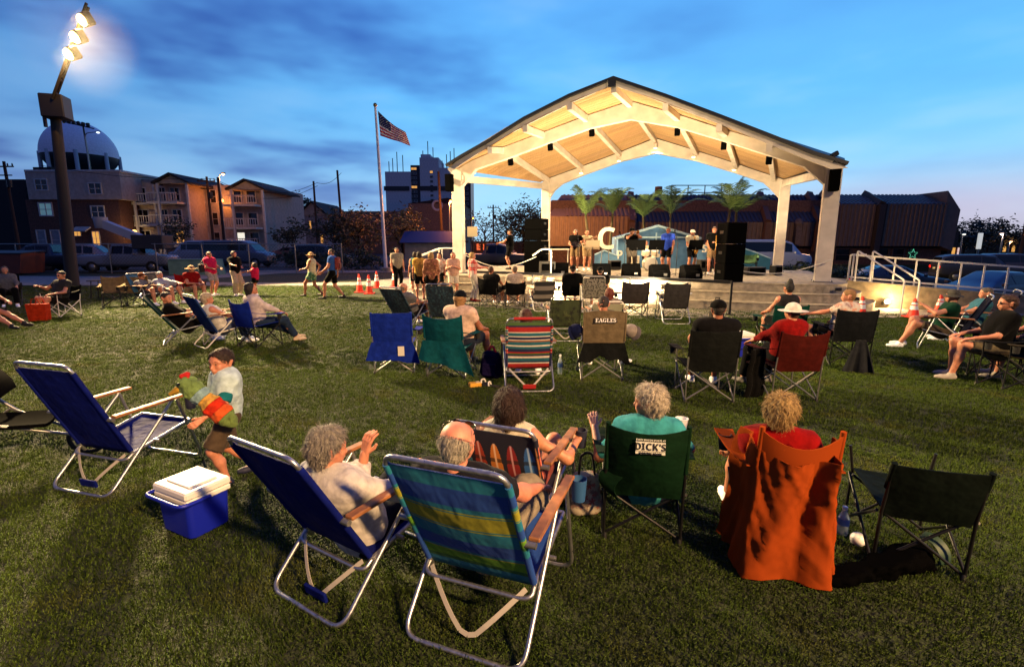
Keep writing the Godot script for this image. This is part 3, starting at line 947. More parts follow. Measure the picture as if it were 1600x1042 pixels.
func camp_chair(label: String, at: Vector3, yaw: float, fabric: Material, O: Dictionary = {}, group := "folding camp chairs on the lawn") -> Node3D:
	var o := thing("camp_chair", label, "camp chair", at, yaw, group)
	var pole: Material = O.get("pole", steel())
	var top: float = O.get("top", 0.90)
	var sy: float = O.get("seat", 0.42)
	var sag: float = O.get("sag", 0.05)
	var push: float = O.get("push", 0.07)
	var w: float = O.get("w", 0.28)
	var r := 0.0095
	var g: Geo
	for z in [-1.0, 1.0]:
		g = Geo.new()
		g.tube([Vector3(z * (w + 0.005), 0.012, 0.25), Vector3(z * (w + 0.005), sy, 0.27), Vector3(z * w, top + 0.005, 0.34)], r, 7)
		part(g, "rear_post", pole, o)
		g = Geo.new()
		g.tube([Vector3(z * w, 0.012, -0.27), Vector3(z * (w - 0.005), sy + 0.02, -0.25), Vector3(z * (w + 0.02), sy + 0.19, -0.26)], r, 7)
		part(g, "front_post", pole, o)
		g = Geo.new()
		g.tube([Vector3(z * w, 0.03, 0.235), Vector3(-z * w, sy, 0.25 + z * 0.012)], r, 7)
		g.tube([Vector3(z * w, 0.03, -0.255), Vector3(-z * w, sy, -0.235 + z * 0.012)], r, 7)
		g.tube([Vector3(z * (w + 0.012), 0.03, 0.25), Vector3(z * (w + 0.012), sy, -0.25)], r, 7)
		g.tube([Vector3(z * (w + 0.022), 0.03, -0.26), Vector3(z * (w + 0.022), sy, 0.26)], r, 7)
		part(g, "cross_bar", pole, o)
		for q in [0.25, -0.27]:
			g = Geo.new()
			g.lathe(Vector3(z * w, 0, q), [Vector2(0, 0), Vector2(0.022, 0), Vector2(0.022, 0), Vector2(0.016, 0.03), Vector2(0.012, 0.045)], 8)
			part(g, "foot", mat("black_plastic", Color(0.04, 0.04, 0.045), 0.5), o)
	g = Geo.new()
	var rows := []
	for i in 9:
		var t := i / 8.0
		var line := PackedVector3Array()
		for j in 11:
			var u := j / 5.0 - 1.0
			var e := 1.0 - u * u
			var y := lerpf(top - (O.get("dip", 0.05)) * e, sy - 0.03, t)
			var z := lerpf(0.345, 0.262, t) + push * e * sin(PI * minf(0.25 + t * 0.75, 1.0))
			line.append(Vector3(u * lerpf(w + 0.012, w - 0.01, t), y, z))
		rows.append(line)
	g.sheet(rows, 0.008, Vector3(0, 0, 1))
	var bk := part(g, "backrest", fabric, o)
	for z in [-1.0, 1.0]:
		g = Geo.new()
		g.tube([Vector3(z * (w + 0.001), top + 0.01, 0.342), Vector3(z * (w + 0.004), sy + 0.16, 0.293)], 0.016, 8)
		part(g, "pole_sleeve", O.get("trim", fabric), bk)
	g = Geo.new()
	rows = []
	for i in 9:
		var t := i / 8.0
		var line := PackedVector3Array()
		for j in 9:
			var u := j / 4.0 - 1.0
			line.append(Vector3(u * (w - 0.01), lerpf(sy, sy + 0.03, t) - sag * (1.0 - u * u) * (0.5 + 0.5 * sin(PI * t)), lerpf(0.26, -0.26, t)))
		rows.append(line)
	g.sheet(rows, 0.008, Vector3.UP)
	part(g, "seat", O.get("seatmat", fabric), o)
	if O.get("arms", true):
		for z in [-1.0, 1.0]:
			g = Geo.new()
			rows = []
			for i in 8:
				var t := i / 7.0
				var line := PackedVector3Array()
				for j in 4:
					var u := j / 1.5 - 1.0
					line.append(Vector3(z * (w + 0.025 + 0.03 * t) + u * lerpf(0.03, 0.06, t), lerpf(sy + 0.26, sy + 0.20, t) - 0.03 * sin(PI * t) + O.get("arm_rise", 0.0) * t, lerpf(0.30, -0.30, t)))
				rows.append(line)
			g.sheet(rows, 0.008, Vector3.UP)
			var ar := part(g, "armrest", O.get("armmat", fabric), o)
			if O.get("cups", true):
				g = Geo.new()
				g.lathe(Vector3(z * (w + 0.06), sy + 0.09 + O.get("arm_rise", 0.0), -0.22), [Vector2(0, 0), Vector2(0.034, 0), Vector2(0.034, 0), Vector2(0.042, 0.105), Vector2(0.042, 0.105), Vector2(0.038, 0.105), Vector2(0.03, 0.01), Vector2(0, 0.01)], 12)
				part(g, "cup_holder", mat("mesh_black", Color(0.05, 0.05, 0.06), 0.9), ar)
	return o

func lean_back(o: Node3D, deg: float) -> void:
	o.rotation_degrees.x = deg

var stage_x := Transform3D.IDENTITY

func strip(called: String, pts: Array, y: float, m: Material) -> void:
	var poly := PackedVector2Array()
	for p in pts: poly.append(Vector2(p.x, p.z))
	var g := Geo.new()
	var t := Geometry2D.triangulate_polygon(poly)
	var ids := []
	for p in poly: ids.append(g.put(Vector3(p.x, y, p.y), Vector3.UP))
	for i in range(0, t.size(), 3): g.tri(ids[t[i]], ids[t[i + 1]], ids[t[i + 2]])
	part(g, called, m, self, "structure")

func make_ground() -> void:
	var turf := mat("turf", Color(0.165, 0.215, 0.075), 0.95)
	turf.uv1_triplanar = true; turf.uv1_world_triplanar = true
	turf.uv1_scale = Vector3(0.22, 0.22, 0.22)
	turf.albedo_texture = ntex("turf_tone", 0.03, 0.65, 1024, 0, FastNoiseLite.TYPE_SIMPLEX_SMOOTH, 6)
	turf.normal_enabled = true
	turf.normal_texture = ntex("turf_bump", 0.12, 0, 1024, 8.0)
	var g := Geo.new()
	# the lawn, with the sunken parking lot cut out of it
	var lot := [Vector3(14.6, 0, -19.6), Vector3(30, 0, -12.4), Vector3(90, 0, -12.4), Vector3(90, 0, -45), Vector3(13.5, 0, -45)]
	strip("ground", [Vector3(-500, 0, 60), Vector3(500, 0, 60), Vector3(500, 0, -12.4)] + [lot[2], lot[1], lot[0], lot[4], lot[3]] + [Vector3(500, 0, -45), Vector3(500, 0, -900), Vector3(-500, 0, -900)], 0.0, turf)
	for i in 5:
		var a: Vector3 = lot[i]
		var b: Vector3 = lot[(i + 1) % 5]
		g.face([a, b, b + Vector3.DOWN * 0.6, a + Vector3.DOWN * 0.6], Vector3(40, 0, -28) - a)
	g.face([Vector3(90, 0, -12.4), Vector3(500, 0, -12.4), Vector3(500, 0, -45), Vector3(90, 0, -45)], Vector3.UP)
	part(g, "bank", turf, self, "structure")
	# pavements and the street
	var con := mat("pavement", Color(0.60, 0.57, 0.53), 0.85, "concrete")
	var asp := mat("asphalt", Color(0.24, 0.24, 0.25), 0.9, "concrete")
	strip("street", [Vector3(-160, 0, -36), Vector3(-9.5, 0, -36), Vector3(-3, 0, -33), Vector3(-1, 0, -60), Vector3(-1, 0, -400), Vector3(-160, 0, -400)], 0.004, asp)
	strip("parking_lot", lot, -0.6, asp)
	strip("path", [Vector3(-70, 0, -25.2), Vector3(-13.544, 0, -22.499), Vector3(-10.743, 0, -22.67), Vector3(-7.021, 0, -22.845), Vector3(-5.963, 0, -22.163), Vector3(-4.653, 0, -18.095), Vector3(-3.433, 0, -16.661), Vector3(-1.991, 0, -15.434), Vector3(0.557, 0, -14.372), Vector3(2.758, 0, -13.321), Vector3(4.951, 0, -12.737), Vector3(8.746, 0, -12.737), Vector3(13.549, 0, -13.081), Vector3(40, 0, -14), Vector3(40, 0, -15.5), Vector3(13, 0, -15.5), Vector3(-3.2, 0, -20.6), Vector3(-5.829, 0, -28.533), Vector3(-7.597, 0, -24.746), Vector3(-11.522, 0, -24.341), Vector3(-14.877, 0, -24.746), Vector3(-70, 0, -29)], 0.008, con)
	strip("side_path", [Vector3(-70, 0, -31.5), Vector3(-20.422, 0, -29.088), Vector3(-17.214, 0, -36.534), Vector3(-7.921, 0, -38.898), Vector3(-4.827, 0, -37.917), Vector3(-4.388, 0, -34.439), Vector3(-6.865, 0, -33.666), Vector3(-14.789, 0, -32.219), Vector3(-17.409, 0, -24.746), Vector3(-70, 0, -28)], 0.004, con)

func make_grass() -> void:
	# blades over the lawn: short tufts, thick in front and thinner further off
	var g := Geo.new()
	rng.seed = 5
	for i in 20:
		var a := rng.randf() * TAU
		var root := Vector3(rng.randf_range(-0.045, 0.045), 0, rng.randf_range(-0.045, 0.045))
		var h := rng.randf_range(0.014, 0.034)
		var tip := root + Vector3(cos(a), 0, sin(a)) * rng.randf_range(0.006, 0.035) + Vector3.UP * h
		var w := Vector3(-sin(a), 0, cos(a)) * 0.0019
		var mid := root.lerp(tip, 0.55) + Vector3.UP * 0.006
		var t := rng.randf_range(0.85, 1.25)
		g.col = Color(0.062 * t, 0.100 * t, 0.019 * t) if rng.randf() > 0.13 else Color(0.10 * t, 0.085 * t, 0.03 * t)
		var nn := (Vector3.UP * 0.7 + Vector3(cos(a), 0, sin(a))).normalized()
		var q := [g.put(root - w, nn), g.put(root + w, nn), g.put(mid + w * 0.8, nn), g.put(mid - w * 0.8, nn), g.put(tip, nn)]
		g.tri(q[0], q[1], q[2]); g.tri(q[0], q[2], q[3]); g.tri(q[3], q[2], q[4])
	var m := mat("blades", Color.WHITE, 0.75)
	m.metallic_specular = 0.12
	m.backlight_enabled = true
	m.backlight = Color(0.2, 0.22, 0.08)
	var ts: Array[Transform3D] = []
	var patch := noise(FastNoiseLite.TYPE_SIMPLEX_SMOOTH, 0.9, 8, 3)
	for band in [[0.2, 4.5, 0.050, 1.0], [4.5, 8.0, 0.062, 1.15], [8.0, 13.0, 0.088, 1.5], [13.0, 22.5, 0.15, 2.0]]:
		var z: float = band[0] - 1.0
		while z < band[1] + 1.0:
			var share := clampf((z - band[0] + 1.0) * 0.5, 0.0, 1.0) * clampf((band[1] + 1.0 - z) * 0.5, 0.0, 1.0)
			if z < 1.2: share = 0.0
			var half := minf(z * 1.06 + 0.5, 22.0)
			var x := -half
			while x < half:
				var p := Vector3(x + rng.randf_range(-0.5, 0.5) * band[2], 0, -z + rng.randf_range(-0.5, 0.5) * band[2])
				var d := patch.get_noise_2d(p.x, p.z)
				var off := z > 13.0 and p.x > lerpf(-6.0, 14.0, clampf((18.0 - z) / 5.5, 0.0, 1.0))
				if not off and rng.randf() < share * (0.95 + d * 0.15):
					var s: float = minf(band[3], 1.25) * rng.randf_range(0.7, 1.1) * (1.0 + d * 0.2)
					ts.append(Transform3D(Basis(Vector3.UP, rng.randf() * TAU).scaled(Vector3(band[3], s, band[3])), p))
				x += band[2]
			z += band[2]
	var mm := MultiMesh.new()
	mm.transform_format = MultiMesh.TRANSFORM_3D
	mm.mesh = g.mesh()
	mm.use_colors = true
	mm.instance_count = ts.size()
	var worn := noise(FastNoiseLite.TYPE_SIMPLEX_SMOOTH, 0.45, 31, 4)
	for i in ts.size():
		mm.set_instance_transform(i, ts[i])
		var p := ts[i].origin
		var k := 1.0 + 0.35 * worn.get_noise_2d(p.x, p.z)
		var dry := smoothstep(0.18, 0.5, worn.get_noise_2d(p.x * 2.3 + 40.0, p.z * 2.3)) * 0.6
		mm.set_instance_color(i, Color(k * (1.0 + 0.55 * dry), k, k * (1.0 + 0.4 * dry)))
	var o := MultiMeshInstance3D.new()
	o.multimesh = mm
	o.material_override = m
	o.name = "grass"
	o.set_meta("kind", "stuff")
	add_child(o)

func SL(x: float, y: float, z: float) -> Vector3: return stage_x * Vector3(x, y, z)

func tier(e: float) -> PackedVector2Array:
	var p := PackedVector2Array([Vector2(-1.0, -7.2), Vector2(-1.0, 1.05 + e), Vector2(11.5, 1.05 + e)])
	for i in range(1, 8):
		var a := PI * 0.5 * i / 7.0
		p.append(Vector2(11.5 + sin(a) * (1.4 + e), -0.35 + cos(a) * (1.4 + e)))
	p.append(Vector2(12.9 + e, -0.6)); p.append(Vector2(12.9, -0.6)); p.append(Vector2(12.9, -7.2))
	return p

func make_stage() -> void:
	var con := mat("stage_concrete", Color(0.70, 0.65, 0.57), 0.8, "concrete")
	var o := thing("stage", "low concrete stage with wide curved front steps under the lit pavilion", "stage", stage_x.origin, rad_to_deg(stage_x.basis.get_euler().y))
	var flat := Transform3D(Basis(Vector3.RIGHT, Vector3(0, 0, 1), Vector3(0, 1, 0)), Vector3.ZERO)
	for k in 3:
		var g := Geo.new()
		g.prism(tier([0.0, 0.36, 0.72][k]), [0.0, 0.0, 0.0][k], [0.75, 0.5, 0.25][k], flat)
		part(g, "platform" if k == 0 else "step", con, o)
		g = Geo.new()
		var pts := []
		var poly := tier([0.0, 0.36, 0.72][k])
		for i in range(1, poly.size() - 1): pts.append(Vector3(poly[i].x, [0.75, 0.5, 0.25][k] - 0.012, poly[i].y))
		g.tube(pts, 0.02, 6)
		part(g, "nosing", mat("nosing", Color(0.74, 0.69, 0.6), 0.7, "concrete"), o)
	for k in 3:
		var g := Geo.new()
		g.box(Vector3(6.0, [0.3135, 0.1885, 0.0635][k] , [1.23, 1.59, 1.95][k]), Vector3(3.4, [0.623, 0.373, 0.123][k], 0.36 if k == 2 else 0.352), Basis.IDENTITY, 0.012)
		part(g, "stair_tread", con, o)
	for k in 2:
		var g := Geo.new()
		g.box(Vector3([12.45, 12.9][k], [0.62, 0.37][k], [0.92, 0.92][k]), Vector3(0.22, 0.09, 0.05), Basis(Vector3.UP, 0.6), 0.01)
		part(g, "step_light", steel(), o)
	# the ramp at the end, with its wall
	var rp := thing("ramp", "concrete ramp with a plain side wall descending beside the stage", "ramp", stage_x.origin, rad_to_deg(stage_x.basis.get_euler().y))
	var g2 := Geo.new()
	g2.prism(PackedVector2Array([Vector2(12.91, 0), Vector2(12.91, 0.75), Vector2(22, 0.05), Vector2(22, 0)]), -2.4, -0.61)
	part(g2, "slope", mat("ramp_concrete", Color(0.62, 0.56, 0.45), 0.85, "concrete"), rp)
	g2 = Geo.new()
	g2.prism(PackedVector2Array([Vector2(12.95, 0), Vector2(12.95, 0.80), Vector2(22, 0.13), Vector2(22, 0)]), -0.6, -0.42)
	part(g2, "side_wall", mat("ramp_concrete"), rp)
	var white := mat("rail_white", Color(0.87, 0.86, 0.83), 0.5, "paint")
	var rl := thing("railing", "long white metal railing along the edge of the ramp", "railing", stage_x.origin, rad_to_deg(stage_x.basis.get_euler().y))
	var top := func(x: float) -> float: return 0.80 - (x - 12.95) * 0.0749
	for i in 17:
		var x := 13.05 + i * 0.52
		g2 = Geo.new()
		g2.bar(Vector3(x, top.call(x) - 0.02, -0.51), Vector3(x, top.call(x) + 0.76, -0.51), 0.036, 0.036, Vector3.RIGHT)
		part(g2, "post", white, rl)
	for h in [0.76, 0.10]:
		g2 = Geo.new()
		g2.bar(Vector3(13.0, top.call(13.0) + h, -0.51), Vector3(21.5, top.call(21.5) + h, -0.51), 0.04, 0.05)
		part(g2, "rail", white, rl)
	g2 = Geo.new()
	g2.tube(arc_pts([Vector3(13.0, 0.8, -0.7), Vector3(13.0, 1.56, -0.7), Vector3(13.4, 1.56, -0.65)], 0.06), 0.024, 8)
	part(g2, "end_post", white, rl)
	var hr := thing("handrail", "white sloping handrail over the steps at the stage end", "handrail", stage_x.origin, rad_to_deg(stage_x.basis.get_euler().y))
	for z in [0.0, 0.42]:
		g2 = Geo.new()
		g2.tube(arc_pts([Vector3(13.1 + z * 0.9, 0.78, -0.35), Vector3(13.1 + z * 0.9, 1.68, -0.35), Vector3(13.95 + z * 0.8, 0.92, 0.95), Vector3(13.95 + z * 0.8, 0.004, 0.95)], 0.06), 0.024, 8)
		part(g2, "rail", white, hr)

# ---- the pavilion: arches given as points of their upper and lower edges
func ribbon(lower: Array, upper: Array, thick: Vector3) -> Geo:
	var g := Geo.new()
	for s in [0.0, 1.0]:
		for i in lower.size() - 1:
			g.face([lower[i] + thick * s, lower[i + 1] + thick * s, upper[i + 1] + thick * s, upper[i] + thick * s], -thick if s == 0.0 else thick)
	for i in lower.size() - 1:
		g.face([lower[i], lower[i + 1], lower[i + 1] + thick, lower[i] + thick], Vector3.DOWN)
		g.face([upper[i], upper[i + 1], upper[i + 1] + thick, upper[i] + thick], Vector3.UP)
	for i in [0, lower.size() - 1]: g.face([lower[i], upper[i], upper[i] + thick, lower[i] + thick], lower[i] - lower[lower.size() / 2])
	return g

func along(c: Array, t: float) -> Vector3:
	# a point at share t of a polyline, by its index
	var x := t * (c.size() - 1)
	var i := mini(int(x), c.size() - 2)
	return (c[i] as Vector3).lerp(c[i + 1], x - i)

func make_pavilion() -> void:
	var white := mat("pavilion_white", Color(0.84, 0.80, 0.75), 0.6, "paint")
	var o := thing("pavilion", "big open bandstand pavilion with white arches and a glowing timber ceiling", "pavilion")
	var away := -stage_x.basis.z
	# lower and upper edges, from one end to the other
	var fas_lo := [Vector3(-2.1, 4.265, -17.588), Vector3(-1.712, 4.491, -17.434), Vector3(-0.877, 4.941, -17.101), Vector3(-0.061, 5.33, -16.777), Vector3(0.737, 5.661, -16.459), Vector3(1.812, 6.073, -16.032), Vector3(2.925, 6.429, -15.588), Vector3(3.667, 6.104, -15.293), Vector3(4.698, 5.606, -14.883), Vector3(5.995, 4.969, -14.367), Vector3(6.93, 4.47, -13.995), Vector3(7.827, 4.007, -13.638), Vector3(8.275, 3.789, -13.46)]
	var fas_up := [Vector3(-2.189, 4.374, -17.623), Vector3(-1.844, 4.622, -17.486), Vector3(-1.025, 5.131, -17.16), Vector3(-0.204, 5.535, -16.834), Vector3(0.598, 5.862, -16.515), Vector3(1.716, 6.263, -16.07), Vector3(2.901, 6.64, -15.598), Vector3(3.658, 6.327, -15.297), Vector3(4.686, 5.842, -14.888), Vector3(5.979, 5.201, -14.374), Vector3(6.912, 4.714, -14.002), Vector3(7.807, 4.247, -13.646), Vector3(8.614, 3.802, -13.325)]
	var a_up := [Vector3(-2.114, 4.595, -19.531), Vector3(-1.539, 4.882, -19.302), Vector3(-0.368, 5.272, -18.836), Vector3(1.065, 5.676, -18.266), Vector3(2.48, 6.087, -17.703), Vector3(3.817, 6.408, -17.171), Vector3(5.197, 5.869, -16.622), Vector3(6.523, 5.302, -16.094), Vector3(7.679, 4.844, -15.635), Vector3(8.626, 4.435, -15.258), Vector3(9.175, 4.153, -15.039)]
	var a_lo := [Vector3(-1.9, 4.007, -19.446), Vector3(-1.347, 4.598, -19.226), Vector3(-0.161, 4.907, -18.754), Vector3(1.242, 5.326, -18.196), Vector3(2.611, 5.691, -17.651), Vector3(3.839, 5.861, -17.162), Vector3(5.198, 5.508, -16.622), Vector3(6.51, 4.987, -16.1), Vector3(7.722, 4.477, -15.617), Vector3(8.577, 4.116, -15.277), Vector3(9.107, 3.586, -15.066)]
	var r_up := [Vector3(1.309, 4.591, -23.55), Vector3(1.45, 4.669, -23.494), Vector3(1.647, 4.771, -23.416), Vector3(3.087, 5.214, -22.843), Vector3(4.596, 5.7, -22.242), Vector3(5.919, 6.164, -21.716), Vector3(7.454, 5.555, -21.105), Vector3(8.853, 4.978, -20.549), Vector3(10.13, 4.429, -20.041), Vector3(10.34, 4.347, -19.957), Vector3(10.466, 4.293, -19.907)]
	var r_lo := [Vector3(1.685, 3.93, -23.4), Vector3(1.906, 4.258, -23.313), Vector3(2.235, 4.522, -23.182), Vector3(3.149, 4.86, -22.818), Vector3(4.634, 5.333, -22.227), Vector3(5.946, 5.583, -21.705), Vector3(7.453, 5.185, -21.106), Vector3(8.855, 4.638, -20.548), Vector3(9.815, 4.229, -20.166), Vector3(10.107, 3.928, -20.05), Vector3(10.356, 3.631, -19.951)]
	var th := away * 0.22
	part(ribbon(a_lo, a_up, th), "arch_beam", white, o)
	part(ribbon(r_lo, r_up, th), "arch_beam", white, o)
	# columns
	for c in [[a_lo[0], Vector3(-2.112, 4.687, -19.53), 0.42, 0.0], [a_lo[-1], Vector3(9.175, 4.153, -15.039), -0.42, 0.0], [r_lo[0], r_up[0], 0.36, 0.0], [r_lo[-1], r_up[-1], -0.36, 0.0]]:
		var lo: Vector3 = c[0]
		var side: Vector3 = stage_x.basis.x * c[2]
		var g := Geo.new()
		var foot := Vector3(lo.x, 0.752, lo.z)
		var head := Vector3(lo.x, c[1].y - 0.01, lo.z)
		var ce := (foot + head) * 0.5 - side * 0.5 + away * 0.11
		g.box(ce, Vector3(absf(c[2]), head.y - foot.y, 0.27), stage_x.basis, 0.012)
		var cm := part(g, "column", white, o)
		g = Geo.new()
		g.box(Vector3(ce.x, 0.765, ce.z), Vector3(absf(c[2]) + 0.1, 0.03, 0.38), stage_x.basis, 0.006)
		part(g, "base_plate", grey_steel(), cm)
		for b in 4:
			g = Geo.new()
			g.lathe(Vector3(ce.x, 0.78, ce.z) + stage_x.basis * Vector3((absf(c[2]) * 0.5 + 0.025) * (1 if b % 2 else -1), 0, 0.165 * (1 if b > 1 else -1)), [Vector2(0.016, 0), Vector2(0.016, 0.025), Vector2(0.016, 0.025), Vector2(0, 0.025)], 6)
			part(g, "bolt", steel(), cm)
	# ceiling from the fascia to the rear arch: planked bays between purlins
	var f_dn := []
	for i in 11: f_dn.append(along(fas_lo, i / 10.0) + Vector3.UP * 0.05)
	var fr := [Vector3(-2.1, 4.265, -17.588), Vector3(-1.667, 4.529, -17.416), Vector3(-0.728, 4.95, -17.042), Vector3(0.402, 5.521, -16.592), Vector3(1.739, 6.044, -16.061), Vector3(2.961, 6.39, -15.574), Vector3(4.338, 5.76, -15.026), Vector3(5.687, 5.095, -14.49), Vector3(6.886, 4.49, -14.013), Vector3(7.856, 3.989, -13.627), Vector3(8.275, 3.789, -13.46)]
	var up := Vector3.UP * 0.03
	var wood := mat("ceiling_pine", Color(0.86, 0.70, 0.50), 0.6)
	for sec in [[fr, a_up, 8, 0.0, 1.0], [a_up, r_up, 20, 0.22, 1.0]]:
		var g := Geo.new()
		rng.seed = 40
		var nst: int = sec[2]
		for i in 10:
			for k in nst:
				var t0 := float(k) / nst
				var t1 := (k + 0.93) / nst
				var q := []
				for e in [[i, t0], [i + 1, t0], [i + 1, t1], [i, t1]]: q.append((sec[0][e[0]] as Vector3).lerp(sec[1][e[0]], e[1]) + up + Vector3.UP * rng.randf_range(0, 0.004))
				var tn := rng.randf_range(0.78, 1.12)
				g.col = Color(tn, tn * rng.randf_range(0.94, 1.0), tn * rng.randf_range(0.85, 1.0))
				var upv := Vector3.UP * 0.02
				g.face(q, Vector3.DOWN)
				g.face([q[3], q[2], q[2] + upv, q[3] + upv], q[3] - q[0])
				g.face([q[0], q[1], q[1] + upv, q[0] + upv], q[0] - q[3])
		part(g, "ceiling_planks", wood, o, "stuff")
	wood.uv1_triplanar = true
	wood.uv1_scale = Vector3(1.2, 9, 9)
	wood.albedo_texture = ntex("wood_tone", 0.02, 0.55, 512, 0, FastNoiseLite.TYPE_SIMPLEX_SMOOTH, 5)
	# purlins
	for i in range(2, 9):
		for sec in [[fr[i], a_up[i]], [a_up[i] + th, r_up[i]]]:
			var g := Geo.new()
			g.bar(sec[0] - Vector3.UP * 0.07, sec[1] - Vector3.UP * 0.09, 0.15, 0.20)
			part(g, "purlin", white, o)
	# eave beams and a soffit strip
	for e in [[a_lo[0] + Vector3.UP * 0.32, r_up[0]], [a_lo[-1] + Vector3.UP * 0.36, r_up[-1]]]:
		var g := Geo.new()
		g.bar(e[0] - Vector3.UP * 0.05, e[1] - Vector3.UP * 0.12, 0.14, 0.24)
		part(g, "eave_beam", white, o)
	# fascia boards and the roof sheet
	part(ribbon(fas_lo.slice(0, 7), fas_up.slice(0, 7), away * 0.05), "fascia", white, o)
	part(ribbon(fas_lo.slice(6), fas_up.slice(6), away * 0.05), "fascia", white, o)
	var dark := mat("roof_metal", Color(0.09, 0.10, 0.13), 0.45, "metal", 0.4)
	var g := Geo.new()
	var rows := []
	for e in [[fr, Vector3.UP * 0.215 - away * 0.12], [fr, Vector3.UP * 0.215 + away * 0.3], [a_up, Vector3.UP * 0.2], [r_up, Vector3.UP * 0.2], [r_up, Vector3.UP * 0.16 + away * 1.0]]:
		var line := PackedVector3Array()
		for i in 11: line.append(e[0][i] + e[1])
		line[0] += stage_x.basis.x * -0.1
		line[10] += stage_x.basis.x * 0.34 - Vector3.UP * 0.10
		rows.append(line)
	g.sheet(rows, 0.08, Vector3.UP)
	part(g, "roof", dark, o)
	g = Geo.new()
	g.box(Vector3(2.924, 6.481, -15.589) - away * 0.09, Vector3(0.24, 0.26, 0.06), stage_x.basis, 0.01)
	part(g, "ridge_cap", dark, o)
	# speakers hung on the columns
	for e in [[Vector3(-2.226, 4.114, -19.575), "weathered black column speaker hung below the eave beside the high-rise"], [Vector3(9.278, 3.668, -14.998), "black column speaker hung on the grey pavilion column nearest the ramp"]]:
		var sp := thing("column_speaker", e[1], "speaker", e[0] - away * 0.30, rad_to_deg(stage_x.basis.get_euler().y), "speakers hung on the pavilion columns")
		g = Geo.new()
		g.box(Vector3.ZERO, Vector3(0.26, 0.62, 0.26), Basis.IDENTITY, 0.02)
		part(g, "cabinet", mat("speaker_black", Color(0.02, 0.02, 0.022), 0.9, "matte"), sp)
		g = Geo.new()
		g.box(Vector3(0, 0, 0.135), Vector3(0.22, 0.57, 0.012), Basis.IDENTITY, 0.004)
		part(g, "grille", mat("grille_black", Color(0.02, 0.02, 0.022), 0.9, "matte"), sp)
		g = Geo.new()
		g.box(Vector3(0, 0.1, -0.2), Vector3(0.08, 0.2, 0.16))
		part(g, "bracket", steel(), sp)
	# unlit fittings under the front arch, lit ones under the rear arch
	var names := ["the low eave end", "the second purlin", "the third purlin", "the fourth purlin past the ridge", "the fifth purlin past the ridge", "the purlin nearest the ramp"]
	var n := 0
	for i in [2, 3, 4, 6, 7, 8]:
		var t := thing("spotlight", "small unlit black spotlight under the front arch at %s" % names[n], "spotlight", a_lo[i] + away * 0.30 - Vector3.UP * 0.09, rad_to_deg(stage_x.basis.get_euler().y), "unlit spotlights under the front arch")
		g = Geo.new()
		g.box(Vector3.ZERO, Vector3(0.17, 0.24, 0.17), Basis(Vector3.RIGHT, 0.3), 0.02)
		part(g, "housing", mat("speaker_black"), t)
		g = Geo.new()
		g.box(Vector3(0, 0.13, 0), Vector3(0.05, 0.1, 0.05))
		part(g, "bracket", steel(), t)
		n += 1
	var lit := ["above the guitarist", "above the big letter", "at the ridge", "above the blue singer", "above the saxophone player"]
	n = 0
	for p in [Vector3(3.067, 4.918, -22.851), Vector3(4.584, 5.337, -22.247), Vector3(5.961, 5.759, -21.699), Vector3(7.355, 5.315, -21.145), Vector3(8.783, 4.74, -20.576)]:
		var t := thing("floodlight", "lit white floodlight on the rear arch %s" % lit[n], "floodlight", p - away * 0.12, rad_to_deg(stage_x.basis.get_euler().y), "lit floodlights on the rear arch")
		g = Geo.new()
		g.lathe(Vector3.ZERO, [Vector2(0, 0.16), Vector2(0.07, 0.16), Vector2(0.07, 0.16), Vector2(0.085, 0.0), Vector2(0.085, 0.0), Vector2(0.07, 0.0)], 14)
		part(g, "housing", white, t)
		g = Geo.new()
		g.lathe(Vector3.ZERO, [Vector2(0, -0.03), Vector2(0.05, -0.02), Vector2(0.07, 0.0), Vector2(0.0, 0.002)], 14)
		part(g, "lens", glow("flood_glow", Color(1.0, 0.9, 0.7), 9.0), t)
		spot(t.position - Vector3.UP * 0.05, t.position - away * 1.0 - Vector3.UP * 3.0, 15.0, Color(1.0, 0.87, 0.66), 78, 0.08, 0.7)
		n += 1
	var fl := thing("roof_floodlight", "small dark floodlight standing on the roof edge above the ramp", "floodlight", Vector3(8.287, 3.947, -13.455), 0)
	g = Geo.new()
	g.tube([Vector3(0, 0, 0), Vector3(0, 0.14, 0)], 0.015)
	part(g, "stem", steel(), fl)
	g = Geo.new()
	g.box(Vector3(0.02, 0.2, 0), Vector3(0.2, 0.12, 0.1), Basis(Vector3(0, 0, 1), 0.5), 0.02)
	part(g, "head", steel(), fl)

func win(parent: Node, a: Vector3, b: Vector3, pane: Material, trim: Material, bars := 1, called := "window") -> void:
	# a framed window standing a little proud of a wall that faces +z; a and b are its opposite corners
	var lo := a.min(b)
	var hi := a.max(b)
	var ce := (lo + hi) * 0.5
	var sz := hi - lo
	var t := clampf(minf(sz.x, sz.y) * 0.09, 0.05, 0.14)
	var g := Geo.new()
	for s in [-1.0, 1.0]:
		g.box(ce + Vector3(s * (sz.x - t) * 0.5, 0, 0.03), Vector3(t, sz.y, 0.10))
		g.box(ce + Vector3(0, s * (sz.y - t) * 0.5, 0.03), Vector3(sz.x - 2 * t, t, 0.10))
	for i in bars: g.box(ce + Vector3(lerpf(-0.5, 0.5, (i + 1.0) / (bars + 1)) * sz.x, 0, 0.025), Vector3(t * 0.7, sz.y - 2 * t, 0.07))
	g.box(ce + Vector3(0, 0, 0.02), Vector3(sz.x - 2 * t, t * 0.5, 0.06))
	var f := part(g, called, trim, parent)
	g = Geo.new()
	g.box(ce, Vector3(sz.x - 2 * t, sz.y - 2 * t, 0.03))
	part(g, "pane", pane, f)

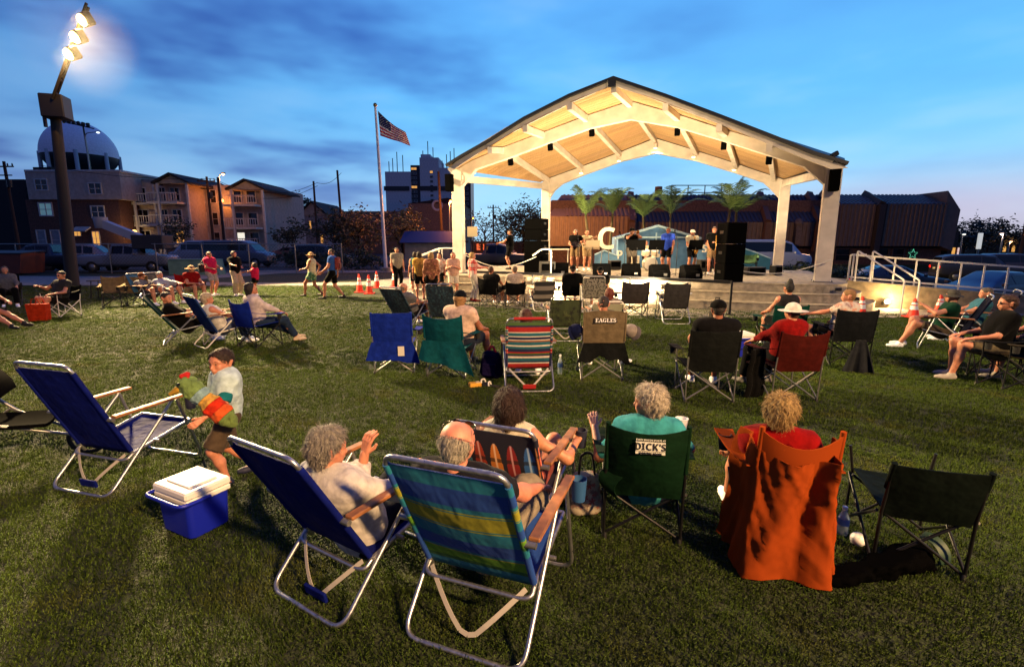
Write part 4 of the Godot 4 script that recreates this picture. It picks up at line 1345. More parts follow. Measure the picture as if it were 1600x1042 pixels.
func block(parent: Node, called: String, a: Vector3, b: Vector3, deep: float, m: Material, y0 := 0.0) -> MeshInstance3D:
	# a box whose front runs from a to b and reaches the higher of the two
	var g := Geo.new()
	var h := maxf(a.y, b.y)
	g.box(Vector3((a.x + b.x) * 0.5, (h + y0) * 0.5, a.z - deep * 0.5), Vector3(absf(b.x - a.x), h - y0, deep))
	return part(g, called, m, parent)

func gable(parent: Node, called: String, a: Vector3, b: Vector3, rise: float, deep: float, m: Material) -> void:
	# a pitched roof whose gable faces +z
	var g := Geo.new()
	var o := 0.35
	var y := maxf(a.y, b.y)
	var poly := PackedVector2Array([Vector2(a.x - o, y - 0.1), Vector2((a.x + b.x) * 0.5, y + rise), Vector2(b.x + o, y - 0.1), Vector2(b.x + o, y + 0.12), Vector2((a.x + b.x) * 0.5, y + rise + 0.25), Vector2(a.x - o, y + 0.12)])
	g.prism(poly, a.z + 0.4, a.z - deep)
	part(g, called, m, parent)
	g = Geo.new()
	g.prism(PackedVector2Array([Vector2(a.x, y - 0.02), Vector2((a.x + b.x) * 0.5, y + rise - 0.02), Vector2(b.x, y - 0.02)]), a.z - 0.02, a.z - deep + 0.1)
	part(g, "gable_wall", mat("siding_pale", Color(0.62, 0.58, 0.52), 0.8, "paint"), parent)

func balcony(parent: Node, a: Vector3, b: Vector3, out: float, trim: Material) -> void:
	# a deck with a railing: a is its left floor corner, b its right one
	var g := Geo.new()
	g.box(Vector3((a.x + b.x) * 0.5, a.y - 0.12, a.z + out * 0.5), Vector3(b.x - a.x, 0.24, out))
	var d := part(g, "balcony", trim, parent)
	g = Geo.new()
	var n := int((b.x - a.x) / 0.28)
	for i in n + 1:
		var x := lerpf(a.x + 0.04, b.x - 0.04, float(i) / n)
		g.box(Vector3(x, a.y + 0.5, a.z + out - 0.05), Vector3(0.06, 0.9, 0.05))
	g.box(Vector3((a.x + b.x) * 0.5, a.y + 1.0, a.z + out - 0.05), Vector3(b.x - a.x, 0.1, 0.09))
	part(g, "railing", trim, d)

func leafy(g: Geo, ce: Vector3, r: Vector3, n: int, size: float, base: Color, sd: int) -> void:
	# leaves on twigs: clumps spread through a volume, with gaps between them
	rng.seed = sd
	var clumps := []
	for i in maxi(n / 26, 6):
		var d := Vector3(rng.randfn(), rng.randfn(), rng.randfn()).normalized() * pow(rng.randf(), 0.45)
		clumps.append([ce + d * r, rng.randf_range(0.16, 0.36) * minf(r.x, r.y), rng.randf_range(0.6, 1.3)])
	for i in n:
		var c: Array = clumps[rng.randi() % clumps.size()]
		var p: Vector3 = c[0] + Vector3(rng.randfn(), rng.randfn() * 0.8, rng.randfn()) * c[1]
		var u := Vector3(rng.randfn(), rng.randfn() * 0.6, rng.randfn()).normalized() * size * rng.randf_range(0.5, 1.2)
		var w := u.cross(Vector3(rng.randfn(), rng.randfn(), rng.randfn())).normalized() * size * 0.33
		var t: float = c[2] * rng.randf_range(0.75, 1.25)
		g.col = Color(base.r * t, base.g * t, base.b * t)
		g.face([p - u, p + w, p + u, p - w], Vector3.UP)
	g.col = Color.WHITE

func tree(label: String, at: Vector3, h: float, r: Vector3, trunk: float, n: int, size: float, base: Color, sd: int, group := "trees around the park") -> Node3D:
	var o := thing("tree", label, "tree", at, 0, group)
	rng.seed = sd * 7 + 1
	var g := Geo.new()
	var top := Vector3(0, h - r.y, 0)
	g.tube([Vector3.ZERO, Vector3(0.05, h * 0.25, 0), top], trunk, 8, trunk * 0.4)
	for i in 7:
		var a := TAU * i / 7.0 + rng.randf()
		var s := Vector3(0, lerpf(h * 0.25, h - r.y, rng.randf()), 0)
		var e := top + Vector3(cos(a) * r.x, rng.randf_range(-0.3, 0.7) * r.y, sin(a) * r.z) * 0.8
		g.tube([s, s.lerp(e, 0.5) + Vector3.UP * 0.1 * h, e], trunk * 0.4, 6, trunk * 0.08)
	part(g, "trunk", mat("bark", Color(0.22, 0.17, 0.13), 0.95, "concrete"), o)
	g = Geo.new()
	leafy(g, top, r, n, size, base, sd)
	var m := mat("leaves", Color.WHITE, 0.7)
	m.backlight_enabled = true
	m.backlight = Color(0.15, 0.15, 0.05)
	part(g, "crown", m, o)
	return o

func utility_pole(label: String, at: Vector3, h: float, arms: bool, lean := 0.0) -> Node3D:
	var o := thing("utility_pole", label, "utility pole", at, 0, "wooden utility poles along the street")
	var g := Geo.new()
	g.tube([Vector3.ZERO, Vector3(lean, h, 0)], 0.17, 8, 0.12)
	part(g, "pole", mat("pole_wood", Color(0.22, 0.15, 0.11), 0.9, "wood"), o)
	if arms:
		g = Geo.new()
		g.box(Vector3(lean, h - 0.5, 0.15), Vector3(2.0, 0.12, 0.1))
		g.box(Vector3(lean, h - 1.3, 0.15), Vector3(1.4, 0.1, 0.1))
		for x in [-0.9, -0.45, 0.45, 0.9]: g.lathe(Vector3(lean + x, h - 0.44, 0.15), [Vector2(0.05, 0), Vector2(0.07, 0.12), Vector2(0.03, 0.25), Vector2(0, 0.26)], 6)
		part(g, "crossarm", mat("pole_wood"), o)
		g = Geo.new()
		g.lathe(Vector3(lean + 0.3, h - 2.4, 0.1), [Vector2(0, 0), Vector2(0.22, 0), Vector2(0.22, 0), Vector2(0.22, 0.7), Vector2(0.22, 0.7), Vector2(0, 0.75)], 10)
		part(g, "transformer", steel(), o)
	return o

func street_lamp(label: String, at: Vector3, h: float, reach: float, c: Color, e: float, power: float, group := "") -> Node3D:
	var o := thing("street_lamp", label, "street lamp", at, 0, group)
	var g := Geo.new()
	g.tube(arc_pts([Vector3.ZERO, Vector3(0, h, 0), Vector3(reach, h + 0.15, 0)], 0.5), 0.075, 8, 0.04)
	part(g, "pole", grey_steel(), o)
	g = Geo.new()
	g.ball(Vector3(reach, h + 0.16, 0), Vector3(0.26, 0.10, 0.15), 6, 10)
	part(g, "lamp_head", steel(), o)
	g = Geo.new()
	g.ball(Vector3(reach, h + 0.06, 0.05), Vector3(0.19, 0.10, 0.13), 6, 10)
	part(g, "lamp_globe", glow("lamp_glow_" + c.to_html(false) + str(e), c, e), o)
	if power > 0.0: omni(at + Vector3(reach, h - 0.12, 0.1), power, c, 0.1)
	return o

func car(called: String, label: String, cat: String, at: Vector3, yaw: float, kind: String, c: Color, O: Dictionary = {}) -> Node3D:
	var o := thing(called, label, cat, at, yaw, "parked vehicles")
	# stations along the length: x, half width, sill, belt line, roof, half width at the roof
	var st: Array = {
		"sedan": [[-2.25, 0.62, 0.42, 0.66, 0.68, 0.6], [-2.1, 0.8, 0.3, 0.78, 0.8, 0.72], [-1.2, 0.88, 0.2, 0.9, 0.93, 0.78], [-0.75, 0.9, 0.2, 0.93, 1.1, 0.68], [-0.1, 0.9, 0.2, 0.94, 1.41, 0.6], [0.7, 0.9, 0.2, 0.95, 1.42, 0.6], [1.3, 0.9, 0.2, 0.97, 1.18, 0.66], [1.65, 0.88, 0.2, 0.98, 1.02, 0.74], [2.15, 0.82, 0.32, 0.94, 0.97, 0.74], [2.3, 0.7, 0.42, 0.82, 0.85, 0.66]],
		"suv": [[-2.3, 0.7, 0.45, 0.8, 0.82, 0.66], [-2.15, 0.86, 0.32, 0.98, 1.0, 0.78], [-1.2, 0.93, 0.25, 1.08, 1.1, 0.82], [-0.55, 0.94, 0.25, 1.1, 1.7, 0.7], [0.2, 0.94, 0.25, 1.1, 1.78, 0.7], [1.6, 0.94, 0.25, 1.12, 1.76, 0.7], [2.15, 0.92, 0.3, 1.12, 1.62, 0.7], [2.32, 0.86, 0.4, 1.08, 1.14, 0.76]],
		"van": [[-2.7, 0.75, 0.45, 0.9, 0.92, 0.7], [-2.5, 0.92, 0.32, 1.1, 1.14, 0.84], [-1.9, 0.98, 0.28, 1.2, 1.24, 0.86], [-1.2, 1.0, 0.28, 1.25, 1.95, 0.84], [-0.6, 1.0, 0.28, 1.25, 2.12, 0.86], [2.3, 1.0, 0.28, 1.25, 2.12, 0.86], [2.6, 0.98, 0.34, 1.25, 2.02, 0.86], [2.68, 0.92, 0.42, 1.2, 1.9, 0.8]],
		"pickup": [[-2.8, 0.74, 0.5, 0.95, 0.98, 0.7], [-2.6, 0.92, 0.4, 1.08, 1.1, 0.84], [-1.4, 0.97, 0.38, 1.14, 1.17, 0.86], [-0.8, 0.98, 0.38, 1.15, 1.75, 0.74], [-0.2, 0.98, 0.38, 1.15, 1.86, 0.74], [0.55, 0.98, 0.38, 1.15, 1.84, 0.74], [0.8, 0.98, 0.38, 1.15, 1.17, 0.86], [2.5, 0.97, 0.4, 1.12, 1.14, 0.88], [2.75, 0.9, 0.5, 1.08, 1.1, 0.84]],
	}[kind]
	var g := Geo.new()
	var rows := []
	for q in st:
		var line := PackedVector3Array()
		for s in [1.0, -1.0]:
			var half := [Vector3(q[0], q[2], 0), Vector3(q[0], q[2], s * q[1] * 0.9), Vector3(q[0], lerpf(q[2], q[3], 0.3), s * q[1]), Vector3(q[0], lerpf(q[2], q[3], 0.85), s * q[1]), Vector3(q[0], q[3], s * q[1] * 0.97), Vector3(q[0], q[4] - 0.05, s * q[5] * 1.02), Vector3(q[0], q[4], s * q[5] * 0.85), Vector3(q[0], q[4] + 0.015, 0)]
			if s < 0.0: half.reverse()
			for p in half: line.append(p)
		rows.append(line)
	g.sheet(rows, 0.0, Vector3(0, 1, 0))
	for e in [0, rows.size() - 1]:
		var cap: Array = Array(rows[e])
		g.face(cap, Vector3(-1 if e == 0 else 1, 0, 0))
	var paint := mat("car_" + c.to_html(false), c, 0.45, "", 0.1)
	paint.clearcoat_enabled = true
	part(g, "body", paint, o)
	var gl := mat("car_glass", Color(0.03, 0.035, 0.045), 0.08)
	for s in [-1.0, 1.0]:
		var cab := []
		for q in st:
			if q[4] - q[3] > 0.12: cab.append(q)
		for i in cab.size() - 1:
			if kind == "van" and i > 1 and not O.get("windows", false): continue
			g = Geo.new()
			var pts := []
			for e in [[cab[i], 0.04, 0.12], [cab[i + 1], -0.04, 0.12], [cab[i + 1], -0.04, 0.88], [cab[i], 0.04, 0.88]]:
				var q: Array = e[0]
				pts.append(Vector3(q[0] + e[1], lerpf(q[3], q[4] - 0.05, e[2]), s * (lerpf(q[1] * 0.97, q[5] * 1.02, e[2]) + 0.012)))
			g.face(pts, Vector3(0, 0.2, s))
			part(g, "side_window", gl, o)
	# windscreen and rear window follow the slope of the cab
	for e in [0, 1]:
		var run := []
		for q in st:
			if q[4] - q[3] > 0.02: run.append(q)
		var ia := 0
		for i in st.size() - 1:
			var a: Array = st[i]
			var b: Array = st[i + 1]
			var rise: float = b[4] - a[4]
			if (e == 0 and rise > 0.45) or (e == 1 and rise < -0.22 and i > 3):
				g = Geo.new()
				var sx := -1.0 if e == 0 else 1.0
				var pts := []
				for w in [[0.12, -0.86], [0.12, 0.86], [0.9, 0.8], [0.9, -0.8]]:
					var t: float = w[0] if e == 0 else 1.0 - w[0]
					pts.append(Vector3(lerpf(a[0], b[0], t) + sx * 0.015, lerpf(a[4], b[4], t) + 0.02, w[1] * lerpf(a[5], b[5], t)))
				g.face(pts, Vector3(sx, 1, 0))
				part(g, "windscreen" if e == 0 else "rear_window", gl, o)
				break
	for x in [st[1][0] + 0.72, st[-2][0] - 0.72]:
		for s in [-1.0, 1.0]:
			var wr := 0.33 if kind == "sedan" else 0.38
			g = Geo.new()
			var bs := Basis(Vector3.RIGHT, PI * 0.5)
			g.lathe(Vector3(x, wr, s * (st[3][1] - 0.10)), [Vector2(wr * 0.6, -0.11), Vector2(wr * 0.94, -0.11), Vector2(wr, -0.07), Vector2(wr, 0.07), Vector2(wr * 0.94, 0.11), Vector2(wr * 0.6, 0.11)], 18, bs)
			var ty := part(g, "wheel", mat("tyre", Color(0.04, 0.04, 0.042), 0.9), o)
			g = Geo.new()
			g.lathe(Vector3(x, wr, s * (st[3][1] - 0.10)), [Vector2(0, -0.10), Vector2(wr * 0.6, -0.09), Vector2(wr * 0.6, 0.09), Vector2(0, 0.10)], 12, bs)
			part(g, "rim", grey_steel(), ty)
	for s in [-1.0, 1.0]:
		g = Geo.new()
		g.ball(Vector3(st[1][0] - 0.02, st[1][3] - 0.14, s * st[1][1] * 0.78), Vector3(0.1, 0.08, 0.16), 5, 8)
		part(g, "headlight", mat("headlight", Color(0.75, 0.77, 0.8), 0.1), o)
		g = Geo.new()
		g.box(Vector3(st[-1][0] - 0.04, st[-1][3] - 0.12, s * st[-1][1] * 0.85), Vector3(0.12, 0.16, 0.18), Basis.IDENTITY, 0.02)
		part(g, "taillight", glow("tail_on", Color(1.0, 0.08, 0.03), 1.6) if O.get("tail", false) else mat("tail_off", Color(0.35, 0.02, 0.02), 0.2), o)
		g = Geo.new()
		g.box(Vector3(st[3][0] - 0.1, st[3][3] + 0.06, s * (st[3][1] + 0.09)), Vector3(0.1, 0.13, 0.18), Basis.IDENTITY, 0.03)
		part(g, "mirror", paint, o)
	for e in [[st[0][0] - 0.02, st[0][2] + 0.04], [st[-1][0] + 0.02, st[-1][2] + 0.04]]:
		g = Geo.new()
		g.box(Vector3(e[0], e[1], 0), Vector3(0.14, 0.16, 1.4), Basis.IDENTITY, 0.03)
		part(g, "bumper", mat("bumper", Color(0.12, 0.12, 0.13), 0.5), o)
	g = Geo.new()
	g.box(Vector3(st[-1][0] + 0.03, st[-1][3] - 0.2, 0), Vector3(0.02, 0.12, 0.32))
	part(g, "number_plate", mat("plate", Color(0.75, 0.75, 0.6), 0.5), o)
	return o

func corrugated(parent: Node, called: String, m: Material, x0: float, x1: float, prof: Array, pitch := 0.36, depth := 0.07) -> void:
	# ribbed sheet: prof lists Vector2(y, z) from the bottom up
	var n := int((x1 - x0) / pitch)
	var g := Geo.new()
	for j in prof.size() - 1:
		var a: Vector2 = prof[j]
		var b: Vector2 = prof[j + 1]
		var t := (b - a).normalized()
		var nn := Vector3(0, -t.y, t.x)   # out of the wall
		for i in n:
			var xa := lerpf(x0, x1, float(i) / n)
			var p := (x1 - x0) / n
			var c := [[0.0, 0.0], [0.42, 0.0], [0.5, 1.0], [0.92, 1.0], [1.0, 0.0]]
			for q in 4:
				var u0: float = xa + c[q][0] * p
				var u1: float = xa + c[q + 1][0] * p
				var d0: Vector3 = nn * depth * c[q][1]
				var d1: Vector3 = nn * depth * c[q + 1][1]
				g.face([Vector3(u0, a.x, a.y) + d0, Vector3(u1, a.x, a.y) + d1, Vector3(u1, b.x, b.y) + d1, Vector3(u0, b.x, b.y) + d0], nn)
	part(g, called, m, parent)

func make_buildings() -> void:
	var pane := mat("pane_dark", Color(0.05, 0.06, 0.08), 0.08)
	var warm := glow("pane_warm", Color(1.0, 0.72, 0.35), 0.8)
	var cool := glow("pane_cool", Color(0.55, 0.75, 0.75), 0.20)
	var trim := mat("trim_white", Color(0.72, 0.71, 0.7), 0.6, "paint")
	var siding := mat("siding_tan", Color(0.66, 0.60, 0.56), 0.8, "paint")
	var brick := mat("brick_wall", Color(0.40, 0.26, 0.21), 0.9, "concrete")
	var roofm := mat("roof_dark", Color(0.13, 0.13, 0.14), 0.9, "concrete")
	# three-storey block beside the tall light mast
	var o := thing("apartment_building", "three storey apartment block with brick lower floors and tan siding above", "building")
	block(o, "brick_floors", Vector3(-54.92, 6.723, -58), Vector3(-44.397, 6.723, -58), 14, brick)
	block(o, "siding_floor", Vector3(-54.18, 9.726, -57.7), Vector3(-43.671, 9.726, -57.7), 14.3, siding, Vector3(-54.63, 6.733, -57.7).y)
	block(o, "side_wing", Vector3(-63.67, 9.185, -60), Vector3(-56.563, 9.185, -60), 12, roofm)
	block(o, "parapet", Vector3(-54.122, 9.917, -57.6), Vector3(-43.496, 9.917, -57.6), 14.4, trim, Vector3(-54.016, 9.713, -57.6).y)
	block(o, "roof_hatch", Vector3(-55.295, 10.534, -60), Vector3(-53.231, 10.534, -60), 2, roofm, Vector3(-55.344, 10.251, -60).y)
	for w in [[Vector3(-53.243, 8.975, -57.7), Vector3(-51.751, 7.668, -57.7), pane], [Vector3(-47.327, 8.563, -57.7), Vector3(-45.807, 7.253, -57.7), pane], [Vector3(-53.526, 6.443, -58), Vector3(-51.903, 4.896, -58), cool], [Vector3(-47.663, 6.093, -58), Vector3(-46.062, 4.684, -58), pane], [Vector3(-49.984, 3.262, -58), Vector3(-49.124, 2.69, -58), warm], [Vector3(-47.943, 3.262, -58), Vector3(-47.019, 1.612, -58), warm]]:
		win(o, w[0], w[1], w[2], trim)
	for e in [[Vector3(-54.258, 3.405, -58), Vector3(-53.17, 1.178, -58)], [Vector3(-52.656, 3.405, -58), Vector3(-51.556, 1.178, -58)]]: win(o, e[0], e[1], mat("garage_door", Color(0.5, 0.5, 0.52), 0.6, "paint"), trim, 0, "garage_door")
	var g := Geo.new()
	g.box(Vector3(-48.641, 3.46, -57.4), Vector3(1.7, 0.12, 1.0), Basis(Vector3.RIGHT, 0.5))
	part(g, "awning", trim, o)
	# balconied blocks
	o = thing("balcony_building", "three storey beige house with stacked white balconies next to the brick block", "building")
	block(o, "wall", Vector3(-46.215, 9.307, -61), Vector3(-38.236, 9.307, -61), 12, siding)
	gable(o, "roof", Vector3(-40.948, 8.7, -59.5), Vector3(-37.345, 8.7, -59.5), 0.9, 10, roofm)
	gable(o, "roof", Vector3(-46.284, 8.637, -60.2), Vector3(-44.201, 8.637, -60.2), 0.7, 8, roofm)
	for y in [316, 350, 383]:
		balcony(o, Vector3((244 - 800) * 0.07610, 9.307 - (y - 280) * 0.07407, -61), Vector3((291 - 800) * 0.07610, 9.307 - (y - 280) * 0.07407, -61), 1.6, trim)
		balcony(o, Vector3((206 - 800) * 0.07610, 9.307 - (y + 1 - 280) * 0.07407, -61), Vector3((240 - 800) * 0.07610, 9.307 - (y + 1 - 280) * 0.07407, -61), 1.1, trim)
		for x in [[250, 262], [268, 284], [212, 232]]: win(o, Vector3((x[0] - 800) * 0.07610, 9.307 - (y - 24 - 280) * 0.07407, -61), Vector3((x[1] - 800) * 0.07610, 9.307 - (y - 2 - 280) * 0.07407, -61), pane if y != 383 or x[0] != 268 else warm, trim)
	for x in [244, 291, 206, 240]:
		g = Geo.new()
		var p: Vector3 = Vector3(-40.805, 8.689, -59.4)
		var px: float = {244: Vector3(-40.769, 8.689, -59.4).x, 291: Vector3(-37.393, 8.689, -59.4).x, 206: Vector3(-43.924, 8.746, -59.9).x, 240: Vector3(-41.482, 8.746, -59.9).x}[x]
		g.box(Vector3(px, p.y * 0.5, p.z - (0.4 if x in [206, 240] else 0.0)), Vector3(0.22, p.y, 0.22))
		part(g, "post", trim, o)
	o = thing("balcony_building", "grey three storey house with balconies lit orange by the street lamp", "building")
	block(o, "wall", Vector3(-40.038, 8.986, -64), Vector3(-30.859, 8.986, -64), 12, mat("siding_grey", Color(0.58, 0.56, 0.54), 0.8, "paint"))
	gable(o, "roof", Vector3(-34.043, 8.266, -62.2), Vector3(-30.038, 8.266, -62.2), 1.0, 10, roofm)
	for y in [320, 355, 386]:
		balcony(o, Vector3((360 - 800) * 0.07985, 9.671 - (y - 280) * 0.07771, -64), Vector3((409 - 800) * 0.07985, 9.671 - (y - 280) * 0.07771, -64), 1.9, trim)
		for x in [[366, 380], [386, 402], [312, 322], [300, 308], [330, 340]]: win(o, Vector3((x[0] - 800) * 0.07985, 9.671 - (y - 24 - 280) * 0.07771, -64), Vector3((x[1] - 800) * 0.07985, 9.671 - (y - 3 - 280) * 0.07771, -64), pane if y != 386 or x[0] != 366 else glow("pane_white", Color(0.95, 0.93, 0.85), 1.0), trim, 0)
	for x in [Vector3(-33.796, 8.256, -62.1), Vector3(-30.066, 8.256, -62.1)]:
		g = Geo.new()
		g.box(Vector3(x.x, x.y * 0.5, x.z), Vector3(0.24, x.y, 0.24))
		part(g, "post", trim, o)
	# low white house and the long hall behind the trees
	o = thing("white_house", "low white house with a wide grey roof behind the utility poles", "house")
	var wwall := mat("white_wall", Color(0.52, 0.52, 0.52), 0.8, "paint")
	block(o, "wall", Vector3(-40.839, 6.239, -84), Vector3(-30.656, 6.239, -84), 10, wwall)
	gable(o, "roof", Vector3(-34.223, 6.236, -82), Vector3(-29.714, 6.236, -82), 2.1, 12, roofm)
	block(o, "gable_front", Vector3(-34.23, 6.136, -82), Vector3(-29.721, 6.136, -82), 3, wwall)
	g = Geo.new()
	var ra: Vector3 = Vector3(-41.127, 6.111, -83.5)
	var rb: Vector3 = Vector3(-31.315, 6.111, -83.5)
	var rc: Vector3 = Vector3(-43.704, 8.406, -90)
	var rd: Vector3 = Vector3(-33.618, 8.406, -90)
	g.face([ra, rb, rd, rc], Vector3(0, 1, 1))
	g.face([ra + Vector3.UP * 0.2, rb + Vector3.UP * 0.2, rb, ra], Vector3(0, 0, 1))
	part(g, "roof", roofm, o)
	for w in [[Vector3(-40.44, 4.802, -84), Vector3(-39.775, 2.733, -84), pane], [Vector3(-38.334, 4.802, -84), Vector3(-37.448, 2.733, -84), pane], [Vector3(-32.641, 5.435, -82), Vector3(-32.221, 4.129, -82), warm], [Vector3(-30.938, 3.321, -82), Vector3(-30.415, 1.9, -82), warm], [Vector3(-34.032, 3.321, -82), Vector3(-33.341, 1.492, -82), pane]]: win(o, w[0], w[1], w[2], trim, 0)
	o = thing("hall", "long plain tan hall with a curved roof behind the yellow lit trees", "building")
	var hw := mat("hall_wall", Color(0.50, 0.42, 0.36), 0.85, "concrete")
	block(o, "wall", Vector3(-33.286, 7.547, -92), Vector3(-18.365, 7.547, -92), 14, hw)
	block(o, "front", Vector3(-18.142, 8.732, -90), Vector3(-8.511, 8.732, -90), 14, hw)
	g = Geo.new()
	g.prism(PackedVector2Array([Vector2(Vector3(-18.366, 8.732, -90).x, Vector3(-18.366, 8.732, -90).y), Vector2(Vector3(-11.176, 9.709, -90).x, Vector3(-11.176, 9.709, -90).y), Vector2(Vector3(-8.287, 8.732, -90).x, Vector3(-8.287, 8.732, -90).y)]), -90, -104)
	part(g, "roof", roofm, o)
	g = Geo.new()
	g.lathe(Vector3(-13.097, 8.399, -89.9), [Vector2(0.6, -0.05), Vector2(0.75, 0.06), Vector2(0.9, 0.06), Vector2(1.0, -0.05)], 16, Basis(Vector3.RIGHT, PI * 0.5))
	part(g, "round_vent", trim, o)
	# the high-rise
	o = thing("tower_block", "white high rise with dark window bands and rooftop antennas", "building")
	var hi := mat("highrise_white", Color(0.82, 0.80, 0.80), 0.8, "paint")
	var dk := mat("highrise_dark", Color(0.06, 0.07, 0.11), 0.4)
	block(o, "wing", Vector3(-41.634, 24.958, -170), Vector3(-33.265, 24.958, -170), 16, hi)
	block(o, "stair_strip", Vector3(-33.388, 27.11, -171), Vector3(-30.238, 27.11, -171), 15, dk)
	block(o, "tower", Vector3(-30.102, 29.275, -169.5), Vector3(-23.874, 29.275, -169.5), 14, hi)
	block(o, "wing", Vector3(-24.028, 26.162, -170), Vector3(-18.178, 26.162, -170), 16, hi)
	block(o, "side_wing", Vector3(-18.605, 26.733, -174), Vector3(-13.901, 26.733, -174), 14, dk)
	for e in [[601, 641, 170.0], [685, 713, 170.0], [655, 685, 169.5]]:
		g = Geo.new()
		var a: Vector3 = Vector3(-41.844, 20.316, -170)
		var b: Vector3 = Vector3(-41.909, 18.894, -170)
		var k: float = e[2] / 780.0 * 0.984
		g.box(Vector3((e[0] + e[1] - 1600.0) * 0.5 * Vector3(0.212, 12.336, -170).x, (a.y + b.y) * 0.5, -e[2] + 0.1), Vector3((e[1] - e[0]) * Vector3(0.212, 12.336, -170).x - 0.1, a.y - b.y, 0.3))
		part(g, "dark_band", dk, o)
	for y in 9:
		win(o, Vector3((644 - 800) * 0.21334, 22.663 - (262 + y * 7 - 280) * 0.20763, -171), Vector3((653 - 800) * 0.21334, 22.663 - (266 + y * 7 - 280) * 0.20763, -171), warm if y in [0, 4] else pane, trim, 1)
		win(o, Vector3((673 - 800) * 0.21147, 22.481 - (267 + y * 7.2 - 280) * 0.20581, -169.5), Vector3((678 - 800) * 0.21147, 22.481 - (271 + y * 7.2 - 280) * 0.20581, -169.5), warm if y == 0 else pane, trim, 0)
		for x in [716, 722, 728]: win(o, Vector3((x - 800) * 0.21708, 23.028 - (268 + y * 8 - 280) * 0.21128, -174), Vector3((x + 4 - 800) * 0.21708, 23.028 - (272 + y * 8 - 280) * 0.21128, -174), warm if (x + y) % 7 == 0 else pane, trim, 0)
	for x in [606, 612, 619, 628, 660, 668, 676, 690, 697, 703, 709]:
		g = Geo.new()
		var base: Vector3 = Vector3((x - 800) * Vector3(0.212, 12.336, -170).x, Vector3(-41.643, 24.757, -170).y if x < 645 else (Vector3(-41.443, 29.156, -170).y if x < 685 else Vector3(-41.588, 25.961, -170).y), -174)
		g.tube([base, base + Vector3(0, 3.0 + (x % 5), 0)], 0.14, 5)
		part(g, "antenna", steel(), o)
	block(o, "roof_house", Vector3(-30.092, 30.683, -172), Vector3(-26.935, 30.683, -172), 6, hi, Vector3(-30.131, 29.477, -172).y)
	# blue-roofed shed by the stage
	o = thing("shed", "small white shed with a dark blue pitched roof behind the flagpole", "shed")
	block(o, "wall", Vector3(-8.686, 2.002, -41), Vector3(-4.343, 2.002, -41), 5, wwall)
	g = Geo.new()
	g.face([Vector3(-8.991, 1.95, -40.5), Vector3(-3.985, 1.95, -40.5), Vector3(-4.7, 2.922, -43.5), Vector3(-9.181, 2.922, -43.5)], Vector3(0, 1, 1))
	g.face([Vector3(-9.181, 2.922, -43.5), Vector3(-4.7, 2.922, -43.5), Vector3(Vector3(-3.985, 1.95, -40.5).x, Vector3(-3.985, 1.95, -40.5).y, -46.5), Vector3(Vector3(-8.991, 1.95, -40.5).x, Vector3(-8.991, 1.95, -40.5).y, -46.5)], Vector3(0, 1, -1))
	part(g, "roof", mat("roof_blue", Color(0.10, 0.15, 0.34), 0.6), o)
	win(o, Vector3(-4.864, 1.798, -41), Vector3(-4.419, 0.775, -41), mat("door_dark", Color(0.1, 0.1, 0.12), 0.6), trim, 0, "door")

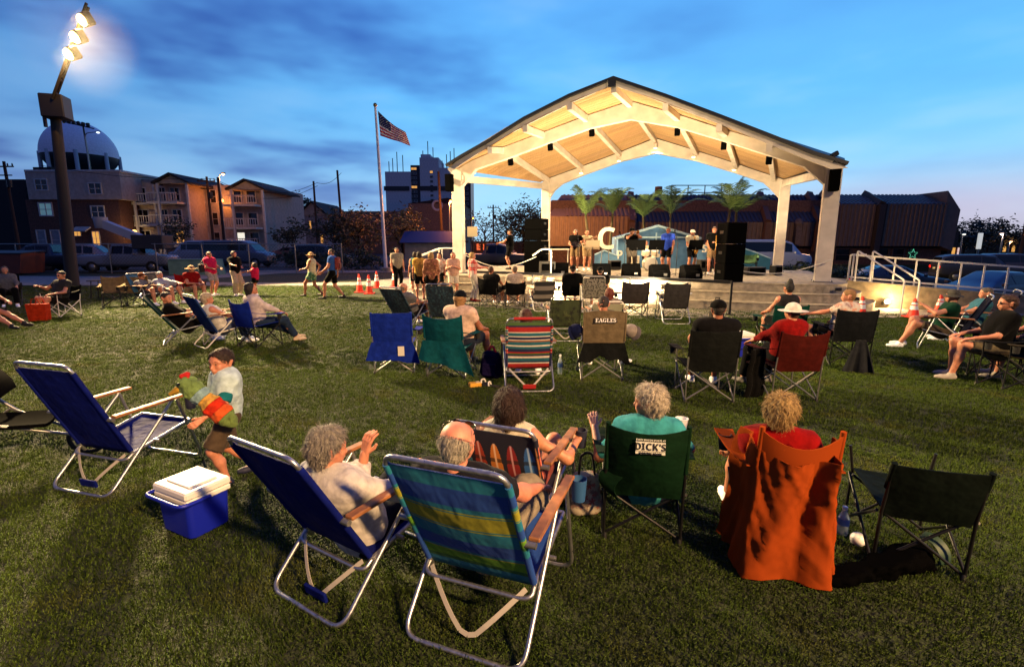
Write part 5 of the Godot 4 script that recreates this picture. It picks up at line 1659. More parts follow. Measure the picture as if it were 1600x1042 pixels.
func make_brown_hall() -> void:
	var o := thing("brown_hall", "long brown hall clad in ribbed metal with a mansard roof and slanted fins", "building")
	var rust := mat("ribbed_brown", Color(0.52, 0.41, 0.32), 0.6, "paint")
	var slate := mat("ribbed_slate", Color(0.17, 0.175, 0.22), 0.6, "paint")
	var brown := mat("ribbed_dark", Color(0.37, 0.305, 0.26), 0.55, "paint")
	var z := -46.0
	var k := 46.0 / 780.0 * 0.984
	var X := func(u: float) -> float: return (u - 800.0) * Vector3(0.058, 3.602, -46).x
	var Y := func(v: float) -> float: return lerpf(Vector3(0, 6.388, -46).y, Vector3(0, 0.753, -46).y, (v - 300.0) / 100.0)
	# the box behind the cladding
	var g := Geo.new()
	g.box(Vector3((X.call(862) + X.call(1478)) * 0.5, Y.call(312) * 0.5, z - 10.3), Vector3(X.call(1478) - X.call(862), Y.call(312), 20))
	part(g, "wall", mat("hall_base", Color(0.38, 0.27, 0.23), 0.85, "concrete"), o)
	for s in [[857, 990, 338, rust, rust], [990, 1197, 347, brown, slate], [1197, 1300, 347, brown, slate], [1300, 1367, 320, brown, brown], [1367, 1462, 320, brown, brown]]:
		corrugated(o, "ribbed_wall", s[3], X.call(s[0]), X.call(s[1]), [Vector2(Y.call(384), z + 0.6), Vector2(Y.call(s[2]), z + 0.75)])
		corrugated(o, "ribbed_roof", s[4], X.call(maxf(s[0], 880)), X.call(s[1]), [Vector2(Y.call(s[2]), z + 0.75), Vector2(Y.call(301), z - 2.2)])
	g = Geo.new()
	g.face([Vector3(X.call(857), Y.call(338), z + 0.75), Vector3(X.call(880), Y.call(338), z + 0.74), Vector3(X.call(880), Y.call(301), z - 2.2)], Vector3(-0.5, 0.5, 1))
	g.face([Vector3(X.call(857), Y.call(338), z + 0.75), Vector3(X.call(880), Y.call(301), z - 2.2), Vector3(X.call(857), Y.call(338), z - 20)], Vector3(-1, 0.5, 0))
	g.face([Vector3(X.call(857), Y.call(384), z + 0.6), Vector3(X.call(857), Y.call(338), z + 0.75), Vector3(X.call(857), Y.call(338), z - 20), Vector3(X.call(857), Y.call(384), z - 20)], Vector3.LEFT)
	part(g, "hipped_end", rust, o)
	g = Geo.new()
	g.prism(PackedVector2Array([Vector2(X.call(1462), Y.call(384)), Vector2(X.call(1462), Y.call(299)), Vector2(X.call(1485), Y.call(328)), Vector2(X.call(1482), Y.call(392))]), z + 0.6, z - 18)
	part(g, "angled_end", brown, o)
	for u in [990, 1197, 1276, 1298, 1367]:
		g = Geo.new()
		var vw := 347.0 if u < 1290 else 320.0
		for e in [[Vector3(X.call(u - 9), Y.call(392), z + 0.85), Vector3(X.call(u - 8), Y.call(vw), z + 1.0)], [Vector3(X.call(u - 8), Y.call(vw), z + 1.0), Vector3(X.call(u), Y.call(299), z - 2.0)]]: g.bar(e[0], e[1], 0.5, 0.5, Vector3(0, 0, 1))
		part(g, "fin", mat("fin_rust", Color(0.34, 0.23, 0.16), 0.7, "paint") if u < 1300 else mat("fin_dark", Color(0.13, 0.1, 0.09), 0.7), o)
	for u in [[1236, 348, 382], [1211, 352, 380]]:
		g = Geo.new()
		g.box(Vector3(X.call(u[0]), (Y.call(u[1]) + Y.call(u[2])) * 0.5, z + 1.0), Vector3(0.5, Y.call(u[1]) - Y.call(u[2]), 0.4))
		g.lathe(Vector3(X.call(u[0]), Y.call(u[1]), z + 1.0), [Vector2(0.36, -0.15), Vector2(0.38, 0.0), Vector2(0.25, 0.3), Vector2(0, 0.4)], 10)
		part(g, "pilaster", mat("pilaster", Color(0.34, 0.29, 0.27), 0.7, "concrete"), o)
	var trim := mat("shop_trim", Color(0.22, 0.16, 0.13), 0.6)
	for w in [[1310, 1335], [1368, 1396], [1400, 1420], [1424, 1440]]: win(o, Vector3(X.call(w[0]), Y.call(387), z - 0.3), Vector3(X.call(w[1]), Y.call(409), z - 0.3), mat("pane_dark"), trim, 0)
	g = Geo.new()
	for u in [1066, 1094, 1122, 1150]: g.tube([Vector3(X.call(u), Y.call(304), z - 4), Vector3(X.call(u), Y.call(282), z - 4)], 0.05, 5)
	for v in [282, 294]: g.tube([Vector3(X.call(1066), Y.call(v), z - 4), Vector3(X.call(1150), Y.call(v), z - 4)], 0.045, 5)
	g.tube([Vector3(X.call(1094), Y.call(294), z - 4), Vector3(X.call(1122), Y.call(304), z - 4)], 0.04, 5)
	part(g, "roof_frame", steel(), o)
	g = Geo.new()
	g.lathe(Vector3(X.call(1040), Y.call(304), z - 3), [Vector2(0.35, 0), Vector2(0.35, 1.0), Vector2(0.35, 1.0), Vector2(0, 1.05)], 10)
	part(g, "chimney", mat("fin_rust"), o)
	# neon star in the window
	var st := thing("neon_star", "pale green neon star glowing in the brown hall's window", "neon sign", Vector3(X.call(1432), Y.call(397), z - 0.15))
	g = Geo.new()
	var pts := []
	for i in 11:
		var a := TAU * i / 10.0 + PI * 0.5
		var r := 0.45 if i % 2 == 0 else 0.2
		pts.append(Vector3(cos(a) * r, sin(a) * r, 0))
	g.tube(pts, 0.022, 5)
	part(g, "neon_tube", glow("neon", Color(0.5, 1.0, 0.8), 0.5), st)
	# red vertical sign by the rear column
	var sg := thing("vertical_sign", "narrow dark sign with small pale lettering hung on the brown hall", "sign", Vector3(X.call(1211), Y.call(371), z + 1.35))
	g = Geo.new()
	g.box(Vector3.ZERO, Vector3(0.4, 1.5, 0.12), Basis.IDENTITY, 0.02)
	part(g, "board", mat("sign_red", Color(0.2, 0.07, 0.06), 0.6), sg)
	g = Geo.new()
	for i in 5: g.box(Vector3(0, 0.55 - i * 0.27, 0.065), Vector3(0.2, 0.16, 0.02))
	part(g, "lettering", mat("pale_print", Color(0.75, 0.7, 0.6), 0.6), sg)

func make_street() -> void:
	var lampc := Color(1.0, 0.55, 0.22)
	# water tower
	var o := thing("water_tower", "big white water tower with a rounded tank on tall legs", "water tower", Vector3(Vector3(-123.953, 1.9, -150).x, 0, -150))
	var R := 9.0
	var y0: float = Vector3(-119.704, 26.651, -150).y
	var g := Geo.new()
	var prof := []
	for i in 13:
		var a := lerpf(-0.05, PI * 0.5, i / 12.0)
		prof.append(Vector2(cos(a) * R, y0 + sin(a) * R * 1.02))
	g.lathe(Vector3.ZERO, prof, 28)
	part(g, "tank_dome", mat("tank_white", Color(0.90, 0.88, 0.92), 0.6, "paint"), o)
	g = Geo.new()
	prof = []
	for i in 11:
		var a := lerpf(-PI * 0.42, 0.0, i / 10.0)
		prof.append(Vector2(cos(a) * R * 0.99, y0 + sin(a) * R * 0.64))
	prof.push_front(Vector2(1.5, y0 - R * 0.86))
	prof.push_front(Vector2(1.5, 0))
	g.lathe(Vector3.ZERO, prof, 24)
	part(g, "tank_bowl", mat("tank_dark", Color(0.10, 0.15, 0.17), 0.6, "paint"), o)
	for i in 8:
		g = Geo.new()
		var a := TAU * i / 8.0 + 0.2
		var d := Vector3(cos(a), 0, sin(a)) * R * 0.98
		g.tube([d * 1.03, d + Vector3.UP * (y0 + 0.4)], 0.5, 8)
		part(g, "leg", mat("tank_leg", Color(0.62, 0.66, 0.70), 0.6), o)
	# the tall light mast on the lawn
	o = thing("light_mast", "tall tapered brown light mast with three bright floodlights on a leaning ladder arm", "light mast", Vector3(-19.798, 0, -22.499))
	var base: Vector3 = o.position
	g = Geo.new()
	var top: Vector3 = Vector3(-19.82, 7.757, -23) - base
	g.tube([Vector3.ZERO, top], 0.26, 10, 0.19)
	part(g, "pole", mat("mast_brown", Color(0.085, 0.065, 0.055), 0.7, "wood"), o)
	g = Geo.new()
	g.box(top + Vector3(0.15, -0.1, 0.1), Vector3(0.85, 0.95, 0.8), Basis(Vector3.UP, 0.3), 0.04)
	g.box(top + Vector3(-0.42, -0.35, 0.1), Vector3(0.1, 1.1, 0.1))
	part(g, "control_box", mat("black_plastic", Color(0.04, 0.04, 0.045), 0.5), o)
	var e0: Vector3 = Vector3(-19.633, 7.963, -22.8) - base
	var e1: Vector3 = Vector3(-17.164, 11.363, -22.2) - base
	var side := Vector3(0.20, -0.05, 0.30)
	g = Geo.new()
	for s in [-1.0, 1.0]: g.tube([e0 + side * s, e1 + side * s], 0.055, 6)
	for i in 7: g.tube([e0.lerp(e1, (i + 0.5) / 7.0) - side, e0.lerp(e1, (i + 0.5) / 7.0) + side], 0.035, 6)
	part(g, "ladder_arm", mat("mast_brown"), o)
	for p in [Vector3(-17.139, 10.763, -22), Vector3(-17.52, 10.126, -22), Vector3(-17.876, 9.505, -22)]:
		var hb := Basis(Vector3.UP, -0.5) * Basis(Vector3.RIGHT, 0.5)
		g = Geo.new()
		g.box(p - base, Vector3(0.55, 0.5, 0.34), hb, 0.06)
		var hd := part(g, "lamp_housing", steel(), o)
		g = Geo.new()
		g.ball(p - base + hb * Vector3(0, 0, 0.17), Vector3(0.24, 0.22, 0.14), 8, 14, hb)
		part(g, "lamp_lens", glow("mast_glow", Color(1.0, 0.84, 0.55), 9.0), hd)
		omni(p + hb * Vector3(0, 0, 0.2), 22.0, Color(1.0, 0.72, 0.38), 0.1)
		spot(p + hb * Vector3(0, 0, 0.42), Vector3(1.5, 0, -16.0), MAST_E, Color(1.0, 0.86, 0.62), 40, 0.3, 0.35)
	# damp sea air glowing round the lamps
	var mist := FogVolume.new()
	mist.name = "mist"
	mist.shape = RenderingServer.FOG_VOLUME_SHAPE_ELLIPSOID
	mist.size = Vector3(4.4, 5.0, 4.0)
	var damp := FogMaterial.new()
	damp.density = 0.0018
	damp.albedo = Color(1, 0.97, 0.9)
	mist.material = damp
	mist.set_meta("kind", "stuff")
	add_child(mist)
	mist.position = Vector3(-17.52, 10.126, -22)
	# sports light far behind it, and the pale street light
	o = thing("sports_light", "distant sports light with a crooked row of unlit lamps before the water tower", "sports light", Vector3(Vector3(-56.52, 1.9, -70).x, 0, -70))
	g = Geo.new()
	var tp: float = Vector3(-54.279, 17.256, -70).y
	g.tube([Vector3.ZERO, Vector3(-0.4, tp, 0)], 0.16, 8, 0.1)
	g.tube([Vector3(-3.0, tp + 0.5, 0), Vector3(1.0, tp - 0.4, 0)], 0.08, 6)
	part(g, "pole", steel(), o)
	for i in 8:
		g = Geo.new()
		g.box(Vector3(-4.0 + i * 0.62, tp + 0.75 - i * 0.1, 0.1), Vector3(0.42, 0.5, 0.3), Basis(Vector3(0.2, 0, 1).normalized(), 0.3 * (i % 3 - 1)), 0.08)
		part(g, "lamp", steel(), o)
	street_lamp("cool white street light on a thin pole before the water tower", Vector3(Vector3(-48.748, 1.9, -60).x, 0, -60), Vector3(-46.937, 14.236, -60).y, 1.6, Color(0.85, 0.92, 1.0), 2.5, 0.0)
	street_lamp("glowing orange street lamp on the tall wooden pole beside the grey balcony house", Vector3(Vector3(-31.651, 1.9, -56).x, 0, -56), Vector3(-30.564, 9.165, -56).y, 0.5, Color(1.0, 0.68, 0.42), 7.0, 12.0, "orange street lamps")
	street_lamp("orange street lamp glowing beside the pavilion column in front of the hall", Vector3(Vector3(-6.364, 1.9, -52).x, 0, -52), Vector3(-6.143, 6.036, -52).y, 0.2, lampc, 7.0, 110.0, "orange street lamps")
	street_lamp("small orange lamp glowing beyond the pavilion under the high rise", Vector3(Vector3(-6.358, 1.9, -80).x, 0, -80), Vector3(-6.003, 5.74, -80).y, 0.3, lampc, 5.0, 20.0, "orange street lamps")
	var wl := thing("wall_lamp", "small warm wall lamp on the grey balcony house", "wall lamp", Vector3(-35.888, 7.112, -63.6))
	g = Geo.new()
	g.ball(Vector3.ZERO, Vector3(0.25, 0.18, 0.2), 6, 8)
	part(g, "globe", glow("wall_glow", Color(1.0, 0.75, 0.4), 4.0), wl)
	omni(Vector3(-35.558, 6.987, -63), 8, lampc, 0.1)
	omni(Vector3(-42.983, 3.098, -57), 6, Color(1, 0.8, 0.5), 0.1)
	wl = thing("wall_lamp", "bright garage lamp behind the bucket truck boom", "wall lamp", Vector3(-42.7, 3.18, -57.5))
	g = Geo.new()
	g.ball(Vector3.ZERO, Vector3(0.3, 0.22, 0.2), 6, 8)
	part(g, "globe", glow("wall_glow"), wl)
	street_lamp("orange street lamp hidden behind the loudspeakers, lighting the brown hall's end", Vector3(Vector3(2.301, 1.9, -38).x, 0, -38), 4.2, 0.3, Color(1.0, 0.68, 0.38), 7.0, 120.0, "orange street lamps")
	street_lamp("orange street lamp behind the front pavilion column, lighting the brown hall", Vector3(Vector3(23.443, 1.9, -38).x, 0, -38), 3.6, 0.1, Color(1.0, 0.75, 0.5), 7.0, 20.0, "orange street lamps")
	utility_pole("dark utility pole with a crossarm in front of the brick apartment block", Vector3(Vector3(-48.761, 1.9, -50).x, 0, -50), Vector3(-47.399, 9.624, -50).y, true)
	utility_pole("utility pole with crossarm between the two balcony houses", Vector3(Vector3(-34.172, 1.9, -58).x, 0, -58), Vector3(-33.392, 9.218, -58).y, true)
	utility_pole("tall wooden pole lit orange carrying the street lamp", Vector3(Vector3(-31.225, 1.9, -55).x, 0, -55), Vector3(-30.519, 8.774, -55).y, false)
	utility_pole("thin utility pole before the low white house", Vector3(Vector3(-23.779, 1.9, -62).x, 0, -62), Vector3(-23.272, 9.207, -62).y, false)
	utility_pole("thicker leaning pole beside the yellow lit trees", Vector3(Vector3(-19.984, 1.9, -60).x, 0, -60), Vector3(-19.707, 10.18, -60).y, false, -0.2)
	utility_pole("slanted wooden pole in front of the high rise beside the pavilion column", Vector3(Vector3(-7.494, 1.9, -55).x, 0, -55), Vector3(-7.649, 9.36, -55).y, false, -0.3)
	utility_pole("far pole with a crossarm seen under the pavilion beside the dark tree", Vector3(Vector3(-3.293, 1.9, -90).x, 0, -90), Vector3(-3.249, 8.515, -90).y, true)
	utility_pole("black pole rising behind the front pavilion column", Vector3(Vector3(24.526, 1.9, -40).x, 0, -40), Vector3(23.935, 7.231, -40).y, false)
	for w in [[Vector3(-28.933, 7.682, -60), Vector3(-23.282, 9.06, -62), "upper power line from the grey balcony house to the thin pole"], [Vector3(-23.287, 8.986, -62), Vector3(-19.724, 9.896, -60), "power line rising between the thin and the leaning pole"], [Vector3(-28.99, 7.034, -60), Vector3(-23.308, 8.69, -62), "lower power line from the grey balcony house to the thin pole"], [Vector3(-47.253, 9.566, -52), Vector3(-33.414, 9.011, -58), "long power line crossing in front of the beige balcony house"], [Vector3(-33.414, 9.011, -58), Vector3(-28.901, 8.041, -60), "power line along the roof of the grey balcony house"]]:
		g = Geo.new()
		var pts := []
		for i in 9: pts.append((w[0] as Vector3).lerp(w[1], i / 8.0) - Vector3.UP * sin(PI * i / 8.0) * 0.5)
		g.tube(pts, 0.025, 4)
		tag(part(g, "power_line", steel()), w[2], "power line", "power lines over the street")
	# vehicles
	car("pickup_truck", "dark blue pickup parked behind the base of the tall light mast", "pickup truck", Vector3(-31.683, 0, -34.439), 12, "pickup", Color(0.05, 0.07, 0.14))
	car("pickup_truck", "white pickup with its tailgate showing just beside the light mast", "pickup truck", Vector3(-29.815, 0, -35.248), 200, "pickup", Color(0.42, 0.41, 0.44))
	var bt := car("bucket_truck", "silver bucket truck with a raised ladder boom over its bed", "truck", Vector3(-25.529, 0, -33.666), 185, "pickup", Color(0.34, 0.38, 0.45))
	g = Geo.new()
	var inv := bt.transform.affine_inverse()
	g.bar(inv * Vector3(-26.74, 3.21, -33.2), inv * Vector3(-24.177, 2.147, -33.2), 0.5, 0.5)
	g.bar(inv * Vector3(-24.334, 2.229, -33.2), inv * Vector3(-23.896, 1.735, -33.2), 0.5, 0.6)
	part(g, "boom", mat("boom_white", Color(0.5, 0.54, 0.6), 0.5), bt)
	g = Geo.new()
	g.box(inv * Vector3(-23.529, 1.982, -33.2), Vector3(1.9, 0.9, 1.3), Basis.IDENTITY, 0.04)
	part(g, "tool_body", mat("tool_dark", Color(0.08, 0.08, 0.1), 0.6), bt)
	g = Geo.new()
	g.lathe(inv * Vector3(-26.746, 3.169, -33.2), [Vector2(0, -0.3), Vector2(0.35, -0.3), Vector2(0.4, 0.4), Vector2(0.4, 0.4), Vector2(0.36, 0.4)], 10)
	part(g, "bucket", mat("boom_white"), bt)
	car("van", "white work van with a roof rack parked behind the grey van", "van", Vector3(-27.485, 0, -44.669), 350, "van", Color(0.58, 0.55, 0.57))
	car("van", "blue grey van parked nearest the standing woman in pink", "van", Vector3(-22.178, 0, -41.019), 178, "van", Color(0.22, 0.27, 0.36), {"windows": true})
	car("car", "low red lit car beyond the wall by the white house", "car", Vector3(-28.399, 0, -63.424), 8, "sedan", Color(0.42, 0.22, 0.2), {"tail": true})
	car("car", "black sport utility car in the shade beside the dark hedge", "car", Vector3(-15.499, 0, -41.019), 184, "suv", Color(0.03, 0.03, 0.035))
	car("pickup_truck", "dark navy pickup seen under the pavilion behind the man in black shorts", "pickup truck", Vector3(Vector3(-1.135, 1.9, -36).x, 0, -36), 170, "pickup", Color(0.05, 0.06, 0.10))
	car("van", "white van with side windows parked behind the stage by the rear column", "van", Vector3(Vector3(17.158, 1.9, -34).x, 0, -34), 184, "van", Color(0.62, 0.63, 0.68), {"windows": true})
	car("car", "black sedan parked below the ramp railing", "car", Vector3(Vector3(19.05, 1.9, -25).x, -0.6, -25), 172, "sedan", Color(0.03, 0.035, 0.045), {"tail": true})
	car("car", "dark blue sedan parked behind the lower end of the railing", "car", Vector3(Vector3(18.697, 1.9, -19.5).x, -0.6, -19.5), 14, "sedan", Color(0.035, 0.06, 0.14))
	car("car", "dark sport utility car with its red tail light on", "car", Vector3(Vector3(30.6, 1.9, -33).x, -0.6, -33), 160, "suv", Color(0.04, 0.035, 0.04), {"tail": true})
	car("car", "maroon car parked furthest along the lot by the lamp posts", "car", Vector3(Vector3(35.88, 1.9, -36).x, -0.6, -36), 170, "suv", Color(0.12, 0.05, 0.05))
	# fence, barrier, dumpster
	o = thing("fence", "dark chain link fence with thin posts along the street", "fence")
	for i in 12:
		g = Geo.new()
		var x := -44.0 + i * 3.0
		g.tube([Vector3(x, 0, -32.6), Vector3(x, 1.9, -32.6)], 0.04, 6)
		part(g, "post", grey_steel(), o)
	g = Geo.new()
	for y in [1.85, 0.1]: g.tube([Vector3(-44, y, -32.6), Vector3(-11, y, -32.6)], 0.03, 5)
	part(g, "rail", grey_steel(), o)
	g = Geo.new()
	for i in 150:
		var x := -44.0 + i * 0.22
		g.bar(Vector3(x, 0.1, -32.6), Vector3(x + 1.75, 1.85, -32.6), 0.008, 0.008)
		g.bar(Vector3(x + 1.75, 0.1, -32.6), Vector3(x, 1.85, -32.6), 0.008, 0.008)
	part(g, "wire_mesh", steel(), o, "stuff")
	o = thing("barrier", "pale green flat topped barrier by the path behind the woman in pink", "barrier", Vector3(Vector3(-19.438, 1.9, -31).x, 0, -31))
	g = Geo.new()
	g.prism(PackedVector2Array([Vector2(-1.5, 0), Vector2(-1.5, 0.9), Vector2(1.4, 0.9), Vector2(1.55, 0)]), -0.4, 0.4)
	part(g, "body", mat("barrier_green", Color(0.35, 0.5, 0.46), 0.7, "paint"), o)
	g = Geo.new()
	g.box(Vector3(0, 0.92, 0), Vector3(2.8, 0.06, 0.9), Basis.IDENTITY, 0.02)
	part(g, "top", mat("barrier_green"), o)
	o = thing("dumpster", "rusty orange dumpster at the edge of the street", "dumpster", Vector3(Vector3(-30.818, 1.9, -31).x, 0, -31))
	g = Geo.new()
	g.prism(PackedVector2Array([Vector2(-1.2, 0.1), Vector2(-1.4, 1.3), Vector2(1.4, 1.3), Vector2(1.2, 0.1)]), -0.8, 0.8)
	part(g, "bin", mat("dumpster_orange", Color(0.42, 0.17, 0.07), 0.7, "paint"), o)
	g = Geo.new()
	g.box(Vector3(0, 1.36, 0), Vector3(2.9, 0.08, 1.7), Basis(Vector3.RIGHT, 0.08), 0.02)
	part(g, "lid", mat("tool_dark"), o)
	# flagpole and flag
	o = thing("flagpole", "tall white flagpole standing beside the path", "flagpole", Vector3(-8.645, 0, -34.439))
	base = o.position
	var ft: Vector3 = Vector3(-8.862, 10.62, -34.4) - base
	g = Geo.new()
	g.tube([Vector3.ZERO, ft], 0.13, 10, 0.07)
	part(g, "pole", mat("pole_white", Color(0.75, 0.75, 0.78), 0.4), o)
	g = Geo.new()
	g.ball(ft + Vector3.UP * 0.08, Vector3(0.13, 0.13, 0.13))
	part(g, "ball", mat("gilt", Color(0.6, 0.5, 0.3), 0.3, "", 0.8), o)
	g = Geo.new()
	g.lathe(Vector3.ZERO, [Vector2(0.4, 0), Vector2(0.4, 0.25), Vector2(0.4, 0.25), Vector2(0.14, 0.3)], 12)
	part(g, "base", mat("stage_concrete"), o)
	o = thing("flag", "striped red and white flag with a starry blue corner hanging from the flagpole", "flag", Vector3(-8.725, 10.323, -34.3))
	base = o.position
	var f := []
	for i in 13:
		var u := i / 12.0
		var hi2: Vector3 = (Vector3(-8.684, 10.323, -34.3) as Vector3).lerp(Vector3(-6.915, 8.992, -34.3), u) - base
		var lo2: Vector3 = (Vector3(-8.59, 8.794, -34.3) as Vector3).lerp(Vector3(-6.694, 8.199, -34.3), u) - base
		var line := PackedVector3Array()
		for j in 9:
			var w := j / 8.0
			line.append(hi2.lerp(lo2, w) + Vector3(0, -0.12 * sin(PI * u) * (1.0 - w), 0.22 * sin(u * 9.0 + w * 2.0) * u))
		f.append(line)
	var im := Image.create(380, 200, false, Image.FORMAT_RGB8)
	for i in 13: im.fill_rect(Rect2i(0, int(i * 200.0 / 13.0), 380, 16), Color(0.62, 0.09, 0.13) if i % 2 == 0 else Color(0.82, 0.8, 0.78))
	im.fill_rect(Rect2i(0, 0, 152, 108), Color(0.07, 0.09, 0.26))
	for r in 9:
		for c in (6 if r % 2 == 0 else 5):
			var cx := 13.0 + c * 25.0 + (0.0 if r % 2 == 0 else 12.5)
			var cy := 11.0 + r * 10.8
			for y in range(-5, 6):
				for x in range(-5, 6):
					var d := Vector2(x, y)
					if d.length() < 4.6 * (0.65 + 0.35 * cos(5.0 * (d.angle() + PI * 0.5))): im.set_pixel(int(cx) + x, int(cy) + y, Color(0.85, 0.85, 0.85))
	var fm := mat("flag_cloth", Color.WHITE, 0.9)
	fm.albedo_texture = ImageTexture.create_from_image(im)
	fm.backlight_enabled = true
	fm.backlight = Color(0.4, 0.4, 0.4)
	g = Geo.new()
	# rows run from the hoist to the fly, so turn the lookup: u along the rows
	g.sheet(f, 0.0, Vector3(0, 0, 1))
	for i in g.uv.size(): g.uv[i] = Vector2(g.uv[i].y, g.uv[i].x)
	part(g, "cloth", fm, o)

func make_trees() -> void:
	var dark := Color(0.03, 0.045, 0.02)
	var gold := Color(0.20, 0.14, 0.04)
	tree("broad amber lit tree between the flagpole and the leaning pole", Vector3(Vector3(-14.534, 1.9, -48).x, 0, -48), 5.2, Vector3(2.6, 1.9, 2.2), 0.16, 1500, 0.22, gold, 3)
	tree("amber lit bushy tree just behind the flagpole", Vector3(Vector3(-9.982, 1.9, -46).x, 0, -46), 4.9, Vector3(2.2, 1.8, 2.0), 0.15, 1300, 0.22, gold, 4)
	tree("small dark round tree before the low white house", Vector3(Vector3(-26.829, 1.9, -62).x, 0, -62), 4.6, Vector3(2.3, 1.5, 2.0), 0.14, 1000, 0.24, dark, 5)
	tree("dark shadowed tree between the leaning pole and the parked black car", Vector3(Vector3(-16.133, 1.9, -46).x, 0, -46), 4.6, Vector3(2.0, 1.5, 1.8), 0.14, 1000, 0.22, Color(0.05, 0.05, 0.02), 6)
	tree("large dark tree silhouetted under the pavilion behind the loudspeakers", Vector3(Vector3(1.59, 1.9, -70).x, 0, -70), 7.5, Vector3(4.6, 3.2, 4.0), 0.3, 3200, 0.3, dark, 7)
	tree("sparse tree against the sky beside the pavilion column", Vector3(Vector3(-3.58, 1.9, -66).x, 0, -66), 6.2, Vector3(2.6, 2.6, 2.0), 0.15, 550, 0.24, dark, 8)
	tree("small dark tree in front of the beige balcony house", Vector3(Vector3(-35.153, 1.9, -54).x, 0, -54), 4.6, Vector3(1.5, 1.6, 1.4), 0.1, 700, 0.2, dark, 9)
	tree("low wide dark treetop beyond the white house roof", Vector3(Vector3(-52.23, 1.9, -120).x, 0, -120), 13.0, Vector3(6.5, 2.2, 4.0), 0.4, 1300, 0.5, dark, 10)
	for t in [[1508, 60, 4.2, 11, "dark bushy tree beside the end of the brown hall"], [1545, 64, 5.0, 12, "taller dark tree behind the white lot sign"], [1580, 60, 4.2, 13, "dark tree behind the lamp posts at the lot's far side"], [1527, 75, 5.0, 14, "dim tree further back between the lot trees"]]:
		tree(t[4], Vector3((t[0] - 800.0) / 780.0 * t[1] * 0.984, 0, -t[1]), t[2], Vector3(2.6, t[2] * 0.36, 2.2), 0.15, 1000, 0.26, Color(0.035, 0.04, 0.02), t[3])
	# dark hedge by the path, and shrubs behind the stage
	var m := mat("leaves")
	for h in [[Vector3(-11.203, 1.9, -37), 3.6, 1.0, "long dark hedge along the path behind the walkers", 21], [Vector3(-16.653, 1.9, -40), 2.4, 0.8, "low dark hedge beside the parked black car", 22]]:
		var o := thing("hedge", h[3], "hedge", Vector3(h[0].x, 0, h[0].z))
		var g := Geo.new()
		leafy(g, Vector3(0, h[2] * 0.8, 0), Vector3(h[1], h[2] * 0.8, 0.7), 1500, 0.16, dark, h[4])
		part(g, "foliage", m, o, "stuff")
	for s in [[1225, 24.0, 31, "clump of dark green shrubs behind the rear stage column"], [1262, 23.5, 32, "dark shrub between the two columns at the ramp end"], [1300, 23.0, 33, "low dark shrub behind the railing's end post"], [1335, 23.0, 34, "shadowed shrub beneath the railing by the black sedan"]]:
		var o := thing("shrub", s[3], "shrub", Vector3((s[0] - 800.0) / 780.0 * s[1] * 0.984, 0, -s[1]), 0, "shrubs behind the stage")
		var g := Geo.new()
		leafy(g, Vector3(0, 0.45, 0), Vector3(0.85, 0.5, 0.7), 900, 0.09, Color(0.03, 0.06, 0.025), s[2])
		part(g, "foliage", m, o)
	# potted palms behind the band
	var k := 0
	for s in [[925, 24.6, 2.9, "palm with two bending trunks behind the guitarist"], [952, 25.0, 3.0, "palm above the big white letter with a drooping tip frond"], [1012, 26.2, 2.9, "short palm leaning beside the peak of the blue hut"], [1048, 26.3, 3.1, "tall palm over the singer in the blue shirt"], [1128, 23.2, 3.1, "upright palm rising from behind the black loudspeaker stack"], [1150, 23.6, 3.0, "palm spreading its fronds towards the rear column"]]:
		var o := thing("palm_tree", s[3], "palm tree", Vector3((s[0] - 800.0) / 780.0 * s[1] * 0.984, 0, -s[1]), 0, "palms behind the band")
		rng.seed = 60 + k
		var ln := rng.randf_range(-0.35, 0.35)
		var hh: float = s[2] + 0.3
		var g := Geo.new()
		g.tube([Vector3(0, 0, 0), Vector3(ln * 0.3, hh * 0.5, 0), Vector3(ln, hh, 0)], 0.10, 8, 0.055)
		part(g, "trunk", mat("palm_bark", Color(0.42, 0.36, 0.22), 0.8, "wood"), o)
		var pm := mat("palm_leaf", Color.WHITE, 0.5)
		pm.backlight_enabled = true
		pm.backlight = Color(0.25, 0.28, 0.08)
		for i in 11:
			g = Geo.new()
			var a := TAU * i / 11.0 + rng.randf() * 0.5
			var el := rng.randf_range(0.65, 1.45)
			var ll := rng.randf_range(1.7, 2.45)
			var d := Vector3(cos(a), 0, sin(a))
			var pts := []
			for j in 9:
				var t := j / 8.0
				pts.append(Vector3(ln, hh, 0) + d * (ll * t * cos(el) + 0.25 * t * t) + Vector3.UP * (ll * t * sin(el) - t * t * t * (0.12 + ll * 0.34)))
			var tn := rng.randf_range(0.7, 1.25)
			g.col = Color(0.11 * tn, 0.18 * tn, 0.05 * tn)
			g.tube(pts, 0.016, 5, 0.004)
			for j in range(3, 34):
				var t := j / 34.0
				var p := along(pts, t)
				var tg := (along(pts, minf(t + 0.05, 1.0)) - along(pts, t - 0.05)).normalized()
				var sd := tg.cross(Vector3.UP).normalized()
				for z in [-1.0, 1.0]:
					var lf: Vector3 = (sd * z + tg * 0.8 - Vector3.UP * rng.randf_range(0.1, 0.5)).normalized() * 0.42 * sin(PI * clampf(t * 0.85 + 0.12, 0, 1)) * rng.randf_range(0.8, 1.1)
					var wd := tg * 0.016
					g.face([p - wd, p + wd, p + lf * 0.6 + wd, p + lf, p + lf * 0.6 - wd], Vector3.UP)
			part(g, "frond", pm, o)
		k += 1
	# the lot's far side: lamp posts, a sign and shops
	street_lamp("pale globe lamp on a rusty post at the lot's far side", Vector3(Vector3(48.319, 1.9, -50).x, 0, -50), Vector3(47.979, 2.766, -50).y, -0.2, Color(1.0, 0.85, 0.75), 1.6, 3.0)
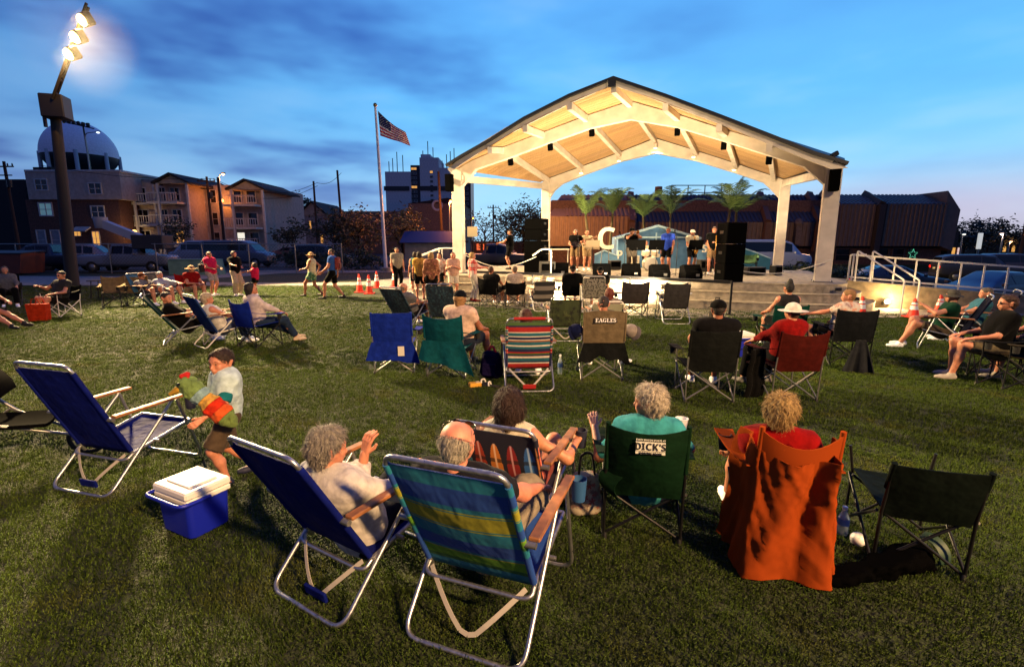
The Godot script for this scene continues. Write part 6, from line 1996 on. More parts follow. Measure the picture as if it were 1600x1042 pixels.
	street_lamp("small pale lamp beside the end of the brown hall", Vector3(Vector3(48.78, 1.9, -55).x, 0, -55), Vector3(48.638, 2.785, -55).y, 0.1, Color(0.9, 0.9, 0.85), 1.6, 0.0)
	street_lamp("low warm lamp among the far lot trees", Vector3(Vector3(56.929, 1.9, -58).x, 0, -58), Vector3(56.903, 2.044, -58).y, 0.1, Color(1.0, 0.7, 0.5), 1.8, 3.0)
	var o := thing("lot_sign", "tall narrow white lit sign on a post beyond the parked cars", "sign", Vector3(Vector3(44.267, 1.9, -48).x, 0, -48))
	var g := Geo.new()
	g.tube([Vector3.ZERO, Vector3(0, 2.0, 0)], 0.08, 8)
	part(g, "post", grey_steel(), o)
	g = Geo.new()
	g.box(Vector3(0, 2.1, 0), Vector3(0.42, 1.5, 0.18), Basis.IDENTITY, 0.05)
	part(g, "panel", glow("sign_white", Color(0.95, 0.95, 0.9), 0.55), o)
	o = thing("sign", "square cream lit sign hanging below the eave beyond the pavilion column", "sign", Vector3(Vector3(-2.649, 2.657, -34).x, 0, -34))
	g = Geo.new()
	g.tube([Vector3(0, 0, 0), Vector3(0, 2.1, 0)], 0.05, 6)
	part(g, "post", steel(), o)
	g = Geo.new()
	g.box(Vector3(0, Vector3(-2.649, 2.657, -34).y, 0.06), Vector3(0.66, 0.66, 0.08), Basis.IDENTITY, 0.03)
	part(g, "panel", glow("sign_cream", Color(1.0, 0.8, 0.5), 0.75), o)
	o = thing("shop", "low shop with lit windows and signs at the end of the brown hall", "shop")
	block(o, "wall", Vector3(40.513, 2.946, -47), Vector3(41.34, 2.946, -47), 12, mat("shop_wall", Color(0.36, 0.26, 0.2), 0.85, "concrete"))
	win(o, Vector3(40.791, 1.549, -47), Vector3(41.352, 0.256, -47), glow("pane_warm"), mat("shop_trim"), 0)
	win(o, Vector3(41.206, 1.549, -47), Vector3(41.634, 0.728, -47), glow("pane_pale", Color(1, 0.85, 0.8), 0.8), mat("shop_trim"), 0)
	o = thing("far_building", "dim orange lit low building beyond the lot trees", "building")
	block(o, "wall", Vector3(71.815, 2.458, -75), Vector3(85.044, 2.458, -75), 12, mat("shop_wall"))
	block(o, "roof", Vector3(70.992, 2.824, -74.6), Vector3(84.89, 2.824, -74.6), 13, mat("roof_dark"), Vector3(71.056, 2.455, -74.6).y)
	for x in [1568, 1582, 1596]: win(o, Vector3((x - 800.0) / 780.0 * 75 * 0.984, 0.6, -75), Vector3((x - 793.0) / 780.0 * 75 * 0.984, 2.0, -75), glow("pane_warm"), mat("shop_trim"), 0)
	utility_pole("dark pole at the far edge of the lot", Vector3(Vector3(40.321, 1.9, -40).x, 0, -40), Vector3(39.873, 4.355, -40).y, false)
	for x in [730, 745, 770, 785]:
		pass
	o = thing("market_hall", "far row of orange lit shop fronts beyond the dark navy pickup", "building")
	block(o, "wall", Vector3(-6.966, 2.216, -85), Vector3(3.215, 2.216, -85), 8, mat("shop_wall"))
	for x in [744, 754, 764, 774, 784]: win(o, Vector3((x - 800.0) / 780.0 * 85 * 0.984, 0.7, -85), Vector3((x - 793.0) / 780.0 * 85 * 0.984, 1.9, -85), glow("pane_shop", Color(1.0, 0.5, 0.28), 0.6), mat("shop_trim"), 0)

func brass() -> StandardMaterial3D: return mat("brass", Color(0.80, 0.58, 0.22), 0.25, "metal", 0.9)
func chrome() -> StandardMaterial3D: return mat("chrome", Color(0.8, 0.8, 0.8), 0.2, "metal", 0.9)

func mic_stand(label: String, at: Vector3, yaw: float, h := 1.5) -> void:
	var o := thing("microphone_stand", label, "microphone stand", at, yaw, "microphone stands on the stage")
	var g := Geo.new()
	g.tube([Vector3(0, 0.02, 0), Vector3(0, h * 0.75, 0)], 0.011, 6)
	g.tube([Vector3(0, h * 0.72, 0.1), Vector3(0, h, -0.35)], 0.008, 6)
	for i in 3:
		var a := TAU * i / 3.0
		g.tube([Vector3(0, 0.12, 0), Vector3(cos(a) * 0.3, 0.015, sin(a) * 0.3)], 0.009, 5)
	part(g, "stand", steel(), o)
	g = Geo.new()
	g.lathe(Vector3(0, h, -0.35), [Vector2(0, -0.09), Vector2(0.012, -0.09), Vector2(0.016, 0.02), Vector2(0.026, 0.03), Vector2(0.026, 0.06), Vector2(0.0, 0.085)], 10, Basis(Vector3.RIGHT, -0.6))
	part(g, "microphone", mat("grille_black", Color(0.02, 0.02, 0.022), 0.9, "matte"), o)

func music_stand(label: String, at: Vector3, yaw: float, m: Material) -> void:
	var o := thing("music_stand", label, "music stand", at, yaw, "music stands on the stage")
	var g := Geo.new()
	g.tube([Vector3(0, 0.02, 0), Vector3(0, 1.0, 0)], 0.012, 6)
	for i in 3:
		var a := TAU * i / 3.0
		g.tube([Vector3(0, 0.2, 0), Vector3(cos(a) * 0.26, 0.012, sin(a) * 0.26)], 0.01, 5)
	part(g, "stand", steel(), o)
	g = Geo.new()
	var b := Basis(Vector3.RIGHT, -0.35)
	g.box(Vector3(0, 1.1, 0), Vector3(0.56, 0.36, 0.012), b, 0.004)
	g.box(Vector3(0, 1.1, 0) + b * Vector3(0, -0.18, -0.03), Vector3(0.56, 0.012, 0.06), b)
	part(g, "desk", m, o)

func monitor(label: String, at: Vector3, yaw: float) -> void:
	var o := thing("stage_monitor", label, "speaker", at, yaw, "wedge speakers along the stage front")
	var g := Geo.new()
	g.X = Transform3D(Basis(Vector3.UP, PI * 0.5), Vector3.ZERO)
	g.prism(PackedVector2Array([Vector2(-0.24, 0), Vector2(-0.24, 0.18), Vector2(-0.02, 0.46), Vector2(0.2, 0.40), Vector2(0.24, 0)]), -0.3, 0.3)
	part(g, "cabinet", mat("speaker_black", Color(0.02, 0.02, 0.022), 0.9, "matte"), o)
	g = Geo.new()
	g.box(Vector3(-0.0, 0.25, 0.245), Vector3(0.22, 0.05, 0.02))
	part(g, "handle", mat("grille_black"), o)
	g = Geo.new()
	g.box(Vector3(0.12, 0.12, 0.242), Vector3(0.12, 0.08, 0.014))
	part(g, "socket_plate", grey_steel(), o)

func pa_stack(label: String, at: Vector3, yaw: float, boxes: Array) -> void:
	var y := 0.0
	var k := 0
	for b in boxes:
		var o := thing("loudspeaker", label % ["bottom", "second", "third", "top"][mini(k, 3)], "loudspeaker", at + Vector3.UP * y, yaw, "stacked black loudspeakers")
		var g := Geo.new()
		g.box(Vector3(0, b[1] * 0.5, 0), Vector3(b[0], b[1] - 0.006, b[2]), Basis.IDENTITY, 0.02)
		part(g, "cabinet", mat("speaker_black", Color(0.02, 0.02, 0.022), 0.9, "matte"), o)
		g = Geo.new()
		g.box(Vector3(0, b[1] * 0.5, b[2] * 0.5 + 0.004), Vector3(b[0] - 0.06, b[1] - 0.07, 0.014), Basis.IDENTITY, 0.005)
		part(g, "grille", mat("grille_black", Color(0.02, 0.02, 0.022), 0.9, "matte"), o)
		for s in [-1.0, 1.0]:
			g = Geo.new()
			g.box(Vector3(s * (b[0] * 0.5 + 0.004), b[1] * 0.55, 0), Vector3(0.014, 0.08, 0.2), Basis.IDENTITY, 0.004)
			part(g, "handle", steel(), o)
		y += b[1]
		k += 1

func drum(parent: Node, called: String, at: Vector3, r: float, h: float, b: Basis, shell: Material) -> void:
	var g := Geo.new()
	g.lathe(at, [Vector2(r, -h * 0.5), Vector2(r, h * 0.5)], 18, b)
	var d := part(g, called, shell, parent)
	g = Geo.new()
	for s in [-1.0, 1.0]: g.lathe(at, [Vector2(0, s * h * 0.5), Vector2(r * 0.97, s * h * 0.5), Vector2(r * 1.03, s * h * 0.49), Vector2(r * 1.03, s * h * 0.44)], 18, b)
	part(g, "drum_head", mat("drum_head", Color(0.8, 0.79, 0.76), 0.6), d)

func make_band() -> void:
	var blk := Color(0.03, 0.03, 0.035)
	var khaki := Color(0.58, 0.48, 0.36)
	# loudspeakers
	pa_stack("%s black cabinet of the loudspeaker stack in front of the saxophone player", Vector3(6.583, 0.75, -15.231), 186, [[0.62, 0.55, 0.6], [0.62, 0.58, 0.6], [0.62, 0.62, 0.6]])
	pa_stack("%s black cabinet of the loudspeaker stack at the stage's shaded end", Vector3(0.965, 0.75, -19.929), 150, [[0.75, 0.75, 0.7], [0.75, 0.5, 0.7], [0.72, 0.42, 0.65], [0.72, 0.42, 0.65]])
	for e in [[875, 428, 170, "wedge speaker on the stage in front of the guitarist"], [940, 430, 175, "wedge speaker below the big white letter"], [1030, 432, 185, "wedge speaker at the singer's feet"], [1079, 433, 190, "wedge speaker in front of the man in the white cap"], [992, 431, 180, "small round backed wedge speaker before the trumpet player"]]:
		var p: Vector3 = {875: Vector3(1.753, 0.75, -18.318), 940: Vector3(3.146, 0.75, -17.606), 1030: Vector3(4.978, 0.75, -16.946), 1079: Vector3(5.928, 0.75, -16.634), 992: Vector3(4.18, 0.75, -17.606)}[e[0]]
		monitor(e[3], p, e[2] - 180.0)
	# musicians
	person("man in black shirt and dark shorts gesturing at the stage edge beside the loudspeakers", Vector3(-0.086, 0.75, -22.385), 75, {"h": 1.8, "fat": 1.15, "shirt": blk, "pants": Color(0.08, 0.08, 0.09), "shoe": Color(0.05, 0.05, 0.06), "haircol": Color(0.2, 0.13, 0.1), "hands": [Vector3(-0.15, 1.16, -0.45), Vector3(0.25, 0.85, -0.02)]}, "")
	person("guitarist in black shirt and khaki shorts", Vector3(2.663, 0.75, -21.334), 165, {"h": 1.78, "shirt": blk, "pants": khaki, "hair": "short", "haircol": Color(0.6, 0.58, 0.55), "hands": [Vector3(-0.42, 1.22, -0.24), Vector3(0.12, 1.05, -0.24)]})
	person("bare headed musician in cream shirt and khaki shorts behind the tan music stand", Vector3(3.228, 0.75, -21.847), 185, {"h": 1.76, "shirt": Color(0.72, 0.66, 0.55), "pants": khaki, "hair": "bald", "haircol": Color(0.65, 0.63, 0.6), "hands": [Vector3(-0.18, 1.12, -0.3), Vector3(0.18, 1.12, -0.3)]})
	person("trumpet player in black shirt, dark cap and grey trousers", Vector3(4.412, 0.75, -18.696), 185, {"h": 1.76, "shirt": blk, "pants": Color(0.33, 0.30, 0.27), "bottom": "trousers", "hat": "cap", "hatcol": Color(0.06, 0.06, 0.07), "hands": [Vector3(-0.06, 1.50, -0.36), Vector3(0.05, 1.50, -0.30)]})
	person("singer in bright blue shirt and black shorts", Vector3(6.123, 0.75, -19.929), 140, {"h": 1.82, "fat": 1.12, "shirt": Color(0.20, 0.33, 0.85), "pants": blk, "haircol": Color(0.4, 0.25, 0.15), "hands": [Vector3(-0.26, 0.84, -0.1), Vector3(0.26, 0.84, 0.0)]})
	person("horn player in white shirt, white cap and dark shorts", Vector3(7.41, 0.75, -20.845), 180, {"h": 1.75, "shirt": Color(0.8, 0.78, 0.72), "pants": Color(0.07, 0.07, 0.08), "hat": "cap", "hatcol": Color(0.85, 0.84, 0.8), "hands": [Vector3(-0.12, 1.12, -0.26), Vector3(0.1, 0.98, -0.24)]})
	person("saxophone player in black shirt and khaki shorts beside the loudspeaker stack", Vector3(7.441, 0.75, -18.696), 160, {"h": 1.82, "shirt": blk, "pants": khaki, "haircol": Color(0.3, 0.2, 0.12), "hands": [Vector3(-0.05, 1.18, -0.28), Vector3(0.14, 0.98, -0.22)]})
	person("drummer seated behind the white drum kit", Vector3(6.263, 0.75, -23.544), 180, {"pose": "sit", "seat": 0.5, "h": 1.72, "shirt": Color(0.75, 0.7, 0.6), "pants": blk, "haircol": Color(0.5, 0.45, 0.4), "hands": [Vector3(-0.25, 0.92, -0.42), Vector3(0.25, 0.92, -0.42)]})
	# guitar
	var o := thing("electric_guitar", "dark electric guitar held by the guitarist in black", "guitar", (Vector3(2.663, 0.75, -21.334)) + Vector3(0.0, 1.1, 0.26), 0)
	var g := Geo.new()
	var poly := PackedVector2Array()
	for i in 22:
		var a := TAU * i / 22.0
		var r := 0.17 + 0.035 * cos(2.0 * a) + 0.012 * cos(3.0 * a)
		poly.append(Vector2(cos(a) * r * 1.1, sin(a) * r * 0.85))
	g.prism(poly, -0.02, 0.025)
	part(g, "body", mat("guitar_red", Color(0.12, 0.05, 0.04), 0.2), o)
	g = Geo.new()
	g.bar(Vector3(0.12, 0.04, 0.03), Vector3(0.72, 0.28, 0.03), 0.05, 0.025, Vector3(0, 0, 1))
	g.bar(Vector3(0.72, 0.28, 0.03), Vector3(0.86, 0.335, 0.03), 0.08, 0.02, Vector3(0, 0, 1))
	part(g, "neck", arm_wood(), o)
	# trumpet
	o = thing("trumpet", "brass trumpet raised by the man in the dark cap", "trumpet", (Vector3(4.412, 0.75, -18.696)) + Vector3(0, 1.545, 0.16), 185)
	g = Geo.new()
	g.tube([Vector3(0, 0, 0.04), Vector3(0, 0, -0.40)], 0.008, 8)
	g.tube([Vector3(0, 0, -0.40), Vector3(0, 0, -0.46), Vector3(0, 0, -0.52)], 0.012, 12, 0.062, false)
	g.tube(arc_pts([Vector3(0, 0, -0.3), Vector3(0, -0.08, -0.34), Vector3(0, -0.08, -0.12), Vector3(0, 0, -0.1)], 0.04), 0.007, 6)
	part(g, "tubing", brass(), o)
	g = Geo.new()
	for i in 3: g.tube([Vector3(0, -0.09, -0.19 - i * 0.03), Vector3(0, 0.03, -0.19 - i * 0.03)], 0.011, 8)
	part(g, "valves", chrome(), o)
	# saxophones
	for e in [[(Vector3(7.441, 0.75, -18.696)) + Vector3(-0.03, 0.78, 0.27), 160.0, "brass saxophone held by the player in black beside the loudspeakers"], [(Vector3(7.41, 0.75, -20.845)) + Vector3(0.0, 0.78, 0.26), 180.0, "brass saxophone held by the player in the white cap"]]:
		o = thing("saxophone", e[2], "saxophone", e[0], e[1] - 180.0, "saxophones")
		g = Geo.new()
		g.tube(arc_pts([Vector3(0, 0.62, -0.12), Vector3(0, 0.66, -0.02), Vector3(0.0, 0.56, 0.03), Vector3(0.03, 0.05, 0.04), Vector3(0.06, -0.06, 0.06), Vector3(0.1, 0.05, 0.08), Vector3(0.12, 0.16, 0.09)], 0.08, 5), 0.011, 10, 0.052, false)
		g.tube([Vector3(0.12, 0.16, 0.09), Vector3(0.125, 0.24, 0.10), Vector3(0.135, 0.30, 0.12)], 0.05, 12, 0.095, false)
		part(g, "tube", brass(), o)
		g = Geo.new()
		for i in 7: g.lathe(Vector3(0.018 + i * 0.002, 0.45 - i * 0.055, 0.062 + i * 0.002), [Vector2(0, 0.01), Vector2(0.017, 0.01), Vector2(0.017, 0)], 8, Basis(Vector3.RIGHT, PI * 0.5))
		part(g, "keys", chrome(), o)
	# drum kit
	o = thing("drum_kit", "white drum kit with cymbals in the middle of the stage", "drum kit", Vector3(5.843, 0.75, -21.847), 180)
	var pearl := mat("drum_pearl", Color(0.8, 0.76, 0.68), 0.3)
	drum(o, "bass_drum", Vector3(0, 0.29, -0.5), 0.28, 0.4, Basis(Vector3.RIGHT, PI * 0.5), pearl)
	drum(o, "tom", Vector3(-0.2, 0.76, -0.45), 0.15, 0.2, Basis(Vector3.RIGHT, -0.4), pearl)
	drum(o, "tom", Vector3(0.18, 0.76, -0.45), 0.16, 0.22, Basis(Vector3.RIGHT, -0.4), pearl)
	drum(o, "floor_tom", Vector3(0.55, 0.42, -0.1), 0.2, 0.4, Basis.IDENTITY, pearl)
	drum(o, "snare_drum", Vector3(-0.35, 0.62, -0.1), 0.17, 0.14, Basis.IDENTITY, pearl)
	for e in [[-0.75, 0.95, -0.1, 0.18], [-0.62, 1.28, -0.5, 0.22], [0.66, 1.2, -0.5, 0.25]]:
		g = Geo.new()
		g.tube([Vector3(e[0], 0.05, e[2]), Vector3(e[0], e[1], e[2])], 0.012, 6)
		for i in 3: g.tube([Vector3(e[0], 0.2, e[2]), Vector3(e[0] + cos(TAU * i / 3.0) * 0.22, 0.012, e[2] + sin(TAU * i / 3.0) * 0.22)], 0.01, 5)
		var st := part(g, "cymbal_stand", chrome(), o)
		g = Geo.new()
		g.lathe(Vector3(e[0], e[1], e[2]), [Vector2(0, 0.03), Vector2(0.04, 0.022), Vector2(e[3], 0.0), Vector2(e[3], -0.003), Vector2(0.0, 0.015)], 20, Basis(Vector3.RIGHT, -0.25))
		part(g, "cymbal", brass(), st)
	# stands
	music_stand("tan music stand in front of the musician in the cream shirt", Vector3(3.176, 0.75, -19.929), 180, mat("stand_tan", Color(0.5, 0.42, 0.32), 0.6))
	var bs := mat("stand_black", Color(0.02, 0.02, 0.022), 0.9, "matte")
	music_stand("black music stand standing before the trumpet player", Vector3(4.36, 0.75, -17.606), 170, bs)
	music_stand("black music stand at the singer's elbow", Vector3(5.236, 0.75, -18.318), 180, bs)
	music_stand("wide black music stand before the player in the white cap", Vector3(6.939, 0.75, -19.09), 185, bs)
	mic_stand("microphone stand before the guitarist", Vector3(2.561, 0.75, -19.501), 0, 1.5)
	mic_stand("microphone stand reaching to the trumpet player", Vector3(4.01, 0.75, -17.955), 20, 1.5)
	mic_stand("microphone stand in front of the singer in blue", Vector3(5.753, 0.75, -17.606), 0, 1.55)
	mic_stand("microphone stand beside the saxophone player", Vector3(6.659, 0.75, -17.27), -15, 1.2)
	# the small white table and rack by the loudspeakers
	o = thing("folding_table", "small white folding table with cables beside the guitarist", "table", Vector3(1.912, 0.75, -20.845), 172)
	g = Geo.new()
	g.box(Vector3(0, 0.9, 0), Vector3(0.9, 0.05, 0.5), Basis.IDENTITY, 0.01)
	part(g, "table_top", mat("table_white", Color(0.78, 0.75, 0.7), 0.6), o)
	for e in [[-0.4, -0.2], [0.4, -0.2], [-0.4, 0.2], [0.4, 0.2]]:
		g = Geo.new()
		g.tube([Vector3(e[0], 0, e[1]), Vector3(e[0], 0.88, e[1])], 0.02, 6)
		part(g, "leg", mat("table_white"), o)
	for e in [[Vector3(1.286, 0.75, -18.318), 0.55, 0.5, "black equipment case behind the white pipe rail"], [Vector3(8.835, 0.75, -18.318), 0.7, 0.3, "low grey equipment case near the rear column"], [Vector3(9.63, 0.75, -18.318), 0.28, 0.36, "small black box at the foot of the rear column"], [Vector3(7.791, 0.75, -20.377), 0.5, 0.5, "square amplifier behind the players"], [Vector3(4.452, 0.75, -21.847), 0.5, 0.42, "square amplifier under the big letter"]]:
		o = thing("equipment_case", e[3], "case", e[0], 185, "equipment cases on the stage")
		g = Geo.new()
		g.box(Vector3(0, e[2] * 0.5 + 0.01, 0), Vector3(e[1], e[2] - 0.02, 0.4), Basis.IDENTITY, 0.02)
		part(g, "case", mat("case_dark", Color(0.10, 0.09, 0.085), 0.6), o)
		g = Geo.new()
		g.box(Vector3(0, e[2] * 0.6, -0.205), Vector3(e[1] * 0.8, e[2] * 0.5, 0.02))
		g.box(Vector3(0, e[2] * 0.6, 0.205), Vector3(e[1] * 0.4, 0.05, 0.02))
		part(g, "front_plate", mat("grille_black"), o)
	# big letter and the blue hut
	o = thing("letter_sign", "big white letter C standing on the stage before the blue hut", "letter", Vector3(4.236, 0.75, -22.95), 0)
	text("letter", "C", 0.98, 0.22, mat("letter_white", Color(0.85, 0.83, 0.78), 0.5), o, Transform3D(Basis(Vector3.UP, -0.15), Vector3(-0.0, 1.35, 0)))
	g = Geo.new()
	for s in [-1.0, 1.0]: g.tube([Vector3(s * 0.2, 0, 0), Vector3(s * 0.14, 0.9, 0)], 0.02, 6)
	part(g, "stand", grey_steel(), o)
	var blue := mat("hut_blue", Color(0.36, 0.55, 0.72), 0.7, "paint")
	o = thing("blue_hut", "light blue hut with a white trimmed gable behind the drums", "hut")
	var z := -24.3
	var hx := func(u: float) -> float: return (u - 800.0) / 780.0 * 24.3 * 0.984
	var p0 := Vector3(hx.call(966), 0, z)
	g = Geo.new()
	var ht: float = Vector3(6.858, 2.68, -24.3).y
	var he: float = Vector3(6.882, 2.201, -24.3).y
	g.prism(PackedVector2Array([Vector2(hx.call(966), 0), Vector2(hx.call(966), he), Vector2(hx.call(1025), ht), Vector2(hx.call(1088), he), Vector2(hx.call(1088), 0)]), z, z - 1.5)
	part(g, "wall", blue, o)
	g = Geo.new()
	g.bar(Vector3(hx.call(961), he - 0.08, z + 0.1), Vector3(hx.call(1025), ht + 0.03, z + 0.1), 0.1, 0.3, Vector3(0, 0, 1))
	g.bar(Vector3(hx.call(1025), ht + 0.03, z + 0.1), Vector3(hx.call(1093), he - 0.08, z + 0.1), 0.1, 0.3, Vector3(0, 0, 1))
	g.bar(Vector3(hx.call(972), he - 0.02, z + 0.06), Vector3(hx.call(1082), he - 0.02, z + 0.06), 0.08, 0.1, Vector3(0, 0, 1))
	part(g, "gable_trim", mat("trim_blue_white", Color(0.62, 0.74, 0.8), 0.6), o)
	g = Geo.new()
	g.box(Vector3(hx.call(1025), 1.4, z + 0.02), Vector3(0.06, 2.0, 0.06))
	part(g, "corner_board", mat("trim_blue_white"), o)
	for e in [["P", 968, 398, 0.4], ["S", 1090, 388, 0.36], ["L", 1103, 388, 0.36]]:
		var at: Vector3 = Vector3(hx.call(e[1]), lerpf(Vector3(6.104, 2.501, -24.3).y, Vector3(6.159, 1.294, -24.3).y, (e[2] - 360.0) / 40.0), z + (0.1 if e[1] < 1085 else 1.0))
		text("letter_on_hut", e[0], e[3], 0.05, mat("letter_white"), o, Transform3D(Basis.IDENTITY, at))
	for e in [["blue_panel", [Vector2(930, 0.0), Vector2(930, 1.35), Vector2(945, 1.55), Vector2(966, 1.3), Vector2(966, 0.0)], -23.6, "low blue painted panel standing under the big letter"], ["blue_panel", [Vector2(1086, 0.0), Vector2(1086, 1.75), Vector2(1112, 1.75), Vector2(1112, 0.0)], -23.5, "blue panel with white letters behind the player in the white cap"], ["teal_panel", [Vector2(1152, 0.0), Vector2(1152, 1.75), Vector2(1180, 1.5), Vector2(1207, 1.2), Vector2(1207, 0.0)], -23.0, "teal sloping panel standing beside the loudspeaker stack"]]:
		o = thing("backdrop_panel", e[3], "panel", Vector3.ZERO, 0, "painted panels behind the band")
		g = Geo.new()
		var pl := PackedVector2Array()
		for q in e[1]: pl.append(Vector2((q.x - 800.0) / 780.0 * -e[2] * 0.984, q.y))
		g.prism(pl, e[2], e[2] - 0.12)
		part(g, "board", blue if e[0] == "blue_panel" else mat("panel_teal", Color(0.16, 0.42, 0.52), 0.7, "paint"), o)
		g = Geo.new()
		for i in range(1, pl.size() - 2): g.bar(Vector3(pl[i].x, pl[i].y + 0.02, e[2] - 0.06), Vector3(pl[i + 1].x, pl[i + 1].y + 0.02, e[2] - 0.06), 0.16, 0.05)
		part(g, "edge_trim", mat("trim_blue_white"), o)
	# a small chair near the rear column
	camp_chair("small pale green folding chair beside the teal panel", Vector3(8.96, 0.75, -19.09), 150, mat("canvas_mint", Color(0.4, 0.55, 0.4), 0.9, "canvas"), {"top": 0.75})
	# pipe rail, ropes, barrier
	var white := mat("rail_white")
	o = thing("pipe_rail", "white bent pipe rail standing at the stage front by the stairs", "rail", Vector3(1.146, 0.75, -17.606), 0)
	g = Geo.new()
	g.tube(arc_pts([Vector3(0.22, 0, 0), Vector3(0.22, 0.95, 0), Vector3(-0.12, 0.95, -0.05), Vector3(-0.42, 0.72, -0.1)], 0.12), 0.028, 8)
	part(g, "pipe", white, o)
	o = thing("stair_rail", "white stair railing rising to the stage at its shaded end", "railing", Vector3.ZERO)
	for e in [0.0, 0.5]:
		g = Geo.new()
		var a: Vector3 = Vector3(-4.365, 1.202, -21.5)
		var b: Vector3 = Vector3(-2.954, 1.696, -20.5)
		var c: Vector3 = Vector3(-2.247, 1.699, -20.2)
		var off: Vector3 = Vector3(0.1, 0, -1.0) * e
		g.tube(arc_pts([Vector3(a.x, 0, a.z) + off, a + off, b + off, c + off, Vector3(c.x, 0.75, c.z) + off], 0.06), 0.028, 8)
		g.tube([b + off, Vector3(b.x, 0.4, b.z) + off], 0.024, 8)
		part(g, "rail", white, o)
	for e in [[Vector3(-1.838, 1.495, -19.1), Vector3(0.877, 1.423, -18.2), 0.42, "white rope slung from the pavilion column to the pipe rail"], [Vector3(6.893, 1.081, -15.2), Vector3(9.309, 1.423, -14.7), 0.22, "thin white rope slung from the loudspeakers to the grey column"]]:
		g = Geo.new()
		var pts := []
		for i in 17: pts.append((e[0] as Vector3).lerp(e[1], i / 16.0) - Vector3.UP * e[2] * sin(PI * i / 16.0))
		g.tube(pts, 0.016, 6)
		tag(part(g, "rope", mat("rope_white", Color(0.75, 0.74, 0.7), 0.9)), e[3], "rope", "ropes along the stage")
	o = thing("barrier_rail", "long thin black barrier rail on posts in front of the stage", "barrier", Vector3.ZERO)
	var ps := [Vector3(-1.483, 0, -18.32), Vector3(0.702, 0, -17.048), Vector3(3.569, 0, -15.115), Vector3(5.861, 0, -13.321)]
	for p in ps:
		g = Geo.new()
		g.tube([p, p + Vector3.UP * 0.9], 0.035, 8)
		g.lathe(p, [Vector2(0, 0.03), Vector2(0.15, 0.02), Vector2(0.17, 0.004)], 14)
		part(g, "post", steel(), o)
	for i in 3:
		g = Geo.new()
		g.bar(ps[i] + Vector3.UP * 0.88, ps[i + 1] + Vector3.UP * 0.88, 0.05, 0.085)
		part(g, "rail", steel(), o)
	# floodlights on the steps: they light the ceiling and the band
	for e in [[(Vector3(3.98, 0.569, -15.3)), "glaring white floodlight on the stage steps above the empty grey chair"], [(Vector3(3.387, 0.288, -14.3)), "lower glaring floodlight behind the empty grey chair"], [(Vector3(1.499, 0.199, -16.2)), "glaring floodlight between the man in black and the striped lounger"]]:
		var p: Vector3 = e[0]
		o = thing("step_floodlight", e[1], "floodlight", p, 0, "floodlights on the stage steps")
		g = Geo.new()
		g.box(Vector3.ZERO, Vector3(0.22, 0.16, 0.10), Basis(Vector3.RIGHT, 0.4), 0.02)
		g.tube([Vector3(0, -0.05, 0), Vector3(0, -p.y + 0.25 if p.y > 0.5 else -p.y, 0)], 0.015, 6)
		part(g, "housing", steel(), o)
		g = Geo.new()
		g.ball(Vector3(0, 0.02, 0.05), Vector3(0.15, 0.12, 0.06), 6, 12)
		part(g, "lens", glow("step_glow", Color(1.0, 0.88, 0.62), 14.0), o)
		spot(p + Vector3(0, 0.10, 0.10), p + Vector3(0.6, 3.2, -5.0), STEP_E, Color(1.0, 0.88, 0.68), 64, 0.1, 0.5)
		omni(p + Vector3(0, 0.05, 0.2), 2.2, Color(1.0, 0.86, 0.64), 0.1)
	for e in [[(Vector3(10.756, 0.451, -15.1)), "small bright lamp glowing on the upper end step beside the handrail"], [(Vector3(11.019, 0.216, -14.6)), "small bright lamp glowing on the lower end step beside the handrail"]]:
		o = thing("step_lamp", e[1], "lamp", e[0], 0, "lamps on the end steps")
		g = Geo.new()
		g.box(Vector3(0, -0.06, -0.04), Vector3(0.2, 0.12, 0.1), Basis.IDENTITY, 0.02)
		part(g, "housing", steel(), o)
		g = Geo.new()
		g.ball(Vector3(0, 0, 0.03), Vector3(0.09, 0.07, 0.05), 6, 10)
		part(g, "lens", glow("end_glow", Color(1.0, 0.92, 0.7), 8.0), o)
		omni((e[0] as Vector3) + Vector3(0, 0.02, 0.13), 4.0, Color(1.0, 0.82, 0.55), 0.06)

func cone(label: String, at: Vector3, h := 0.7) -> void:
	var o := thing("traffic_cone", label, "traffic cone", at, 0, "orange traffic cones around the lawn")
	var g := Geo.new()
	g.box(Vector3(0, 0.018, 0), Vector3(0.36, 0.036, 0.36), Basis.IDENTITY, 0.01)
	part(g, "base", mat("cone_orange", Color(0.82, 0.16, 0.05), 0.6), o)
	g = Geo.new()
	g.lathe(Vector3.ZERO, [Vector2(0.135, 0.036), Vector2(0.03, h), Vector2(0.03, h), Vector2(0.0, h)], 16)
	part(g, "body", mat("cone_orange"), o)
	for e in [[0.42, 0.62], [0.68, 0.80]]:
		g = Geo.new()
		var r := func(t: float) -> float: return lerpf(0.135, 0.03, t) + 0.005
		g.lathe(Vector3.ZERO, [Vector2(r.call(e[0]) - 0.004, h * e[0]), Vector2(r.call(e[0]), h * e[0]), Vector2(r.call(e[0]), h * e[0]), Vector2(r.call(e[1]), h * e[1]), Vector2(r.call(e[1]), h * e[1]), Vector2(r.call(e[1]) - 0.004, h * e[1])], 16)
		part(g, "reflective_band", mat("cone_white", Color(0.82, 0.82, 0.82), 0.4), o)

